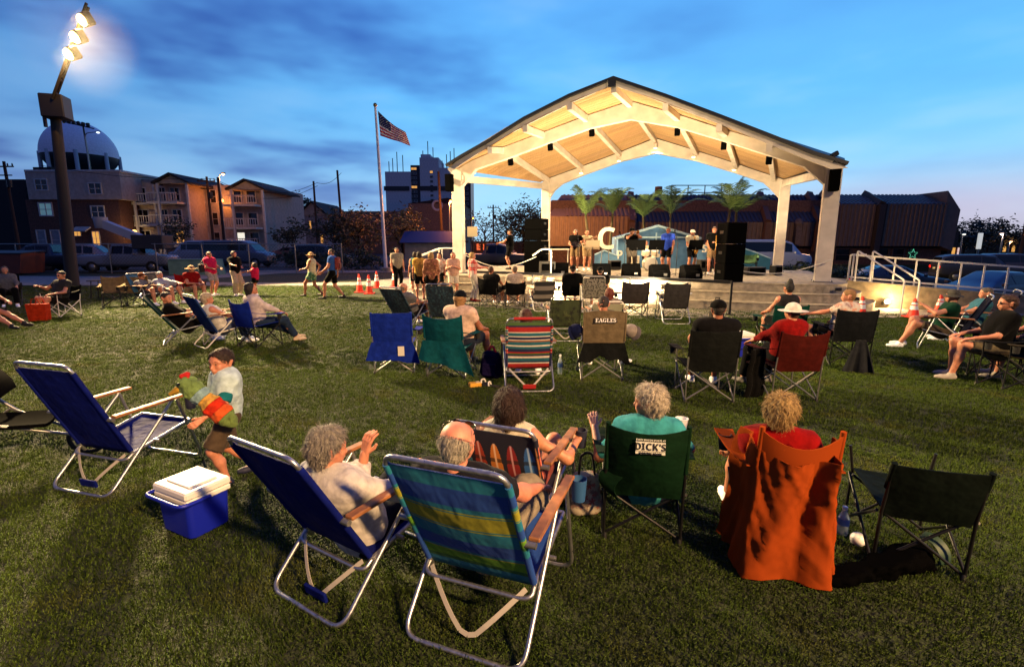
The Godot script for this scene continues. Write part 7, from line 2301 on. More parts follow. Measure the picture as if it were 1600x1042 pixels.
func bottle(label: String, at: Vector3, h := 0.22) -> void:
	var o := thing("water_bottle", label, "bottle", at, 0, "plastic water bottles")
	var g := Geo.new()
	g.lathe(Vector3.ZERO, [Vector2(0, 0), Vector2(0.03, 0), Vector2(0.034, 0.012), Vector2(0.034, h * 0.3), Vector2(0.031, h * 0.34), Vector2(0.034, h * 0.38), Vector2(0.034, h * 0.62), Vector2(0.014, h * 0.86), Vector2(0.014, h * 0.92)], 14)
	part(g, "bottle", glass("bottle_clear", Color(0.85, 0.92, 0.95), 0.35), o)
	g = Geo.new()
	g.lathe(Vector3.ZERO, [Vector2(0.0348, h * 0.38), Vector2(0.0352, h * 0.38), Vector2(0.0352, h * 0.6), Vector2(0.0348, h * 0.6)], 14)
	part(g, "label_band", mat("label_blue", Color(0.3, 0.45, 0.7), 0.5), o)
	g = Geo.new()
	g.lathe(Vector3.ZERO, [Vector2(0.016, h * 0.9), Vector2(0.016, h), Vector2(0.016, h), Vector2(0, h)], 12)
	part(g, "cap", mat("cap_white", Color(0.85, 0.85, 0.87), 0.5), o)

func cooler(label: String, at: Vector3, yaw: float, s: Vector3, handle := true) -> void:
	var o := thing("cooler", label, "cooler", at, yaw, "blue coolers with white lids")
	var b := mat("cooler_blue", Color(0.04, 0.10, 0.58), 0.45)
	var w := mat("cooler_white", Color(0.80, 0.79, 0.76), 0.5)
	var g := Geo.new()
	# the body narrows towards its foot
	var rows := []
	for y in [0.0, 0.02, s.y * 0.72]:
		var t: float = y / s.y
		var line := PackedVector3Array()
		var hx := s.x * 0.5 * lerpf(0.88, 0.98, t) - (0.02 if y == 0.0 else 0.0)
		var hz := s.z * 0.5 * lerpf(0.88, 0.98, t) - (0.02 if y == 0.0 else 0.0)
		var r := 0.035
		for c in [[1, 1], [-1, 1], [-1, -1], [1, -1]]:
			for k in 4:
				var a: float = PI * 0.5 * k / 3.0 + [0.0, PI * 0.5, PI, PI * 1.5][[[1, 1], [-1, 1], [-1, -1], [1, -1]].find(c)]
				line.append(Vector3(c[0] * (hx - r) + cos(a) * r, y, c[1] * (hz - r) + sin(a) * r))
		line.append(line[0])
		rows.append(line)
	g.sheet(rows, 0.0, Vector3(0, 0, 1) if false else Vector3.ZERO)
	# outward normals
	for i in g.n.size():
		var p := g.v[i]
		if g.n[i].dot(Vector3(p.x, 0, p.z)) < 0.0: g.n[i] = -g.n[i]
	var old := g.idx
	g.idx = PackedInt32Array()
	for i in range(0, old.size(), 3): g.tri(old[i], old[i + 1], old[i + 2])
	part(g, "body", b, o)
	g = Geo.new()
	g.box(Vector3(0, s.y * 0.77, 0), Vector3(s.x * 1.0, s.y * 0.11, s.z * 1.0), Basis.IDENTITY, 0.02)
	part(g, "rim", w, o)
	g = Geo.new()
	g.box(Vector3(0, s.y * 0.905, 0), Vector3(s.x * 1.02, s.y * 0.15, s.z * 1.02), Basis.IDENTITY, 0.025)
	g.box(Vector3(0, s.y * 0.985, 0), Vector3(s.x * 0.7, 0.02, s.z * 0.62), Basis.IDENTITY, 0.008)
	g.box(Vector3(0, s.y * 1.0, 0), Vector3(s.x * 0.3, 0.012, 0.05), Basis.IDENTITY, 0.005)
	part(g, "lid", w, o)
	if handle:
		g = Geo.new()
		var pts := [Vector3(-s.x * 0.53, s.y * 0.77, 0), Vector3(-s.x * 0.56, s.y * 0.80, s.z * 0.66), Vector3(s.x * 0.56, s.y * 0.80, s.z * 0.66), Vector3(s.x * 0.53, s.y * 0.77, 0)]
		g.tube(arc_pts(pts, 0.06), 0.013, 8)
		part(g, "handle", b, o)

func shoe_pair(label: String, at: Vector3, yaw: float, c: Color) -> void:
	for s in [-1.0, 1.0]:
		var o := thing("sandal", label % ("nearer" if s > 0 else "farther"), "sandal", at + Vector3(0.05 * s, 0, 0.06 * s), yaw + s * 12.0, "sandals left on the grass")
		var g := Geo.new()
		g.field([[Vector3(0, 0.03, 0.09), Vector3(0, 0.03, -0.1), 0.038, 0.044, false]], 0.012, 0.006, [[Vector3.UP, 0.004], [Vector3.DOWN, -0.03]])
		part(g, "sole", mat("sole_dark", Color(0.08, 0.08, 0.08), 0.8), o)
		g = Geo.new()
		g.tube(arc_pts([Vector3(-0.042, 0.025, -0.03), Vector3(-0.03, 0.07, -0.04), Vector3(0.03, 0.07, -0.04), Vector3(0.042, 0.025, -0.03)], 0.02), 0.012, 6)
		part(g, "strap", mat("strap_" + c.to_html(false), c, 0.7), o)

func cup(label: String, at: Vector3, h := 0.12, c := Color(0.82, 0.82, 0.85)) -> void:
	var o := thing("cup", label, "cup", at)
	var g := Geo.new()
	g.lathe(Vector3.ZERO, [Vector2(0, 0), Vector2(0.03, 0), Vector2(0.03, 0), Vector2(0.043, h), Vector2(0.043, h), Vector2(0.04, h), Vector2(0.028, 0.006), Vector2(0, 0.006)], 16)
	part(g, "cup", mat("cup_" + c.to_html(false), c, 0.4), o)
	g = Geo.new()
	g.lathe(Vector3.ZERO, [Vector2(0.0415, h - 0.006), Vector2(0.0455, h - 0.004), Vector2(0.0455, h + 0.002), Vector2(0.0415, h + 0.003)], 16)
	part(g, "lip", mat("cup_" + c.to_html(false)), o)

func make_standing() -> void:
	# people near the stairs
	person("man in pale grey shirt and dark trousers standing beside the flagpole", Vector3(-4.773, 0, -20.912), 210, {"h": 1.8, "fat": 1.2, "shirt": Color(0.55, 0.52, 0.47), "pants": Color(0.05, 0.05, 0.06), "bottom": "trousers", "shoe": Color(0.05, 0.05, 0.05)})
	person("woman in teal print top and navy shorts at the back of the standing group", Vector3(-3.576, 0, -18.551), 20, {"f": true, "h": 1.64, "shirt": printed("print_teal", Color(0.1, 0.35, 0.38), [Color(0.2, 0.5, 0.45), Color(0.06, 0.2, 0.3)], "floral"), "sleeve": 0.0, "pants": Color(0.06, 0.08, 0.16), "hair": "bob", "haircol": Color(0.2, 0.1, 0.06)})
	person("woman in yellow shirt and black shorts with her back turned", Vector3(-3.138, 0, -17.048), 5, {"f": true, "h": 1.68, "fat": 1.08, "shirt": Color(0.80, 0.62, 0.30), "pants": Color(0.05, 0.05, 0.06), "hair": "bob", "haircol": Color(0.16, 0.08, 0.05), "shoe": Color(0.5, 0.2, 0.15)})
	person("blond woman in brown floral blouse and black trousers", Vector3(-2.568, 0, -15.938), 15, {"f": true, "h": 1.68, "fat": 1.12, "shirt": printed("print_brown", Color(0.45, 0.28, 0.18), [Color(0.7, 0.5, 0.35), Color(0.3, 0.14, 0.1), Color(0.6, 0.35, 0.3)], "floral"), "sleeve": 1.4, "pants": Color(0.05, 0.05, 0.06), "bottom": "trousers", "hair": "bob", "haircol": Color(0.80, 0.62, 0.38), "hem": -0.16})
	person("woman in white print top and dark shorts facing the group", Vector3(-2.574, 0, -17.876), 160, {"f": true, "h": 1.62, "shirt": printed("print_white", Color(0.72, 0.68, 0.64), [Color(0.5, 0.4, 0.4), Color(0.75, 0.5, 0.4)], "floral"), "pants": Color(0.08, 0.08, 0.09), "hair": "bob", "haircol": Color(0.2, 0.09, 0.05)})
	person("older woman in pale pink shirt and white shorts holding a cup", Vector3(-2.02, 0, -17.248), 190, {"f": true, "h": 1.64, "fat": 1.15, "shirt": Color(0.76, 0.62, 0.56), "pants": Color(0.78, 0.75, 0.7), "hair": "bob", "haircol": Color(0.66, 0.52, 0.40), "hands": [Vector3(-0.1, 1.1, -0.25), Vector3(0.12, 1.12, -0.25)]})
	person("blond woman in red and white plaid shirt and white trousers clapping", Vector3(-1.294, 0, -16.474), -70, {"f": true, "h": 1.66, "shirt": printed("plaid_red", Color(0.80, 0.72, 0.68), [Color(0.55, 0.05, 0.06), Color(0.72, 0.20, 0.18), Color(0.85, 0.8, 0.76)], "plaid", 1.1), "sleeve": 1.6, "pants": Color(0.80, 0.77, 0.72), "bottom": "trousers", "hair": "bob", "haircol": Color(0.84, 0.68, 0.42), "shoe": Color(0.55, 0.08, 0.06), "hem": -0.18, "hands": [Vector3(-0.05, 1.12, -0.42), Vector3(0.05, 1.10, -0.42)]})
	# walkers
	person("woman in pale sun hat, cream top and green print shorts walking on the lawn", Vector3(-7.211, 0, -18.095), 88, {"f": true, "h": 1.68, "pose": "walk", "skin": TAN, "shirt": Color(0.80, 0.77, 0.62), "sleeve": 0.0, "pants": printed("print_green", Color(0.2, 0.42, 0.32), [Color(0.6, 0.65, 0.5), Color(0.1, 0.28, 0.24)], "floral"), "bottom": "shorts", "leg": 0.6, "hat": "sun", "hatcol": Color(0.75, 0.62, 0.45), "haircol": Color(0.3, 0.2, 0.12), "hands": [Vector3(-0.15, 0.98, -0.3), Vector3(0.26, 0.86, 0.1)], "shoe": Color(0.2, 0.18, 0.16)})
	var wm := person("man in blue shirt and black shorts walking with a red backpack", Vector3(-6.17, 0, -17.248), 92, {"h": 1.82, "pose": "walk", "shirt": Color(0.20, 0.36, 0.66), "pants": Color(0.04, 0.04, 0.045), "shoe": Color(0.04, 0.04, 0.045), "haircol": Color(0.2, 0.12, 0.08), "hands": [Vector3(-0.2, 0.95, -0.28), Vector3(0.26, 0.86, 0.08)]})
	var o := thing("backpack", "red patterned backpack on the walking man in blue", "backpack", wm.position + Vector3(0.19, 1.22, 0), 92)
	var g := Geo.new()
	g.box(Vector3(0, 0, 0), Vector3(0.28, 0.42, 0.14), Basis.IDENTITY, 0.05)
	part(g, "bag", printed("print_red", Color(0.45, 0.12, 0.12), [Color(0.6, 0.3, 0.25), Color(0.25, 0.08, 0.1)], "floral", 3.0), o)
	g = Geo.new()
	g.box(Vector3(0, -0.08, 0.08), Vector3(0.2, 0.18, 0.05), Basis.IDENTITY, 0.02)
	part(g, "pocket", mat("bag_red", Color(0.3, 0.08, 0.08), 0.8), o)
	# cones
	cone("traffic cone furthest from the stage stairs, alone at the path corner", Vector3(-5.968, 0, -19.532), 0.72)
	cone("traffic cone nearest the lawn beside the corner cone", Vector3(-5.45, 0, -19.029), 0.72)
	cone("traffic cone standing behind the other cones near the flagpole", Vector3(-5.82, 0, -21.52), 0.72)
	cone("traffic cone beside the man in the pale grey shirt", Vector3(-5.225, 0, -22.163), 0.72)
	cone("traffic cone at the foot of the curved end steps", Vector3(9.071, 0, -12.85), 0.55)
	cone("traffic cone on the pavement below the ramp wall", Vector3(10.436, 0, -12.85), 0.5)
	cone("traffic cone against the ramp wall behind the bucket hat man", Vector3(11.833, 0, -13.697), 0.5)
	# the far side of the lawn
	person("woman in bright pink shirt and pale shorts with a dark shoulder bag", Vector3(-10.996, 0, -18.32), 250, {"f": true, "h": 1.66, "fat": 1.2, "shirt": Color(0.78, 0.12, 0.32), "pants": Color(0.62, 0.58, 0.60), "hair": "short", "haircol": Color(0.45, 0.35, 0.28), "hands": [Vector3(-0.15, 1.0, -0.3), Vector3(0.15, 1.0, -0.3)]})
	o = thing("shoulder_bag", "dark bag hanging behind the woman in pink", "bag", (Vector3(-10.996, 0, -18.32)) + Vector3(-0.28, 1.02, 0.05), 0)
	g = Geo.new()
	g.box(Vector3.ZERO, Vector3(0.16, 0.3, 0.26), Basis.IDENTITY, 0.05)
	part(g, "bag", mat("bag_dark", Color(0.05, 0.05, 0.08), 0.8), o)
	g = Geo.new()
	g.tube([Vector3(0, 0.14, -0.1), Vector3(0.15, 0.42, 0), Vector3(0, 0.14, 0.1)], 0.014, 6)
	part(g, "strap", mat("bag_dark"), o)
	person("woman in black top and cream trousers reaching to the girl in pink", Vector3(-10.101, 0, -18.32), 240, {"f": true, "h": 1.68, "shirt": Color(0.04, 0.04, 0.045), "sleeve": 0.9, "pants": Color(0.72, 0.66, 0.56), "bottom": "trousers", "loose": 0.04, "hair": "pony", "haircol": Color(0.12, 0.07, 0.05), "hands": [Vector3(-0.1, 1.05, -0.25), Vector3(0.25, 1.12, -0.42)]})
	person("small girl in bright pink top and black shorts reaching out", Vector3(-9.395, 0, -18.32), 78, {"f": true, "h": 1.22, "head": 0.9, "shoulder": 0.16, "shirt": Color(0.80, 0.12, 0.30), "sleeve": 0.0, "pants": Color(0.05, 0.05, 0.06), "leg": 0.5, "hair": "long", "haircol": Color(0.22, 0.12, 0.07), "hands": [Vector3(-0.12, 0.85, -0.4), Vector3(0.12, 0.85, -0.38)]})

func make_seated_far() -> void:
	var navy := mat("canvas_navy", Color(0.05, 0.08, 0.2), 0.9, "canvas")
	var grey := mat("canvas_grey", Color(0.30, 0.29, 0.29), 0.9, "canvas")
	var blackc := mat("canvas_black", Color(0.05, 0.055, 0.06), 0.9, "canvas")
	var tealc := mat("canvas_teal", Color(0.04, 0.28, 0.32), 0.85, "canvas")
	var redc := mat("canvas_red", Color(0.42, 0.05, 0.06), 0.9, "canvas")
	var khakic := mat("canvas_khaki", Color(0.45, 0.38, 0.28), 0.9, "canvas")
	# dim group at the lawn's far edge
	camp_chair("red camp chair turned sideways under the man in the red shirt", Vector3(-10.727, 0, -16.661), 245, redc)
	person("man in red shirt and straw hat with a red band sitting forward", Vector3(-10.588, 0, -16.474), 245, {"pose": "sit", "shirt": Color(0.50, 0.05, 0.05), "fat": 1.1, "pants": Color(0.5, 0.45, 0.4), "hat": "straw", "hatcol": Color(0.72, 0.62, 0.48), "band": Color(0.45, 0.05, 0.04), "lean": -0.15, "hands": [Vector3(-0.12, 0.62, -0.42), Vector3(0.12, 0.62, -0.42)], "seat": 0.4})
	beach_chair("pale blue low beach chair under the man in the brown cap", Vector3(-11.364, 0, -15.598), 250, mat("canvas_sky", Color(0.25, 0.42, 0.55), 0.9, "canvas"), {"strap": false})
	person("man in brown cap and grey shirt leaning back, facing sideways", Vector3(-11.364, 0, -15.598), 250, {"pose": "sit", "seat": 0.26, "lean": 0.5, "shirt": Color(0.42, 0.42, 0.45), "pants": Color(0.3, 0.3, 0.35), "hat": "cap", "hatcol": Color(0.35, 0.18, 0.1)})
	beach_chair("grey low beach chair under the white haired man stretching his arm", Vector3(-11.051, 0, -15.938), 255, grey, {"strap": false})
	person("white haired man in pale shirt pointing with an outstretched arm", Vector3(-11.051, 0, -15.938), 255, {"pose": "sit", "seat": 0.26, "lean": 0.4, "shirt": Color(0.62, 0.64, 0.70), "sleeve": 1.8, "pants": Color(0.5, 0.5, 0.52), "hair": "short", "haircol": Color(0.75, 0.74, 0.72), "hands": [Vector3(-0.15, 0.62, -0.7), Vector3(0.24, 0.5, -0.3)]})
	camp_chair("empty tan camp chair nearer the light mast", Vector3(-12.215, 0, -15.273), 215, khakic)
	camp_chair("empty tan camp chair beside the reclining man in the brown cap", Vector3(-11.585, 0, -15.273), 200, khakic)
	var o := thing("folding_table", "small dark low table between the empty tan chairs", "table", Vector3(-14.256, 0, -17.452), 10)
	var g := Geo.new()
	g.box(Vector3(0, 0.62, 0), Vector3(0.8, 0.03, 0.5), Basis.IDENTITY, 0.01)
	part(g, "table_top", mat("case_dark", Color(0.10, 0.09, 0.085), 0.6), o)
	for e in [[-0.35, -0.2], [0.35, -0.2], [-0.35, 0.2], [0.35, 0.2]]:
		g = Geo.new()
		g.tube([Vector3(e[0], 0, e[1]), Vector3(e[0] * 0.8, 0.61, e[1])], 0.014, 6)
		part(g, "leg", steel(), o)
	camp_chair("white framed chair under the man in the dark printed shirt", Vector3(-11.89, 0, -13.081), 165, blackc, {"pole": mat("rail_white"), "top": 0.8})
	person("man in dark shirt with a pale print and sunglasses sitting in shadow", Vector3(-11.89, 0, -13.081), 165, {"pose": "sit", "seat": 0.4, "fat": 1.1, "shirt": printed("print_dark", Color(0.06, 0.06, 0.065), [Color(0.07, 0.07, 0.07), Color(0.25, 0.25, 0.25)], "floral", 0.7), "pants": Color(0.07, 0.07, 0.08), "glasses": "on", "haircol": Color(0.15, 0.1, 0.08), "hands": [Vector3(-0.2, 0.62, -0.3), Vector3(0.30, 0.80, -0.25)], "shoe": Color(0.08, 0.08, 0.08)})
	o = thing("ball", "magenta ball held up beside the man in the dark printed shirt", "ball", (Vector3(-14.783, 0.34, -16.7)), 0)
	g = Geo.new()
	g.ball(Vector3.ZERO, Vector3(0.13, 0.13, 0.13), 10, 14)
	part(g, "ball", mat("ball_magenta", Color(0.5, 0.04, 0.2), 0.6), o)
	g = Geo.new()
	g.lathe(Vector3.ZERO, [Vector2(0.128, -0.01), Vector2(0.132, -0.01), Vector2(0.132, 0.01), Vector2(0.128, 0.01)], 16, Basis(Vector3.RIGHT, 0.5))
	part(g, "band", mat("bag_dark"), o)
	o = thing("tote_bag", "bright orange tote bag standing on the grass in the shadow", "bag", Vector3(-11.776, 0, -12.305), 10)
	g = Geo.new()
	g.prism(PackedVector2Array([Vector2(-0.19, 0), Vector2(-0.22, 0.42), Vector2(0.22, 0.42), Vector2(0.19, 0)]), -0.09, 0.09)
	part(g, "bag", mat("tote_orange", Color(0.70, 0.20, 0.09), 0.8, "canvas"), o)
	g = Geo.new()
	for z in [-0.08, 0.08]: g.tube([Vector3(-0.1, 0.42, z), Vector3(-0.06, 0.55, z), Vector3(0.06, 0.55, z), Vector3(0.1, 0.42, z)], 0.01, 5)
	part(g, "handle", mat("tote_orange"), o)
	camp_chair("dark chair at the picture edge under the hooded figure", Vector3(-15.486, 0, -15.273), 220, blackc)
	person("figure in pale hooded top sitting near the dumpster", Vector3(-15.446, 0, -15.273), 225, {"f": true, "pose": "sit", "shirt": Color(0.36, 0.36, 0.38), "sleeve": 1.8, "pants": Color(0.05, 0.05, 0.06), "bottom": "trousers", "hair": "long", "haircol": Color(0.34, 0.34, 0.36)})
	camp_chair("chair almost out of view beyond the orange tote bag", Vector3(-12.024, 0, -11.251), 265, blackc)
	person("barefoot person stretching bare legs towards the orange tote bag", Vector3(-11.994, 0, -11.251), 265, {"pose": "sit", "shirt": Color(0.06, 0.06, 0.07), "pants": Color(0.06, 0.06, 0.07), "leg": 0.5, "shoe": Color(0.06, 0.06, 0.07), "feet": [Vector3(-0.12, 0.03, -0.82), Vector3(0.14, 0.0, -0.8)]})
	# the three by the brighter grass
	beach_chair("dark teal high backed beach chair under the man in black", Vector3(-6.344, 0, -9.594), 303, mat("sling_darkteal", Color(0.03, 0.17, 0.17), 0.8, "canvas"), {"recline": 0.62, "back": 0.85})
	person("man in black shirt reclining with his back to the camera", Vector3(-6.344, 0, -9.594), 303, {"pose": "sit", "seat": 0.28, "lean": 0.58, "shirt": Color(0.03, 0.03, 0.035), "sleeve": 1.0, "pants": Color(0.06, 0.06, 0.07), "bottom": "trousers", "haircol": Color(0.12, 0.07, 0.05), "look": -0.7, "crane": 0.8})
	beach_chair("blue beach chair with white frame under the white haired woman", Vector3(-5.524, 0, -9.343), 320, mat("sling_paleblue", Color(0.14, 0.24, 0.45), 0.8, "canvas"), {"frame": mat("rail_white"), "recline": 0.45})
	person("white haired woman in cream vest and blue sleeves", Vector3(-5.524, 0, -9.343), 320, {"f": true, "pose": "sit", "seat": 0.28, "lean": 0.42, "h": 1.66, "shirt": Color(0.84, 0.83, 0.82), "sleeve": 0.0, "pants": Color(0.3, 0.34, 0.45), "bottom": "trousers", "hair": "curly", "haircol": Color(0.80, 0.72, 0.60), "crane": 0.6})
	camp_chair("royal blue camp chair under the dark haired woman in the pale cardigan", Vector3(-4.755, 0, -9.222), 330, mat("canvas_royal", Color(0.07, 0.16, 0.55), 0.85, "canvas"), {"top": 0.88})
	person("dark haired woman in pale pink cardigan and jeans", Vector3(-4.79, 0, -9.343), 318, {"f": true, "pose": "sit", "h": 1.68, "shirt": Color(0.82, 0.76, 0.74), "sleeve": 1.8, "hem": -0.2, "pants": Color(0.14, 0.2, 0.3), "bottom": "trousers", "hair": "bob", "haircol": Color(0.10, 0.05, 0.035), "feet": [Vector3(-0.12, 0, -0.75), Vector3(0.14, 0, -0.62)], "shoe": Color(0.7, 0.62, 0.52)})

func make_seated_mid() -> void:
	var blackc := mat("canvas_black", Color(0.05, 0.055, 0.06), 0.9, "canvas")
	var greyc := mat("canvas_slate", Color(0.17, 0.17, 0.17), 0.9, "canvas")
	# the row before the stage
	camp_chair("dark camp chair nearest the plaid woman, under a brown haired sitter", Vector3(-0.624, 0, -15.115), -22, blackc)
	person("brown haired person in dark shirt in the dark chair beside the plaid woman", Vector3(-0.597, 0, -15.434), -22, {"pose": "sit", "shirt": Color(0.06, 0.06, 0.07), "pants": Color(0.1, 0.1, 0.12), "haircol": Color(0.3, 0.14, 0.07), "skin": TAN})
	camp_chair("black camp chair under the short haired man in white", Vector3(0.078, 0, -15.115), 5, blackc, {"top": 0.78})
	person("short haired man in white shirt with his back turned", Vector3(0.08, 0, -15.434), 5, {"pose": "sit", "fat": 1.15, "shirt": Color(0.74, 0.68, 0.62), "pants": Color(0.2, 0.2, 0.22), "haircol": Color(0.45, 0.38, 0.32), "lean": 0.1})
	beach_chair("low striped grey beach chair under a white haired sitter", Vector3(0.854, 0, -14.372), 12, stripes("stripe_grey", [[Color(0.12, 0.12, 0.13), 1], [Color(0.5, 0.47, 0.44), 1], [Color(0.12, 0.12, 0.13), 1], [Color(0.5, 0.47, 0.44), 1], [Color(0.12, 0.12, 0.13), 1], [Color(0.5, 0.47, 0.44), 1], [Color(0.12, 0.12, 0.13), 1]]), {"frame": mat("rail_white"), "recline": 0.35, "back": 0.66})
	person("white haired woman in pale pink low in the striped grey chair", Vector3(0.871, 0, -14.661), 12, {"f": true, "pose": "sit", "seat": 0.27, "lean": 0.35, "h": 1.6, "shirt": Color(0.74, 0.52, 0.45), "pants": Color(0.6, 0.55, 0.5), "hair": "curly", "haircol": Color(0.88, 0.8, 0.64)})
	camp_chair("wide black camp chair under the big man in black", Vector3(1.778, 0, -14.809), 0, blackc, {"w": 0.31, "top": 0.95})
	person("big man in black shirt and dark cap before the stage", Vector3(1.814, 0, -15.115), 0, {"pose": "sit", "fat": 1.3, "shoulder": 0.22, "seat": 0.46, "shirt": Color(0.04, 0.04, 0.045), "pants": Color(0.05, 0.05, 0.06), "hat": "cap", "hatcol": Color(0.08, 0.07, 0.07), "haircol": Color(0.2, 0.12, 0.08)})
	beach_chair("white framed chair with a dotted pale back under the man in the black cap", Vector3(2.274, 0, -13.96), -4, printed("dots", Color(0.55, 0.53, 0.47), [Color(0.06, 0.06, 0.06), Color(0.5, 0.48, 0.42)], "floral", 3.0), {"frame": mat("rail_white"), "recline": 0.2, "back": 0.62, "low": 0.4})
	person("man in black shirt and black cap above the dotted chair back", Vector3(2.525, 0, -14.372), 0, {"pose": "sit", "fat": 1.2, "shoulder": 0.21, "seat": 0.44, "shirt": Color(0.035, 0.035, 0.04), "pants": Color(0.05, 0.05, 0.06), "hat": "cap", "hatcol": Color(0.05, 0.05, 0.055), "lean": 0.0})
	camp_chair("empty wide grey camp chair glaring in the floodlights", Vector3(3.113, 0, -12.85), 0, mat("canvas_warmgrey", Color(0.26, 0.24, 0.235), 0.85, "canvas"), {"w": 0.33, "top": 0.96})
	beach_chair("tall empty grey lawn chair with white arms beside the folded trolley", Vector3(3.94, 0, -12.099), -3, mat("sling_grey", Color(0.26, 0.25, 0.245), 0.85, "canvas"), {"recline": 0.25, "back": 0.66, "low": 0.36, "arm": mat("rail_white"), "strap": false})
	camp_chair("navy camp chair back showing behind the tall grey lawn chair", Vector3(4.293, 0, -13.321), 0, mat("canvas_navy", Color(0.05, 0.08, 0.2), 0.9, "canvas"))
	beach_chair("empty low camouflage green chair behind the row", Vector3(1.057, 0, -9.997), 0, printed("camo", Color(0.16, 0.2, 0.1), [Color(0.08, 0.11, 0.06), Color(0.25, 0.28, 0.15), Color(0.05, 0.06, 0.04)], "floral", 1.2), {"recline": 0.3, "back": 0.62, "frame": alu()})
	beach_chair("low white framed chair of a red haired sitter", Vector3(1.854, 0, -9.859), 0, stripes("stripe_green", [[Color(0.5, 0.5, 0.42), 1], [Color(0.1, 0.14, 0.1), 1], [Color(0.5, 0.5, 0.42), 1], [Color(0.1, 0.14, 0.1), 1], [Color(0.5, 0.5, 0.42), 1]]), {"recline": 0.3, "back": 0.55, "frame": mat("rail_white")})
	person("red haired sitter low in the white framed chair", Vector3(1.984, 0, -10.285), 0, {"f": true, "pose": "sit", "seat": 0.28, "lean": 0.3, "h": 1.62, "shirt": Color(0.5, 0.45, 0.42), "pants": Color(0.1, 0.1, 0.1), "hair": "bob", "haircol": Color(0.45, 0.15, 0.05)})
	# the pair in print backed recliners
	var pt := printed("print_sling", Color(0.05, 0.13, 0.2), [Color(0.12, 0.26, 0.32), Color(0.03, 0.07, 0.12), Color(0.2, 0.3, 0.34)], "floral", 2.2)
	beach_chair("dark blue print recliner under the bald man, further from the stage", Vector3(-2.34, 0, -11.251), -28, pt, {"recline": 0.6, "back": 0.85, "strap": false})
	person("bald man in grey shirt reclining", Vector3(-2.332, 0, -11.429), -28, {"pose": "sit", "seat": 0.3, "lean": 0.5, "fat": 1.15, "shirt": Color(0.42, 0.42, 0.45), "pants": Color(0.12, 0.12, 0.14), "hair": "bald", "haircol": Color(0.5, 0.46, 0.42), "crane": 0.7})
	beach_chair("dark blue print recliner under the brown haired woman", Vector3(-1.507, 0, -11.251), -8, pt, {"recline": 0.45, "back": 0.85, "strap": false})
	person("brown haired woman in dark top in the print recliner", Vector3(-1.5, 0, -11.429), -12, {"f": true, "pose": "sit", "seat": 0.3, "lean": 0.5, "shirt": Color(0.10, 0.10, 0.13), "sleeve": 1.2, "pants": Color(0.62, 0.55, 0.48), "hair": "bob", "haircol": Color(0.24, 0.12, 0.06), "crane": 0.5})
	# empty blue chair
	camp_chair("empty royal blue camp chair with a pale tag on its seat back", Vector3(-1.755, 0, -7.386), 4, mat("canvas_royal", Color(0.07, 0.16, 0.55), 0.85, "canvas"), {"pole": grey_steel(), "top": 0.92, "push": 0.03, "dip": 0.0})
	var o: Node3D
	var g := Geo.new()
	var bc: Node = get_child(get_child_count() - 1)
	g = Geo.new()
	var rows := []
	for i in 6:
		var line := PackedVector3Array()
		for j in 9: line.append(Vector3((j / 4.0 - 1.0) * (0.29 + 0.02 * i), 0.50 - 0.055 * i - (0.04 if j > 5 and i == 5 else 0.0), 0.335 + 0.02 * sin(j * 1.9 + i)))
		rows.append(line)
	g.sheet(rows, 0.006, Vector3(0, 0, 1))
	part(g, "hanging_flap", mat("canvas_royal"), bc)
	g = Geo.new()
	g.box(Vector3(0.13, 0.37, 0.365), Vector3(0.09, 0.14, 0.006))
	part(g, "tag", mat("tag_white", Color(0.75, 0.73, 0.68), 0.7), bc)
	# teal chair with a hanging skirt
	var tealc := mat("canvas_teal", Color(0.04, 0.28, 0.36), 0.85, "canvas")
	camp_chair("bright teal camp chair with its cover hanging loose under the man in the navy cap", Vector3(-0.89, 0, -7.159), -14, tealc, {"pole": grey_steel(), "top": 0.92})
	bc = get_child(get_child_count() - 1)
	g = Geo.new()
	rows = []
	for i in 9:
		var t := i / 8.0
		var line := PackedVector3Array()
		for j in 15:
			var u := j / 7.0 - 1.0
			line.append(Vector3(u * lerpf(0.30, 0.42, t) + 0.06 * t, 0.56 - t * (0.34 + 0.13 * u * (1.0 if u > 0 else 0.5)), 0.34 + 0.05 * t + 0.03 * sin(u * 7.0) * t))
		rows.append(line)
	g.sheet(rows, 0.006, Vector3(0, 0, 1))
	part(g, "hanging_cover", tealc, bc)
	person("man in navy cap and peach shirt in the teal chair", Vector3(-0.761, 0, -7.386), -30, {"pose": "sit", "fat": 1.2, "shoulder": 0.21, "cell": 0.02, "skin": TAN, "shirt": Color(0.85, 0.73, 0.66), "pants": Color(0.12, 0.15, 0.22), "hat": "cap", "hatcol": Color(0.05, 0.06, 0.09), "hair": "bob", "haircol": Color(0.70, 0.52, 0.32), "lean": 0.05, "feet": [Vector3(-0.16, 0, -0.5), Vector3(0.2, 0, -0.45)], "shoe": Color(0.1, 0.1, 0.1)})
	o = thing("backpack", "purple backpack with red and pink straps on the grass between the teal and striped chairs", "backpack", Vector3(-0.291, 0, -6.876), -15)
	g = Geo.new()
	g.field([[Vector3(-0.06, 0.12, 0), Vector3(-0.05, 0.32, 0), 0.11, 0.09, false], [Vector3(0.06, 0.12, 0), Vector3(0.05, 0.32, 0), 0.11, 0.09, false]], 0.02, 0.02, [[Vector3.UP, 0.004]])
	part(g, "bag", mat("bag_purple", Color(0.07, 0.05, 0.2), 0.85, "canvas"), o)
	g = Geo.new()
	g.box(Vector3(0, 0.16, 0.115), Vector3(0.2, 0.18, 0.05), Basis.IDENTITY, 0.02)
	part(g, "pocket", mat("bag_purple"), o)
	g = Geo.new()
	g.tube(arc_pts([Vector3(-0.08, 0.1, -0.12), Vector3(-0.1, 0.3, -0.14), Vector3(-0.03, 0.42, -0.02)], 0.06), 0.02, 6)
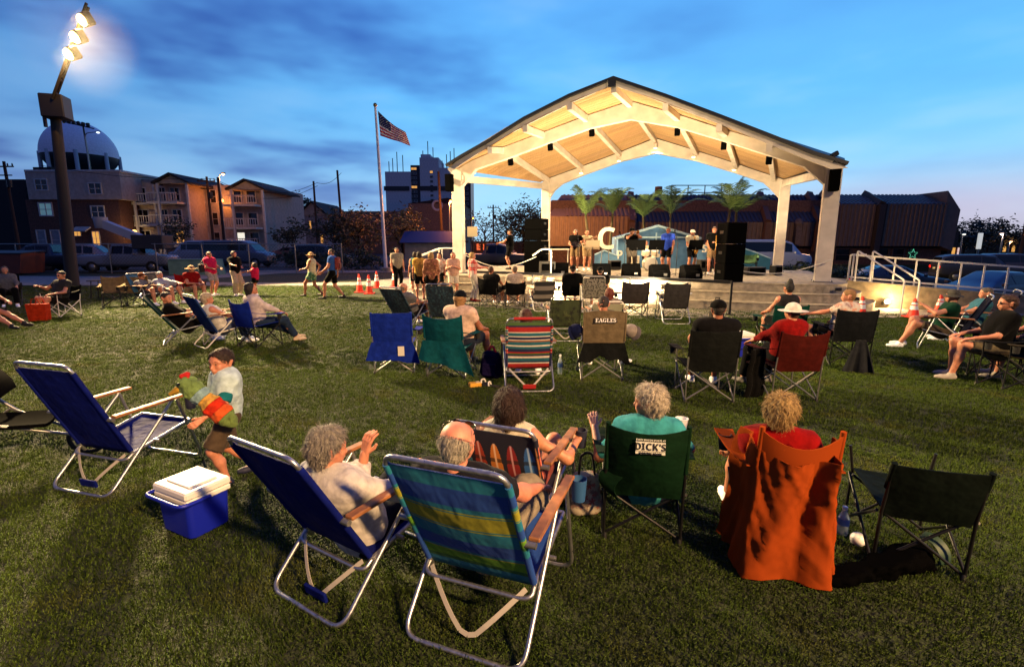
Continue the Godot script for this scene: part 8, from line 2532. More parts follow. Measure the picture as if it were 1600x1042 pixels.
	g.tube(arc_pts([Vector3(-0.03, 0.42, 0.02), Vector3(0.02, 0.50, 0.03), Vector3(0.07, 0.40, 0.02)], 0.04), 0.018, 6)
	part(g, "strap", mat("strap_coral", Color(0.72, 0.14, 0.18), 0.8), o)
	shoe_pair("%s of the white and black sandals beside the yellow box", Vector3(-0.32, 0, -6.519), 60, Color(0.78, 0.77, 0.74))
	o = thing("snack_box", "small yellow box lying on the grass by the sandals", "box", Vector3(-0.5, 0, -6.489), 20)
	g = Geo.new()
	g.box(Vector3(0, 0.03, 0), Vector3(0.16, 0.055, 0.10), Basis.IDENTITY, 0.006)
	part(g, "box", mat("box_yellow", Color(0.75, 0.55, 0.15), 0.7), o)
	g = Geo.new()
	g.box(Vector3(0.04, 0.06, 0), Vector3(0.06, 0.006, 0.08))
	part(g, "flap", mat("box_pale", Color(0.72, 0.66, 0.5), 0.7), o)
	# striped blanket chair
	var W := Color(0.75, 0.72, 0.68)
	var Rd := Color(0.55, 0.05, 0.06)
	var Nv := Color(0.05, 0.08, 0.25)
	var Tl := Color(0.06, 0.33, 0.40)
	var Gn := Color(0.22, 0.34, 0.16)
	beach_chair("brightly striped serape beach chair with a red padded top rail", Vector3(0.211, 0, -6.613), 3, stripes("serape", [[Gn, 2], [Nv, 1], [Rd, 3], [W, 0.6], [Tl, 2], [W, 0.6], [Nv, 1.6], [W, 0.5], [Color(0.5, 0.3, 0.2), 1], [Tl, 2], [W, 1], [Tl, 1.5], [Nv, 2], [Rd, 1], [Gn, 1], [Nv, 1], [W, 1.4], [Tl, 2], [Nv, 1], [W, 0.8], [Rd, 3], [W, 0.4], [Rd, 1], [Nv, 14]]), {"band": mat("band_red", Color(0.55, 0.04, 0.05), 0.8), "recline": 0.22, "back": 0.70, "strapmat": mat("strap_grey", Color(0.55, 0.54, 0.53), 0.6), "pad": mat("band_red")})
	person("woman with sunglasses on her brown hair in the serape chair", Vector3(0.197, 0, -6.742), -6, {"f": true, "pose": "sit", "seat": 0.28, "lean": 0.2, "h": 1.66, "cell": 0.022, "shirt": Color(0.1, 0.1, 0.12), "pants": Color(0.4, 0.35, 0.33), "hair": "bob", "haircol": Color(0.30, 0.15, 0.08), "glasses": "top"})
	bottle("water bottle set in the grass beside the serape chair's arm", Vector3(0.706, 0, -7.122), 0.3)
	# team chair
	var kh := mat("canvas_team", Color(0.42, 0.37, 0.29), 0.85, "canvas")
	camp_chair("tan camp chair with white team lettering on its back", Vector3(1.262, 0, -7.014), 0, kh, {"pole": grey_steel(), "top": 0.98, "push": 0.03, "dip": -0.03, "seatmat": greyc, "cups": true, "armmat": mat("canvas_mix", Color(0.32, 0.30, 0.32), 0.85, "canvas")})
	bc = get_child(get_child_count() - 1)
	text("lettering_shadow", "EAGLES", 0.056, 0.008, mat("print_black", Color(0.03, 0.03, 0.03), 0.7), bc, Transform3D(Basis(Vector3.RIGHT, -0.16).scaled(Vector3(1.02, 1.1, 1)), Vector3(0.0, 0.872, 0.372)), true, true)
	text("lettering", "EAGLES", 0.05, 0.008, mat("print_white2", Color(0.85, 0.85, 0.85), 0.6), bc, Transform3D(Basis(Vector3.RIGHT, -0.16), Vector3(0.0, 0.878, 0.384)), true, true)
	g = Geo.new()
	rows = []
	for i in 7:
		var t := i / 6.0
		var line := PackedVector3Array()
		for j in 13:
			var u := j / 6.0 - 1.0
			line.append(Vector3(u * lerpf(0.28, 0.37, t), 0.56 - t * (0.20 + 0.10 * absf(u) + 0.03 * sin(u * 9.0)), 0.33 + 0.03 * t * sin(u * 6.0)))
		rows.append(line)
	g.sheet(rows, 0.006, Vector3(0, 0, 1))
	part(g, "hanging_cover", mat("cover_dark", Color(0.07, 0.08, 0.085), 0.85, "canvas"), bc)
	for e in [[-0.40, Color(0.05, 0.08, 0.22), "navy cap hung on the tan team chair"], [0.40, Color(0.55, 0.52, 0.50), "pale grey cap hung on the tan team chair's other arm"]]:
		o = thing("cap", e[2], "cap", (Vector3(1.262, 0, -7.014)) + Vector3(e[0], 0.70, 0.20), 0)
		g = Geo.new()
		var b := Basis(Vector3(0, 0, 1), 1.2 * signf(e[0])) * Basis(Vector3.RIGHT, 0.5)
		g.lathe(Vector3.ZERO, [Vector2(0.10, 0), Vector2(0.10, 0.03), Vector2(0.08, 0.09), Vector2(0.03, 0.125), Vector2(0, 0.13)], 16, b)
		part(g, "crown", cloth(e[1]), o)
		g = Geo.new()
		g.lathe(b * Vector3(0, 0, 0.07), [Vector2(0, 0.0), Vector2(0.1, -0.006), Vector2(0.1, -0.014), Vector2(0, -0.01)], 16, b)
		part(g, "peak", cloth(e[1]), o)
	person("sitter hidden by the tan team chair with one sneaker stretched out", Vector3(1.338, 0, -7.233), 0, {"pose": "sit", "seat": 0.40, "lean": 0.15, "h": 1.6, "shirt": Color(0.3, 0.28, 0.26), "pants": Color(0.15, 0.15, 0.16), "hair": "short", "crane": 0.0, "nod": -0.5, "feet": [Vector3(-0.1, 0, -0.5), Vector3(0.42, 0.0, -0.55)], "toe": [Vector3(0, 0, -1), Vector3(1, 0.1, -0.3)], "hip": Vector3(0, 0.44, -0.1)})
	# right of the middle
	camp_chair("charcoal camp chair under the man in the black cap, in front of the cooler", Vector3(2.397, 0, -6.033), -4, mat("canvas_charcoal", Color(0.07, 0.08, 0.08), 0.85, "canvas"), {"pole": grey_steel(), "top": 0.90, "push": 0.05, "dip": 0.01})
	person("man in black cap and dark shirt in the charcoal chair", Vector3(2.58, 0, -6.253), -8, {"pose": "sit", "fat": 1.12, "shoulder": 0.21, "cell": 0.02, "shirt": Color(0.06, 0.06, 0.07), "pants": Color(0.08, 0.08, 0.09), "hat": "cap", "hatcol": Color(0.035, 0.035, 0.04), "capback": false, "haircol": Color(0.12, 0.08, 0.06), "skin": TAN, "look": 0.1, "lean": 0.18})
	cooler("blue cooler with a white lid standing between the two chairs by the pulled up handle", Vector3(3.851, 0, -8.352), 6, Vector3(0.42, 0.42, 0.32))
	o = thing("trolley_handle", "black telescopic handle standing up behind the lone man in the cap", "trolley", Vector3(4.927, 0, -11.9), 0)
	g = Geo.new()
	for s in [-1.0, 1.0]: g.tube([Vector3(s * 0.05, 0.3, 0), Vector3(s * 0.05, 0.62, 0)], 0.008, 6)
	g.tube([Vector3(-0.05, 0.62, 0), Vector3(0.05, 0.62, 0)], 0.014, 6)
	part(g, "handle", steel(), o)
	g = Geo.new()
	g.box(Vector3(0, 0.17, 0), Vector3(0.3, 0.3, 0.22), Basis.IDENTITY, 0.03)
	part(g, "case", mat("case_dark"), o)
	camp_chair("maroon camp chair under the person in the white sun hat", Vector3(3.409, 0, -6.06), 3, mat("canvas_maroon", Color(0.24, 0.055, 0.04), 0.85, "canvas"), {"pole": grey_steel(), "top": 0.88, "push": 0.05, "dip": 0.04})
	person("person in white sun hat and red jacket in the maroon chair", Vector3(3.501, 0, -6.311), 14, {"f": true, "pose": "sit", "cell": 0.02, "h": 1.64, "shirt": Color(0.45, 0.04, 0.04), "sleeve": 1.7, "pants": Color(0.04, 0.04, 0.05), "bottom": "trousers", "hat": "sun", "hatcol": Color(0.82, 0.80, 0.78), "hair": "short", "haircol": Color(0.3, 0.2, 0.14), "feet": [Vector3(-0.22, 0, -0.42), Vector3(0.14, 0, -0.36)], "shoe": Color(0.3, 0.28, 0.28)})
	o = thing("jacket", "black jacket hanging over the maroon chair's side", "jacket", Vector3(3.016, 0, -5.981), 8)
	g = Geo.new()
	rows = []
	for i in 9:
		var t := i / 8.0
		var line := PackedVector3Array()
		for j in 9: line.append(Vector3((j / 4.0 - 1.0) * lerpf(0.09, 0.13, t), 0.62 - 0.60 * t, 0.03 * sin(j * 1.6) + 0.02 * sin(i * 1.3)))
		rows.append(line)
	g.sheet(rows, 0.03, Vector3(0, 0, 1))
	part(g, "cloth", mat("jacket_black", Color(0.03, 0.03, 0.035), 0.9, "cloth"), o)
	camp_chair("emerald camp chair with a small white emblem under the woman with a bun", Vector3(4.77, 0, -8.766), 0, mat("canvas_emerald", Color(0.02, 0.22, 0.19), 0.8, "canvas"), {"top": 0.86, "cups": true, "dip": 0.02})
	var em := get_child(get_child_count() - 1)
	person("woman with a dark hair bun in the emerald chair", Vector3(4.968, 0, -8.988), 0, {"f": true, "pose": "sit", "h": 1.7, "lean": 0.1, "shirt": Color(0.15, 0.15, 0.16), "sleeve": 0.0, "pants": Color(0.06, 0.06, 0.07), "hair": "bun", "haircol": Color(0.04, 0.025, 0.02), "seat": 0.44})
	camp_chair("slate grey camp chair with a small white emblem under the blond woman", Vector3(5.336, 0, -7.885), -8, mat("canvas_slateblue", Color(0.08, 0.09, 0.105), 0.85, "canvas"), {"top": 0.90, "dip": 0.02})
	for c in [em, get_child(get_child_count() - 1)]:
		g = Geo.new()
		for s in [-1.0, 1.0]:
			g.bar(Vector3(s * 0.035, 0.835, 0.385), Vector3(s * 0.008, 0.80, 0.387), 0.01, 0.006, Vector3(0, 0, 1))
			g.bar(Vector3(s * 0.008, 0.80, 0.387), Vector3(s * 0.035, 0.765, 0.389), 0.01, 0.006, Vector3(0, 0, 1))
			g.bar(Vector3(s * 0.016, 0.84, 0.385), Vector3(s * 0.0, 0.81, 0.387), 0.008, 0.006, Vector3(0, 0, 1))
		part(g, "emblem", mat("print_white2"), c)
	person("blond woman in white print shirt looking towards the bun woman", Vector3(5.428, 0, -8.159), 20, {"f": true, "pose": "sit", "h": 1.66, "shirt": printed("print_white", Color(0.72, 0.68, 0.64), [Color(0.5, 0.4, 0.4), Color(0.75, 0.5, 0.4)], "floral"), "pants": Color(0.08, 0.08, 0.09), "hair": "short", "haircol": Color(0.62, 0.45, 0.26), "look": 0.5, "hands": [Vector3(-0.4, 0.72, -0.35), Vector3(0.27, 0.6, -0.3)], "feet": [Vector3(-0.2, 0, -0.3), Vector3(0.1, 0, -0.5)]})
	o = thing("jacket", "grey jacket draped to the ground beside the slate grey chair", "jacket", Vector3(5.136, 0, -7.196), -20)
	g = Geo.new()
	rows = []
	for i in 9:
		var t := i / 8.0
		var line := PackedVector3Array()
		for j in 11: line.append(Vector3((j / 5.0 - 1.0) * lerpf(0.06, 0.2, t), 0.48 * (1.0 - t) + 0.02, 0.05 * sin(j * 1.3) * t + 0.02))
		rows.append(line)
	g.sheet(rows, 0.02, Vector3(0, 0, 1))
	part(g, "cloth", mat("jacket_grey", Color(0.13, 0.14, 0.16), 0.9, "cloth"), o)
	# loungers by the ramp
	var sl := mat("sling_navy", Color(0.035, 0.05, 0.15), 0.8, "canvas")
	beach_chair("navy beach chair with pale frame under the man in the bucket hat", Vector3(7.886, 0, -8.876), 52, sl, {"recline": 0.42, "back": 0.82, "strap": false})
	person("man in grey bucket hat and green shirt resting his chin on his hand", Vector3(7.793, 0, -8.932), 62, {"pose": "sit", "seat": 0.3, "lean": 0.2, "shirt": Color(0.05, 0.2, 0.14), "pants": Color(0.35, 0.3, 0.24), "hat": "bucket", "hatcol": Color(0.30, 0.29, 0.27), "hair": "short", "hands": [Vector3(-0.15, 0.80, -0.32), Vector3(0.2, 0.55, -0.3)], "feet": [Vector3(-0.15, 0, -0.6), Vector3(0.15, 0, -0.5)]})
	beach_chair("navy beach chair further back under the man in pale blue", Vector3(9.027, 0, -9.594), 55, sl, {"recline": 0.45, "back": 0.85, "strap": false})
	person("grey haired man in pale blue shirt in the further navy chair", Vector3(8.985, 0, -9.659), 62, {"pose": "sit", "seat": 0.3, "lean": 0.32, "fat": 1.15, "shirt": Color(0.22, 0.42, 0.50), "pants": Color(0.12, 0.12, 0.14), "haircol": Color(0.42, 0.38, 0.34)})
	# dim pair at the picture's edge
	camp_chair("dark camp chair at the picture edge under the red haired sitter", Vector3(6.713, 0, -6.677), 58, blackc)
	person("red haired sitter in black with khaki shorts at the picture's edge", Vector3(6.749, 0, -6.808), 68, {"f": true, "pose": "sit", "fat": 1.2, "lean": 0.1, "shirt": Color(0.03, 0.03, 0.035), "sleeve": 0.9, "pants": Color(0.40, 0.36, 0.28), "hair": "curly", "haircol": Color(0.22, 0.08, 0.03), "glasses": "on", "shoe": Color(0.6, 0.57, 0.53), "feet": [Vector3(-0.15, 0, -0.5), Vector3(0.1, 0, -0.42)]})
	camp_chair("empty looking khaki camp chair cut off by the picture edge", Vector3(6.818, 0, -6.428), 60, mat("canvas_olive", Color(0.20, 0.18, 0.13), 0.9, "canvas"))
	person("sitter in dark clothes mostly outside the picture beside the khaki chair", Vector3(7.38, 0, -6.808), 62, {"pose": "sit", "shirt": Color(0.05, 0.05, 0.06), "pants": Color(0.07, 0.07, 0.08), "shoe": Color(0.6, 0.57, 0.53)})

func make_foreground() -> void:
	var o: Node3D
	var g: Geo
	var navy := mat("sling_blue", Color(0.045, 0.09, 0.40), 0.75, "canvas")
	beach_chair("empty tall blue beach chair standing beside the cooler", Vector3(-3.22, 0, -3.94), -16, navy, {"back": 0.86, "recline": 0.42, "w": 0.28, "cup": mat("cup_navy", Color(0.03, 0.045, 0.16), 0.8), "pad": navy, "sag": 0.02})
	beach_chair("blue beach chair holding the grey haired woman in white", Vector3(-0.88, 0, -2.66), -32, navy, {"back": 0.82, "recline": 0.52, "w": 0.265, "pad": navy, "low": 0.26})
	var Tl := Color(0.03, 0.42, 0.52)
	var Bl := Color(0.04, 0.24, 0.56)
	var Yl := Color(0.56, 0.55, 0.12)
	beach_chair("turquoise, blue and olive striped beach chair holding the bald man", Vector3(-0.10, 0, -2.40), -21, stripes("stripe_sea", [[Tl, 1.4], [Bl, 1.8], [Tl, 0.5], [Yl, 0.15], [Tl, 0.12], [Yl, 1.6], [Tl, 0.12], [Yl, 0.15], [Tl, 1.6], [Bl, 1.6], [Tl, 0.4], [Yl, 0.15], [Color(0.34, 0.55, 0.08), 1.2], [Color(0.10, 0.35, 0.14), 0.5], [Tl, 1.6], [Bl, 6]]), {"back": 0.82, "recline": 0.47, "w": 0.285, "cup": mat("cup_blue", Color(0.10, 0.28, 0.46), 0.7), "low": 0.28})
	var bc: Node = get_child(get_child_count() - 1)
	var hv := Vector3(-0.10, 0, -2.40)
	# grey haired woman
	person("grey haired woman in white long sleeved shirt resting her hand at her chin", Vector3(-0.88, 0, -2.66), -34, {"f": true, "pose": "sit", "cell": 0.0135, "seat": 0.22, "lean": 0.42, "h": 1.66, "fat": 1.1, "shirt": Color(0.78, 0.76, 0.75), "sleeve": 1.75, "hem": -0.14, "pants": Color(0.07, 0.08, 0.14), "leg": 0.95, "hair": "curly", "haircol": Color(0.62, 0.59, 0.55), "crane": 0.75, "look": -0.25, "nod": -0.1, "hands": [Vector3(0.02, 0.72, -0.04), Vector3(0.33, 0.50, -0.30)], "elbow": [Vector3(-0.3, -1, 0.2), Vector3(1.0, -0.5, 0.3)], "feet": [Vector3(-0.12, 0, -0.66), Vector3(0.16, 0, -0.60)], "shoe": Color(0.06, 0.06, 0.1), "curl": 0.7, "wild": 0.4})
	# bald man
	person("bald man with a fringe of white hair and dark sunglasses on his head", hv + Vector3(-0.10, 0, -0.02), -21, {"pose": "sit", "cell": 0.0135, "seat": 0.31, "lean": 0.36, "h": 1.74, "fat": 1.18, "shirt": Color(0.10, 0.10, 0.12), "pants": Color(0.56, 0.52, 0.46), "bottom": "trousers", "loose": 0.05, "hair": "bald", "haircol": Color(0.80, 0.76, 0.68), "skin": Color(0.80, 0.52, 0.42), "crane": 0.55, "nod": -0.25, "hands": [Vector3(-0.30, 0.58, -0.3), Vector3(0.26, 0.52, -0.36)], "feet": [Vector3(-0.12, 0, -0.68), Vector3(0.20, 0, -0.66)], "shoe": Color(0.5, 0.48, 0.45), "glasses": "top"})
	# woman in the white tank top
	beach_chair("navy beach chair printed with surfboards under the woman in the white tank top", Vector3(0.03, 0, -3.18), -22, surf_cloth(), {"back": 0.64, "recline": 0.42, "w": 0.27, "cup": mat("cup_navy"), "strap": false, "low": 0.26})
	person("brown haired woman in a white sleeveless top", Vector3(0.04, 0, -3.2), -26, {"f": true, "pose": "sit", "cell": 0.0145, "seat": 0.24, "lean": 0.28, "h": 1.66, "fat": 1.05, "shirt": Color(0.80, 0.77, 0.68), "sleeve": 0.0, "pants": Color(0.5, 0.25, 0.25), "leg": 0.6, "skin": Color(0.74, 0.50, 0.37), "hair": "bob", "haircol": Color(0.24, 0.12, 0.06), "wild": 0.8, "strand": 0.06, "crane": 0.3, "look": 0.4, "glasses": "top", "hands": [Vector3(-0.2, 0.5, -0.4), Vector3(0.34, 0.56, -0.22)]})
	# green chair with a printed patch, and the woman in aqua
	var gc := mat("canvas_forest", Color(0.035, 0.14, 0.075), 0.8, "canvas")
	camp_chair("forest green camp chair with a white printed patch", Vector3(0.88, 0, -3.19), -10, gc, {"w": 0.235, "seat": 0.35, "top": 0.82, "push": 0.09, "dip": 0.03, "cups": false, "armmat": gc})
	bc = get_child(get_child_count() - 1)
	g = Geo.new()
	var patch := Basis(Vector3.RIGHT, -0.03)
	g.box(Vector3(0.01, 0.722, 0.423), Vector3(0.17, 0.055, 0.004), patch)
	g.box(Vector3(0.01, 0.682, 0.424), Vector3(0.17, 0.014, 0.004), patch)
	part(g, "patch", mat("patch_white", Color(0.78, 0.78, 0.74), 0.7), bc)
	text("patch_lettering", "DICK'S", 0.042, 0.004, mat("print_dark", Color(0.03, 0.10, 0.06), 0.7), bc, Transform3D(patch, Vector3(0.01, 0.721, 0.427)))
	text("patch_small_print", "SPORTING GOODS", 0.011, 0.003, mat("print_dark"), bc, Transform3D(patch, Vector3(0.01, 0.681, 0.428)))
	text("patch_small_print", "EVERY SEASON STARTS AT", 0.010, 0.003, mat("patch_white"), bc, Transform3D(patch, Vector3(0.01, 0.762, 0.424)))
	g = Geo.new()
	var rows := []
	for i in 6:
		var line := PackedVector3Array()
		for j in 6: line.append(Vector3(-0.235 - 0.05 * sin(PI * i / 5.0) + 0.10 * j / 5.0, 0.52 - 0.17 * i / 5.0 - 0.05 * j / 5.0, 0.28 + 0.05 * j / 5.0))
		rows.append(line)
	g.sheet(rows, 0.006, Vector3(0, 0, 1))
	part(g, "side_flap", gc, bc)
	person("white haired woman in aqua top looking sideways with glasses", Vector3(0.91, 0, -3.21), -8, {"f": true, "pose": "sit", "cell": 0.0135, "seat": 0.24, "lean": 0.22, "h": 1.68, "fat": 1.15, "shirt": Color(0.22, 0.56, 0.60), "sleeve": 0.95, "hem": -0.22, "pants": Color(0.12, 0.15, 0.25), "bottom": "capri", "hair": "curly", "haircol": Color(0.88, 0.83, 0.74), "look": 1.05, "crane": 0.45, "hands": [Vector3(-0.34, 0.60, -0.16), Vector3(0.26, 0.52, -0.3)], "elbow": [Vector3(-0.5, -1, 0.0), Vector3(0.6, -0.6, 0.5)], "across": [Vector3(1, 0, 0.2), Vector3(-1, 0, 0)], "curl": 0.25, "shoe": Color(0.6, 0.1, 0.12)})
	cup("clear plastic cup standing in the green chair's arm", Vector3(1.19, 0.585, -3.33), 0.11)
	o = thing("tote_bag", "pale floral tote bag at the green chair's side", "bag", Vector3(0.52, 0, -3.30), 10)
	g = Geo.new()
	g.field([[Vector3(-0.05, 0.06, 0), Vector3(-0.04, 0.26, 0), 0.08, 0.06, false], [Vector3(0.05, 0.06, 0), Vector3(0.04, 0.26, 0), 0.08, 0.06, false]], 0.018, 0.02, [[Vector3.UP, 0.004], [Vector3.DOWN, -0.30]])
	part(g, "bag", printed("print_tote", Color(0.58, 0.54, 0.48), [Color(0.40, 0.35, 0.32), Color(0.55, 0.22, 0.2), Color(0.66, 0.62, 0.55)], "floral", 2.5), o)
	g = Geo.new()
	g.tube(arc_pts([Vector3(-0.06, 0.29, 0.03), Vector3(-0.04, 0.46, 0.02), Vector3(0.04, 0.46, 0.02), Vector3(0.06, 0.29, 0.03)], 0.04), 0.009, 6)
	part(g, "handle", mat("bag_dark"), o)
	# orange chair with its cover hanging to the ground
	var oc := mat("canvas_orange", Color(0.50, 0.21, 0.075), 0.85, "matte")
	camp_chair("bright orange camp chair with its long cover hanging to the grass", Vector3(1.64, 0, -2.90), -11, oc, {"w": 0.2, "seat": 0.40, "top": 0.90, "push": 0.06, "dip": 0.09, "cups": true, "arm_rise": 0.05})
	bc = get_child(get_child_count() - 1)
	g = Geo.new()
	rows = []
	var wn := noise(FastNoiseLite.TYPE_SIMPLEX_SMOOTH, 1.0, 17, 1)
	var prof := [Vector2(-0.27, -0.06), Vector2(-0.235, 0.34), Vector2(0.19, 0.40), Vector2(0.26, 0.04)]
	for i in 45:
		var t := i / 44.0
		var line := PackedVector3Array()
		for j in 57:
			var u := j / 56.0
			var a := u * 3.0
			var k := mini(int(a), 2)
			# corners of the draped box are softened
			var f := a - k
			var p2: Vector2 = prof[k].lerp(prof[k + 1], f)
			var s := lerpf(0.80, 1.04, t)
			var pz := lerpf(0.37, p2.y, clampf(0.75 + 0.25 * t, 0, 1))
			var y := lerpf(0.80, 0.02, t)
			y -= (1.0 - smoothstep(0.0, 0.4, t)) * 0.07 * exp(-pow((u - 0.5) * 5.0, 2.0))
			var fold := 0.05 + wn.get_noise_2d(u * 5.5 + t * 0.3, t * 0.35) * 0.045 - absf(wn.get_noise_2d(u * 6.0 + t * 0.9, t * 0.5 + 4.0)) * 0.05 - absf(wn.get_noise_2d(u * 9.0 - t * 1.6, t * 1.2 + 9.0)) * 0.02 - absf(wn.get_noise_2d(u * 15.0 + t * 4.0, t * 5.0)) * 0.008
			var out := Vector3(p2.x * 0.6, 0, p2.y).normalized()
			line.append(Vector3(p2.x * s, y, pz) + out * fold)
		rows.append(line)
	g.sheet(rows, 0.006, Vector3(0, 0, 1))
	part(g, "hanging_cover", oc, bc)
	person("blond woman in red top in the orange chair", Vector3(1.64, 0, -2.95), -14, {"f": true, "pose": "sit", "cell": 0.0135, "seat": 0.27, "lean": 0.2, "h": 1.64, "shirt": Color(0.50, 0.035, 0.04), "sleeve": 0.9, "pants": Color(0.1, 0.1, 0.14), "hair": "curly", "haircol": Color(0.76, 0.62, 0.38), "wild": 0.45, "strand": 0.045, "look": -0.35, "crane": 0.3})
	# empty green low chair, bottle, ball, bag
	camp_chair("empty low dark green camp chair beside the black bag", Vector3(2.44, 0, -2.86), -17, mat("canvas_bottle", Color(0.025, 0.06, 0.045), 0.75, "canvas"), {"w": 0.22, "seat": 0.37, "top": 0.69, "push": 0.03, "dip": 0.0, "arms": false, "sag": 0.03})
	bottle("water bottle standing in the shade between the orange and green chairs", Vector3(2.19, 0, -3.02), 0.2)
	o = thing("ball", "small white ball lying beside the water bottle", "ball", Vector3(2.21, 0.042, -2.90))
	g = Geo.new()
	g.ball(Vector3.ZERO, Vector3(0.045, 0.045, 0.045), 12, 16)
	part(g, "ball", mat("ball_white", Color(0.82, 0.82, 0.84), 0.4), o)
	g = Geo.new()
	g.lathe(Vector3.ZERO, [Vector2(0.0448, -0.003), Vector2(0.0456, -0.003), Vector2(0.0456, 0.003), Vector2(0.0448, 0.003)], 18, Basis(Vector3(1, 0, 0.3).normalized(), 0.9))
	part(g, "seam", mat("ball_seam", Color(0.6, 0.6, 0.64), 0.5), o)
	o = thing("carry_bag", "long black chair bag lying open on the grass", "bag", Vector3(2.16, 0, -2.60), 22)
	g = Geo.new()
	g.field([[Vector3(-0.34, 0.05, -0.06), Vector3(0.0, 0.075, 0.0), 0.045, 0.075, false], [Vector3(0.0, 0.075, 0.0), Vector3(0.30, 0.08, 0.02), 0.075, 0.085, true], [Vector3(-0.42, 0.03, -0.12), Vector3(-0.3, 0.045, -0.06), 0.03, 0.045, false]], 0.014, 0.02, [[Vector3.UP, 0.004], [Vector3(0.1, -1, 0.15).normalized(), -0.115]], 0.045, noise(FastNoiseLite.TYPE_SIMPLEX_SMOOTH, 7.0, 5, 3))
	part(g, "bag", mat("bag_black", Color(0.012, 0.012, 0.014), 0.9, "matte"), o)
	g = Geo.new()
	for i in 14:
		var a := TAU * i / 14.0
		pass
	rows = []
	for i in 3:
		var line := PackedVector3Array()
		for j in 9:
			var a := lerpf(-0.4, 1.9, j / 8.0)
			line.append(Vector3(0.31 + 0.035 * i, 0.085 + cos(a) * (0.085 + 0.01 * i), 0.02 + sin(a) * (0.085 + 0.01 * i)))
		rows.append(line)
	g.sheet(rows, 0.006, Vector3(1, 0.5, 0))
	part(g, "lining", mat("lining_green", Color(0.12, 0.22, 0.16), 0.6), o)
	# cooler
	cooler("blue cooler with a white lid on the grass beside the boy", Vector3(-2.15, 0, -3.12), -27, Vector3(0.36, 0.35, 0.30))
	# the boy and his toy
	person("small boy in white shirt with teal sleeve bands carrying a stuffed toy", Vector3(-2.26, 0, -3.78), 132, {"h": 1.13, "pose": "walk", "cell": 0.011, "hcell": 0.005, "head": 0.92, "shoulder": 0.165, "shirt": Color(0.72, 0.81, 0.83), "sleeve": 0.85, "pants": Color(0.30, 0.25, 0.20), "leg": 0.95, "loose": 0.035, "hair": "short", "haircol": Color(0.20, 0.11, 0.065), "cuff": Color(0.10, 0.42, 0.45), "look": 0.55, "nod": 0.0, "feet": [Vector3(-0.06, 0.0, -0.06), Vector3(0.06, 0.02, 0.17)], "hip": Vector3(0, 0.575, 0), "hands": [Vector3(-0.20, 0.63, -0.20), Vector3(0.06, 0.76, -0.16)], "elbow": [Vector3(-0.5, -0.8, 0.3), Vector3(0.3, -0.8, 0.4)], "shoe": Color(0.07, 0.09, 0.2), "curl": 0.35})
	o = thing("plush_toy", "long stuffed toy with a green head and yellow, red and green stripes", "toy", Vector3(-2.25, 0.73, -3.56), 0)
	o.scale = Vector3(0.86, 0.86, 0.86)
	# one tapering bolster, cut into its coloured bands
	var ax := Vector3(0.72, -0.69, 0).normalized()
	var spine := [[-0.25, 0.075], [-0.17, 0.082], [-0.08, 0.066], [0.02, 0.08], [0.12, 0.086], [0.21, 0.062], [0.27, 0.03]]
	var cuts := [["head", Color(0.42, 0.52, 0.30), -9.0, -0.125], ["band", Color(0.50, 0.62, 0.64), -0.125, -0.055], ["band", Color(0.78, 0.60, 0.28), -0.055, 0.02], ["band", Color(0.74, 0.18, 0.10), 0.02, 0.10], ["band", Color(0.80, 0.34, 0.16), 0.10, 0.175], ["tail", Color(0.40, 0.48, 0.26), 0.175, 9.0]]
	for i in cuts.size():
		var chain := []
		for k in spine.size() - 1: chain.append([ax * spine[k][0], ax * spine[k + 1][0], spine[k][1], spine[k + 1][1], false])
		g = Geo.new()
		g.field(chain, 0.009, 0.012, [[ax, cuts[i][2]], [-ax, -cuts[i][3]]], 0.022, noise(FastNoiseLite.TYPE_SIMPLEX_SMOOTH, 11.0, 30, 3))
		part(g, cuts[i][0], mat("plush_%d" % i, cuts[i][1], 0.95, "cloth"), o)
	g = Geo.new()
	g.field([[Vector3(-0.20, 0.245, 0.02), Vector3(-0.16, 0.26, 0.0), 0.022, 0.018, false], [Vector3(-0.17, 0.26, 0.0), Vector3(-0.15, 0.235, 0.02), 0.016, 0.014, false]], 0.007, 0.006)
	part(g, "bow", mat("plush_red", Color(0.6, 0.03, 0.03), 0.9), o)
	g = Geo.new()
	g.field([[Vector3(-0.24, 0.13, 0.04), Vector3(-0.29, 0.10, 0.06), 0.03, 0.015, false]], 0.008, 0.008)
	part(g, "beak", mat("plush_gold", Color(0.55, 0.42, 0.1), 0.9), o)
	for z in [0.035, 0.075]:
		g = Geo.new()
		g.ball(Vector3(-0.235 + z * 0.6, 0.19, z + 0.01), Vector3(0.012, 0.012, 0.012), 6, 8)
		part(g, "eye", mat("black_gloss", Color(0.03, 0.03, 0.035), 0.15), o)
	# stroller at the edge
	o = thing("stroller", "dark stroller with spoked wheels standing in the shadow", "stroller", Vector3(-4.35, 0, -4.05), -60)
	var fr := grey_steel()
	for w in [[0.0, 0.16, -0.55, 0.16], [-0.28, 0.19, 0.35, 0.19], [0.28, 0.19, 0.35, 0.19]]:
		g = Geo.new()
		var r: float = w[3]
		var ring := []
		for i in 25: ring.append(Vector3(w[0], r + cos(TAU * i / 24.0) * (r - 0.02), w[2] + sin(TAU * i / 24.0) * (r - 0.02)))
		g.tube(ring, 0.02, 8)
		var wh := part(g, "wheel", mat("tyre", Color(0.04, 0.04, 0.042), 0.9), o)
		g = Geo.new()
		for i in 9: g.tube([Vector3(w[0], r, w[2]), ring[int(i * 24.0 / 9.0)]], 0.003, 4)
		g.lathe(Vector3(w[0], r, w[2]), [Vector2(0, -0.03), Vector2(0.025, -0.03), Vector2(0.025, 0.03), Vector2(0, 0.03)], 10, Basis(Vector3(0, 0, 1), PI * 0.5))
		part(g, "spokes", chrome(), wh)
	g = Geo.new()
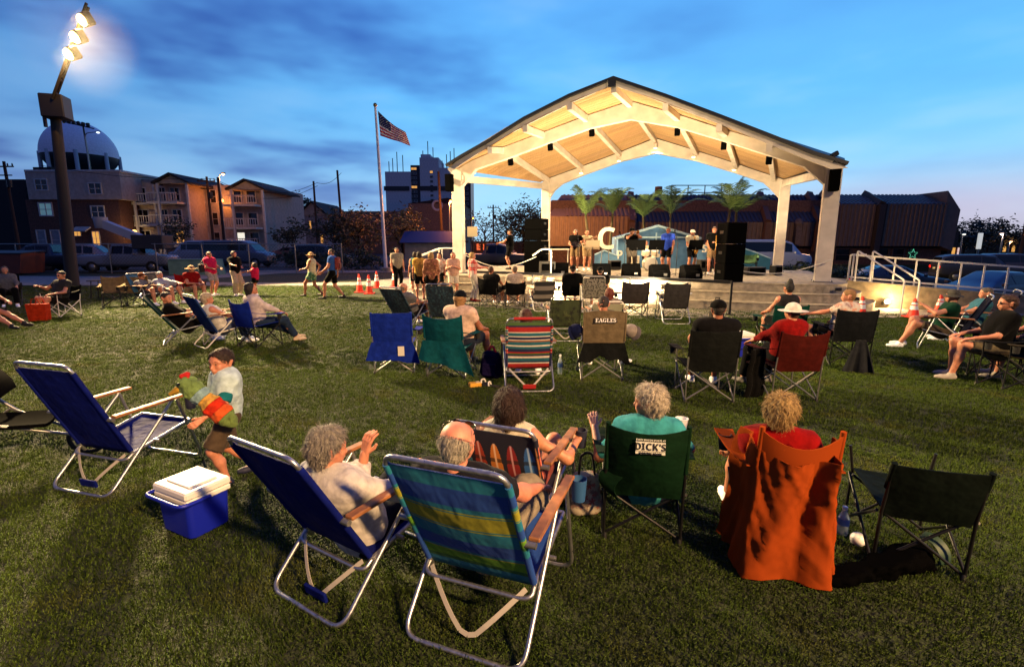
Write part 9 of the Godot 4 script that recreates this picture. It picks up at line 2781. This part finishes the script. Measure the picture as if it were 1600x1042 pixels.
	for s in [-1.0, 1.0]:
		g.tube([Vector3(s * 0.26, 0.2, 0.35), Vector3(s * 0.24, 0.45, 0.0), Vector3(s * 0.05, 0.2, -0.5)], 0.014, 8)
		g.tube([Vector3(s * 0.24, 0.42, -0.05), Vector3(s * 0.24, 0.95, 0.45)], 0.014, 8)
	g.tube([Vector3(-0.24, 0.95, 0.45), Vector3(0.24, 0.95, 0.45)], 0.018, 8)
	part(g, "frame", fr, o)
	g = Geo.new()
	rows = []
	for i in 9:
		var t := i / 8.0
		var line := PackedVector3Array()
		for j in 7:
			var u := j / 3.0 - 1.0
			var p := Vector3(u * 0.22, lerpf(0.82, 0.42, t * 1.6), lerpf(0.40, 0.10, t * 1.6)) if t < 0.62 else Vector3(u * 0.22, 0.42 - 0.1 * (t - 0.62), lerpf(0.10, -0.32, (t - 0.62) / 0.38))
			p.y -= 0.03 * (1.0 - u * u)
			line.append(p)
		rows.append(line)
	g.sheet(rows, 0.03, Vector3(0, 1, 0))
	part(g, "seat", mat("stroller_black", Color(0.02, 0.02, 0.022), 0.95, "matte"), o)
	g = Geo.new()
	rows = []
	for i in 7:
		var a := lerpf(-0.2, 1.5, i / 6.0)
		var line := PackedVector3Array()
		for j in 7:
			var u := j / 3.0 - 1.0
			line.append(Vector3(u * 0.24, 0.62 + cos(a) * 0.34 * (1.0 - 0.12 * u * u), 0.30 - sin(a) * 0.36))
		rows.append(line)
	g.sheet(rows, 0.008, Vector3.UP)
	part(g, "hood", mat("stroller_black"), o)

func surf_cloth() -> StandardMaterial3D:
	# navy cloth printed with upright surfboards
	var im := Image.create(128, 256, false, Image.FORMAT_RGB8)
	im.fill(Color(0.03, 0.04, 0.14))
	var cs := [Color(0.25, 0.55, 0.62), Color(0.62, 0.2, 0.1), Color(0.75, 0.45, 0.15), Color(0.5, 0.08, 0.1), Color(0.15, 0.35, 0.6)]
	for k in 5:
		var cx := 14 + k * 25
		for y in range(22, 150):
			var t := (y - 86.0) / 64.0
			var hw := 9.5 * sqrt(maxf(1.0 - t * t, 0.0))
			for x in range(-12, 13):
				if absf(x) < hw:
					var c: Color = cs[k]
					if absf(x) < 1.2: c = c.lightened(0.5)
					elif absf(t) > 0.35 and absf(t) < 0.5: c = c.darkened(0.5)
					im.set_pixel(cx + x, y, c)
	var m := mat("sling_surf", Color.WHITE, 0.85)
	m.albedo_texture = ImageTexture.create_from_image(im)
	return m

const MAST_E := 880.0
const STEP_E := 72.0
const KEY_E := 325.0

func _ready() -> void:
	rng.seed = 1
	var cam := Camera3D.new()
	cam.name = "camera"
	cam.position = Vector3(0, 1.9, 0)
	cam.rotation_degrees = Vector3(-10.2467, 0, 0)
	cam.fov = 67.48
	cam.near = 0.05
	cam.far = 2000
	add_child(cam)
	cam.current = true
	var env := Environment.new()
	env.background_mode = Environment.BG_SKY
	var sky := Sky.new()
	var pm := PanoramaSkyMaterial.new()
	pm.panorama = dusk_sky()
	sky.sky_material = pm
	env.sky = sky
	env.background_energy_multiplier = 1.1
	env.tonemap_mode = Environment.TONE_MAPPER_LINEAR
	env.tonemap_exposure = 1.0
	env.volumetric_fog_enabled = true
	env.volumetric_fog_density = 0.0
	env.sdfgi_enabled = true
	env.ssao_enabled = true
	env.ssil_enabled = true
	var we := WorldEnvironment.new()
	we.name = "world_environment"
	we.environment = env
	add_child(we)
	# the last of the daylight, from beyond the brown hall
	var sun := DirectionalLight3D.new()
	sun.name = "afterglow"
	sun.light_energy = 0.02
	sun.light_color = Color(1.0, 0.75, 0.6)
	sun.light_angular_distance = 20
	sun.shadow_enabled = true
	add_child(sun)
	sun.rotation_degrees = Vector3(-8, 160, 0)
	stage_x = Transform3D(Basis(Vector3.UP, deg_to_rad(-21.696)), Vector3(-2.039, 0, -19.501))
	make_ground()
	make_grass()
	make_stage()
	make_pavilion()
	make_buildings()
	make_brown_hall()
	make_street()
	make_lawn_mast()
	make_trees()
	make_band()
	make_standing()
	make_seated_far()
	make_seated_mid()
	make_foreground()

func make_lawn_mast() -> void:
	# the twin of the tall mast: it stands behind the photographer and lights the chairs in front
	var o := thing("light_mast", "tall brown light mast standing behind the audience with four floodlights", "light mast", Vector3(11, 0, 9.5))
	var g := Geo.new()
	g.tube([Vector3.ZERO, Vector3(0, 10.5, 0)], 0.36, 10, 0.24)
	part(g, "pole", mat("mast_brown"), o)
	for i in 4:
		var p := Vector3(-0.6 - 0.25 * i, 9.6 + 0.75 * i, -0.5)
		var hb := Basis.looking_at((Vector3(5.5, 1.2, -15) if i == 3 else Vector3(0.6, 0, -3.2)) - (o.position + p))
		g = Geo.new()
		g.tube([p + hb * Vector3(0, 0, 0.2), Vector3(0, p.y, 0)], 0.04, 6)
		g.box(p, Vector3(0.5, 0.45, 0.3), hb, 0.05)
		var hd := part(g, "lamp_housing", steel(), o)
		g = Geo.new()
		g.ball(p + hb * Vector3(0, 0, -0.16), Vector3(0.24, 0.22, 0.07), 8, 12, hb)
		part(g, "lamp_lens", glow("mast_glow", Color(1.0, 0.84, 0.55), 9.0), hd)
		if i == 3: spot(o.position + p + Vector3(-0.15, 0, -0.7), Vector3(5.5, 1.2, -15), 380, Color(1.0, 0.84, 0.62), 19, 0.25, 0.6)
		else: spot(o.position + p + hb * Vector3(0, 0, -0.4), Vector3(0.8, 0, -2.6), KEY_E, Color(1.0, 0.80, 0.55), 28, 0.25, 1.0)

func dusk_sky() -> ImageTexture:
	# air and clouds only: deep blue above, pale over the afterglow, streaked with long dim clouds
	var w := 2048
	var h := 1024
	var im := Image.create(w, h, false, Image.FORMAT_RGB8)
	var n := noise(FastNoiseLite.TYPE_SIMPLEX_SMOOTH, 1.0, 21, 5)
	var n2 := noise(FastNoiseLite.TYPE_SIMPLEX_SMOOTH, 1.0, 77, 4)
	var zen := Color(0.15, 0.33, 0.80)
	var mid := Color(0.42, 0.76, 1.0)
	var low := Color(0.72, 0.90, 1.0)
	var east := Color(0.28, 0.35, 0.58)
	im.fill(Color(0.05, 0.06, 0.08))
	for y in 514:
		var el := PI * 0.5 - PI * (y + 0.5) / h
		for x in w:
			var az := wrapf(TAU * (x + 0.5) / w, -PI, PI)    # 0 is straight ahead, to the right positive
			var d := Vector3(sin(az) * cos(el), sin(el), -cos(az) * cos(el))
			# share of afterglow: brightest a little right of ahead
			var g := clampf(0.5 + 0.5 * cos(az - 0.35), 0.0, 1.0)
			var glow_ := pow(g, 2.2)
			var e := clampf(el / 0.62, 0.0, 1.0)
			var c := low.lerp(mid, smoothstep(0.0, 0.42, e)).lerp(zen, smoothstep(0.25, 1.25, el / 0.75))
			c = east.lerp(c, clampf(0.10 + glow_ * 1.0, 0.0, 1.0))
			# colour near the horizon away to the right
			var r := exp(-pow((az - 0.72) / 0.30, 2.0)) * exp(-pow((el - 0.055) / 0.05, 2.0))
			c = c.lerp(Color(0.82, 0.70, 0.80), 0.55 * r)
			var r2 := exp(-pow((az - 0.80) / 0.32, 2.0)) * exp(-pow(el / 0.045, 2.0))
			c = c.lerp(Color(0.74, 0.55, 0.58), 0.4 * r2)
			# clouds lie in long flat streaks
			var p := Vector3(d.x * 1.1, d.y * 6.5, d.z * 1.1) / maxf(0.35 + d.y, 0.2)
			var k := n.get_noise_3dv(p) + 0.22 * n2.get_noise_3dv(p * 3.1)
			var left := clampf(0.65 - az * 1.1, 0.15, 1.3)
			var cl := smoothstep(-0.25, 0.75, k) * left * clampf(el * 9.0, 0.35, 1.0)
			c = c.lerp(Color(c.r * 0.54, c.g * 0.55, c.b * 0.74), clampf(cl, 0.0, 0.9))
			var pale := smoothstep(0.1, 0.6, -k) * 0.22 * glow_
			c = c.lerp(Color(0.80, 0.90, 1.0), pale)
			im.set_pixel(x, y, c)
	return ImageTexture.create_from_image(im)
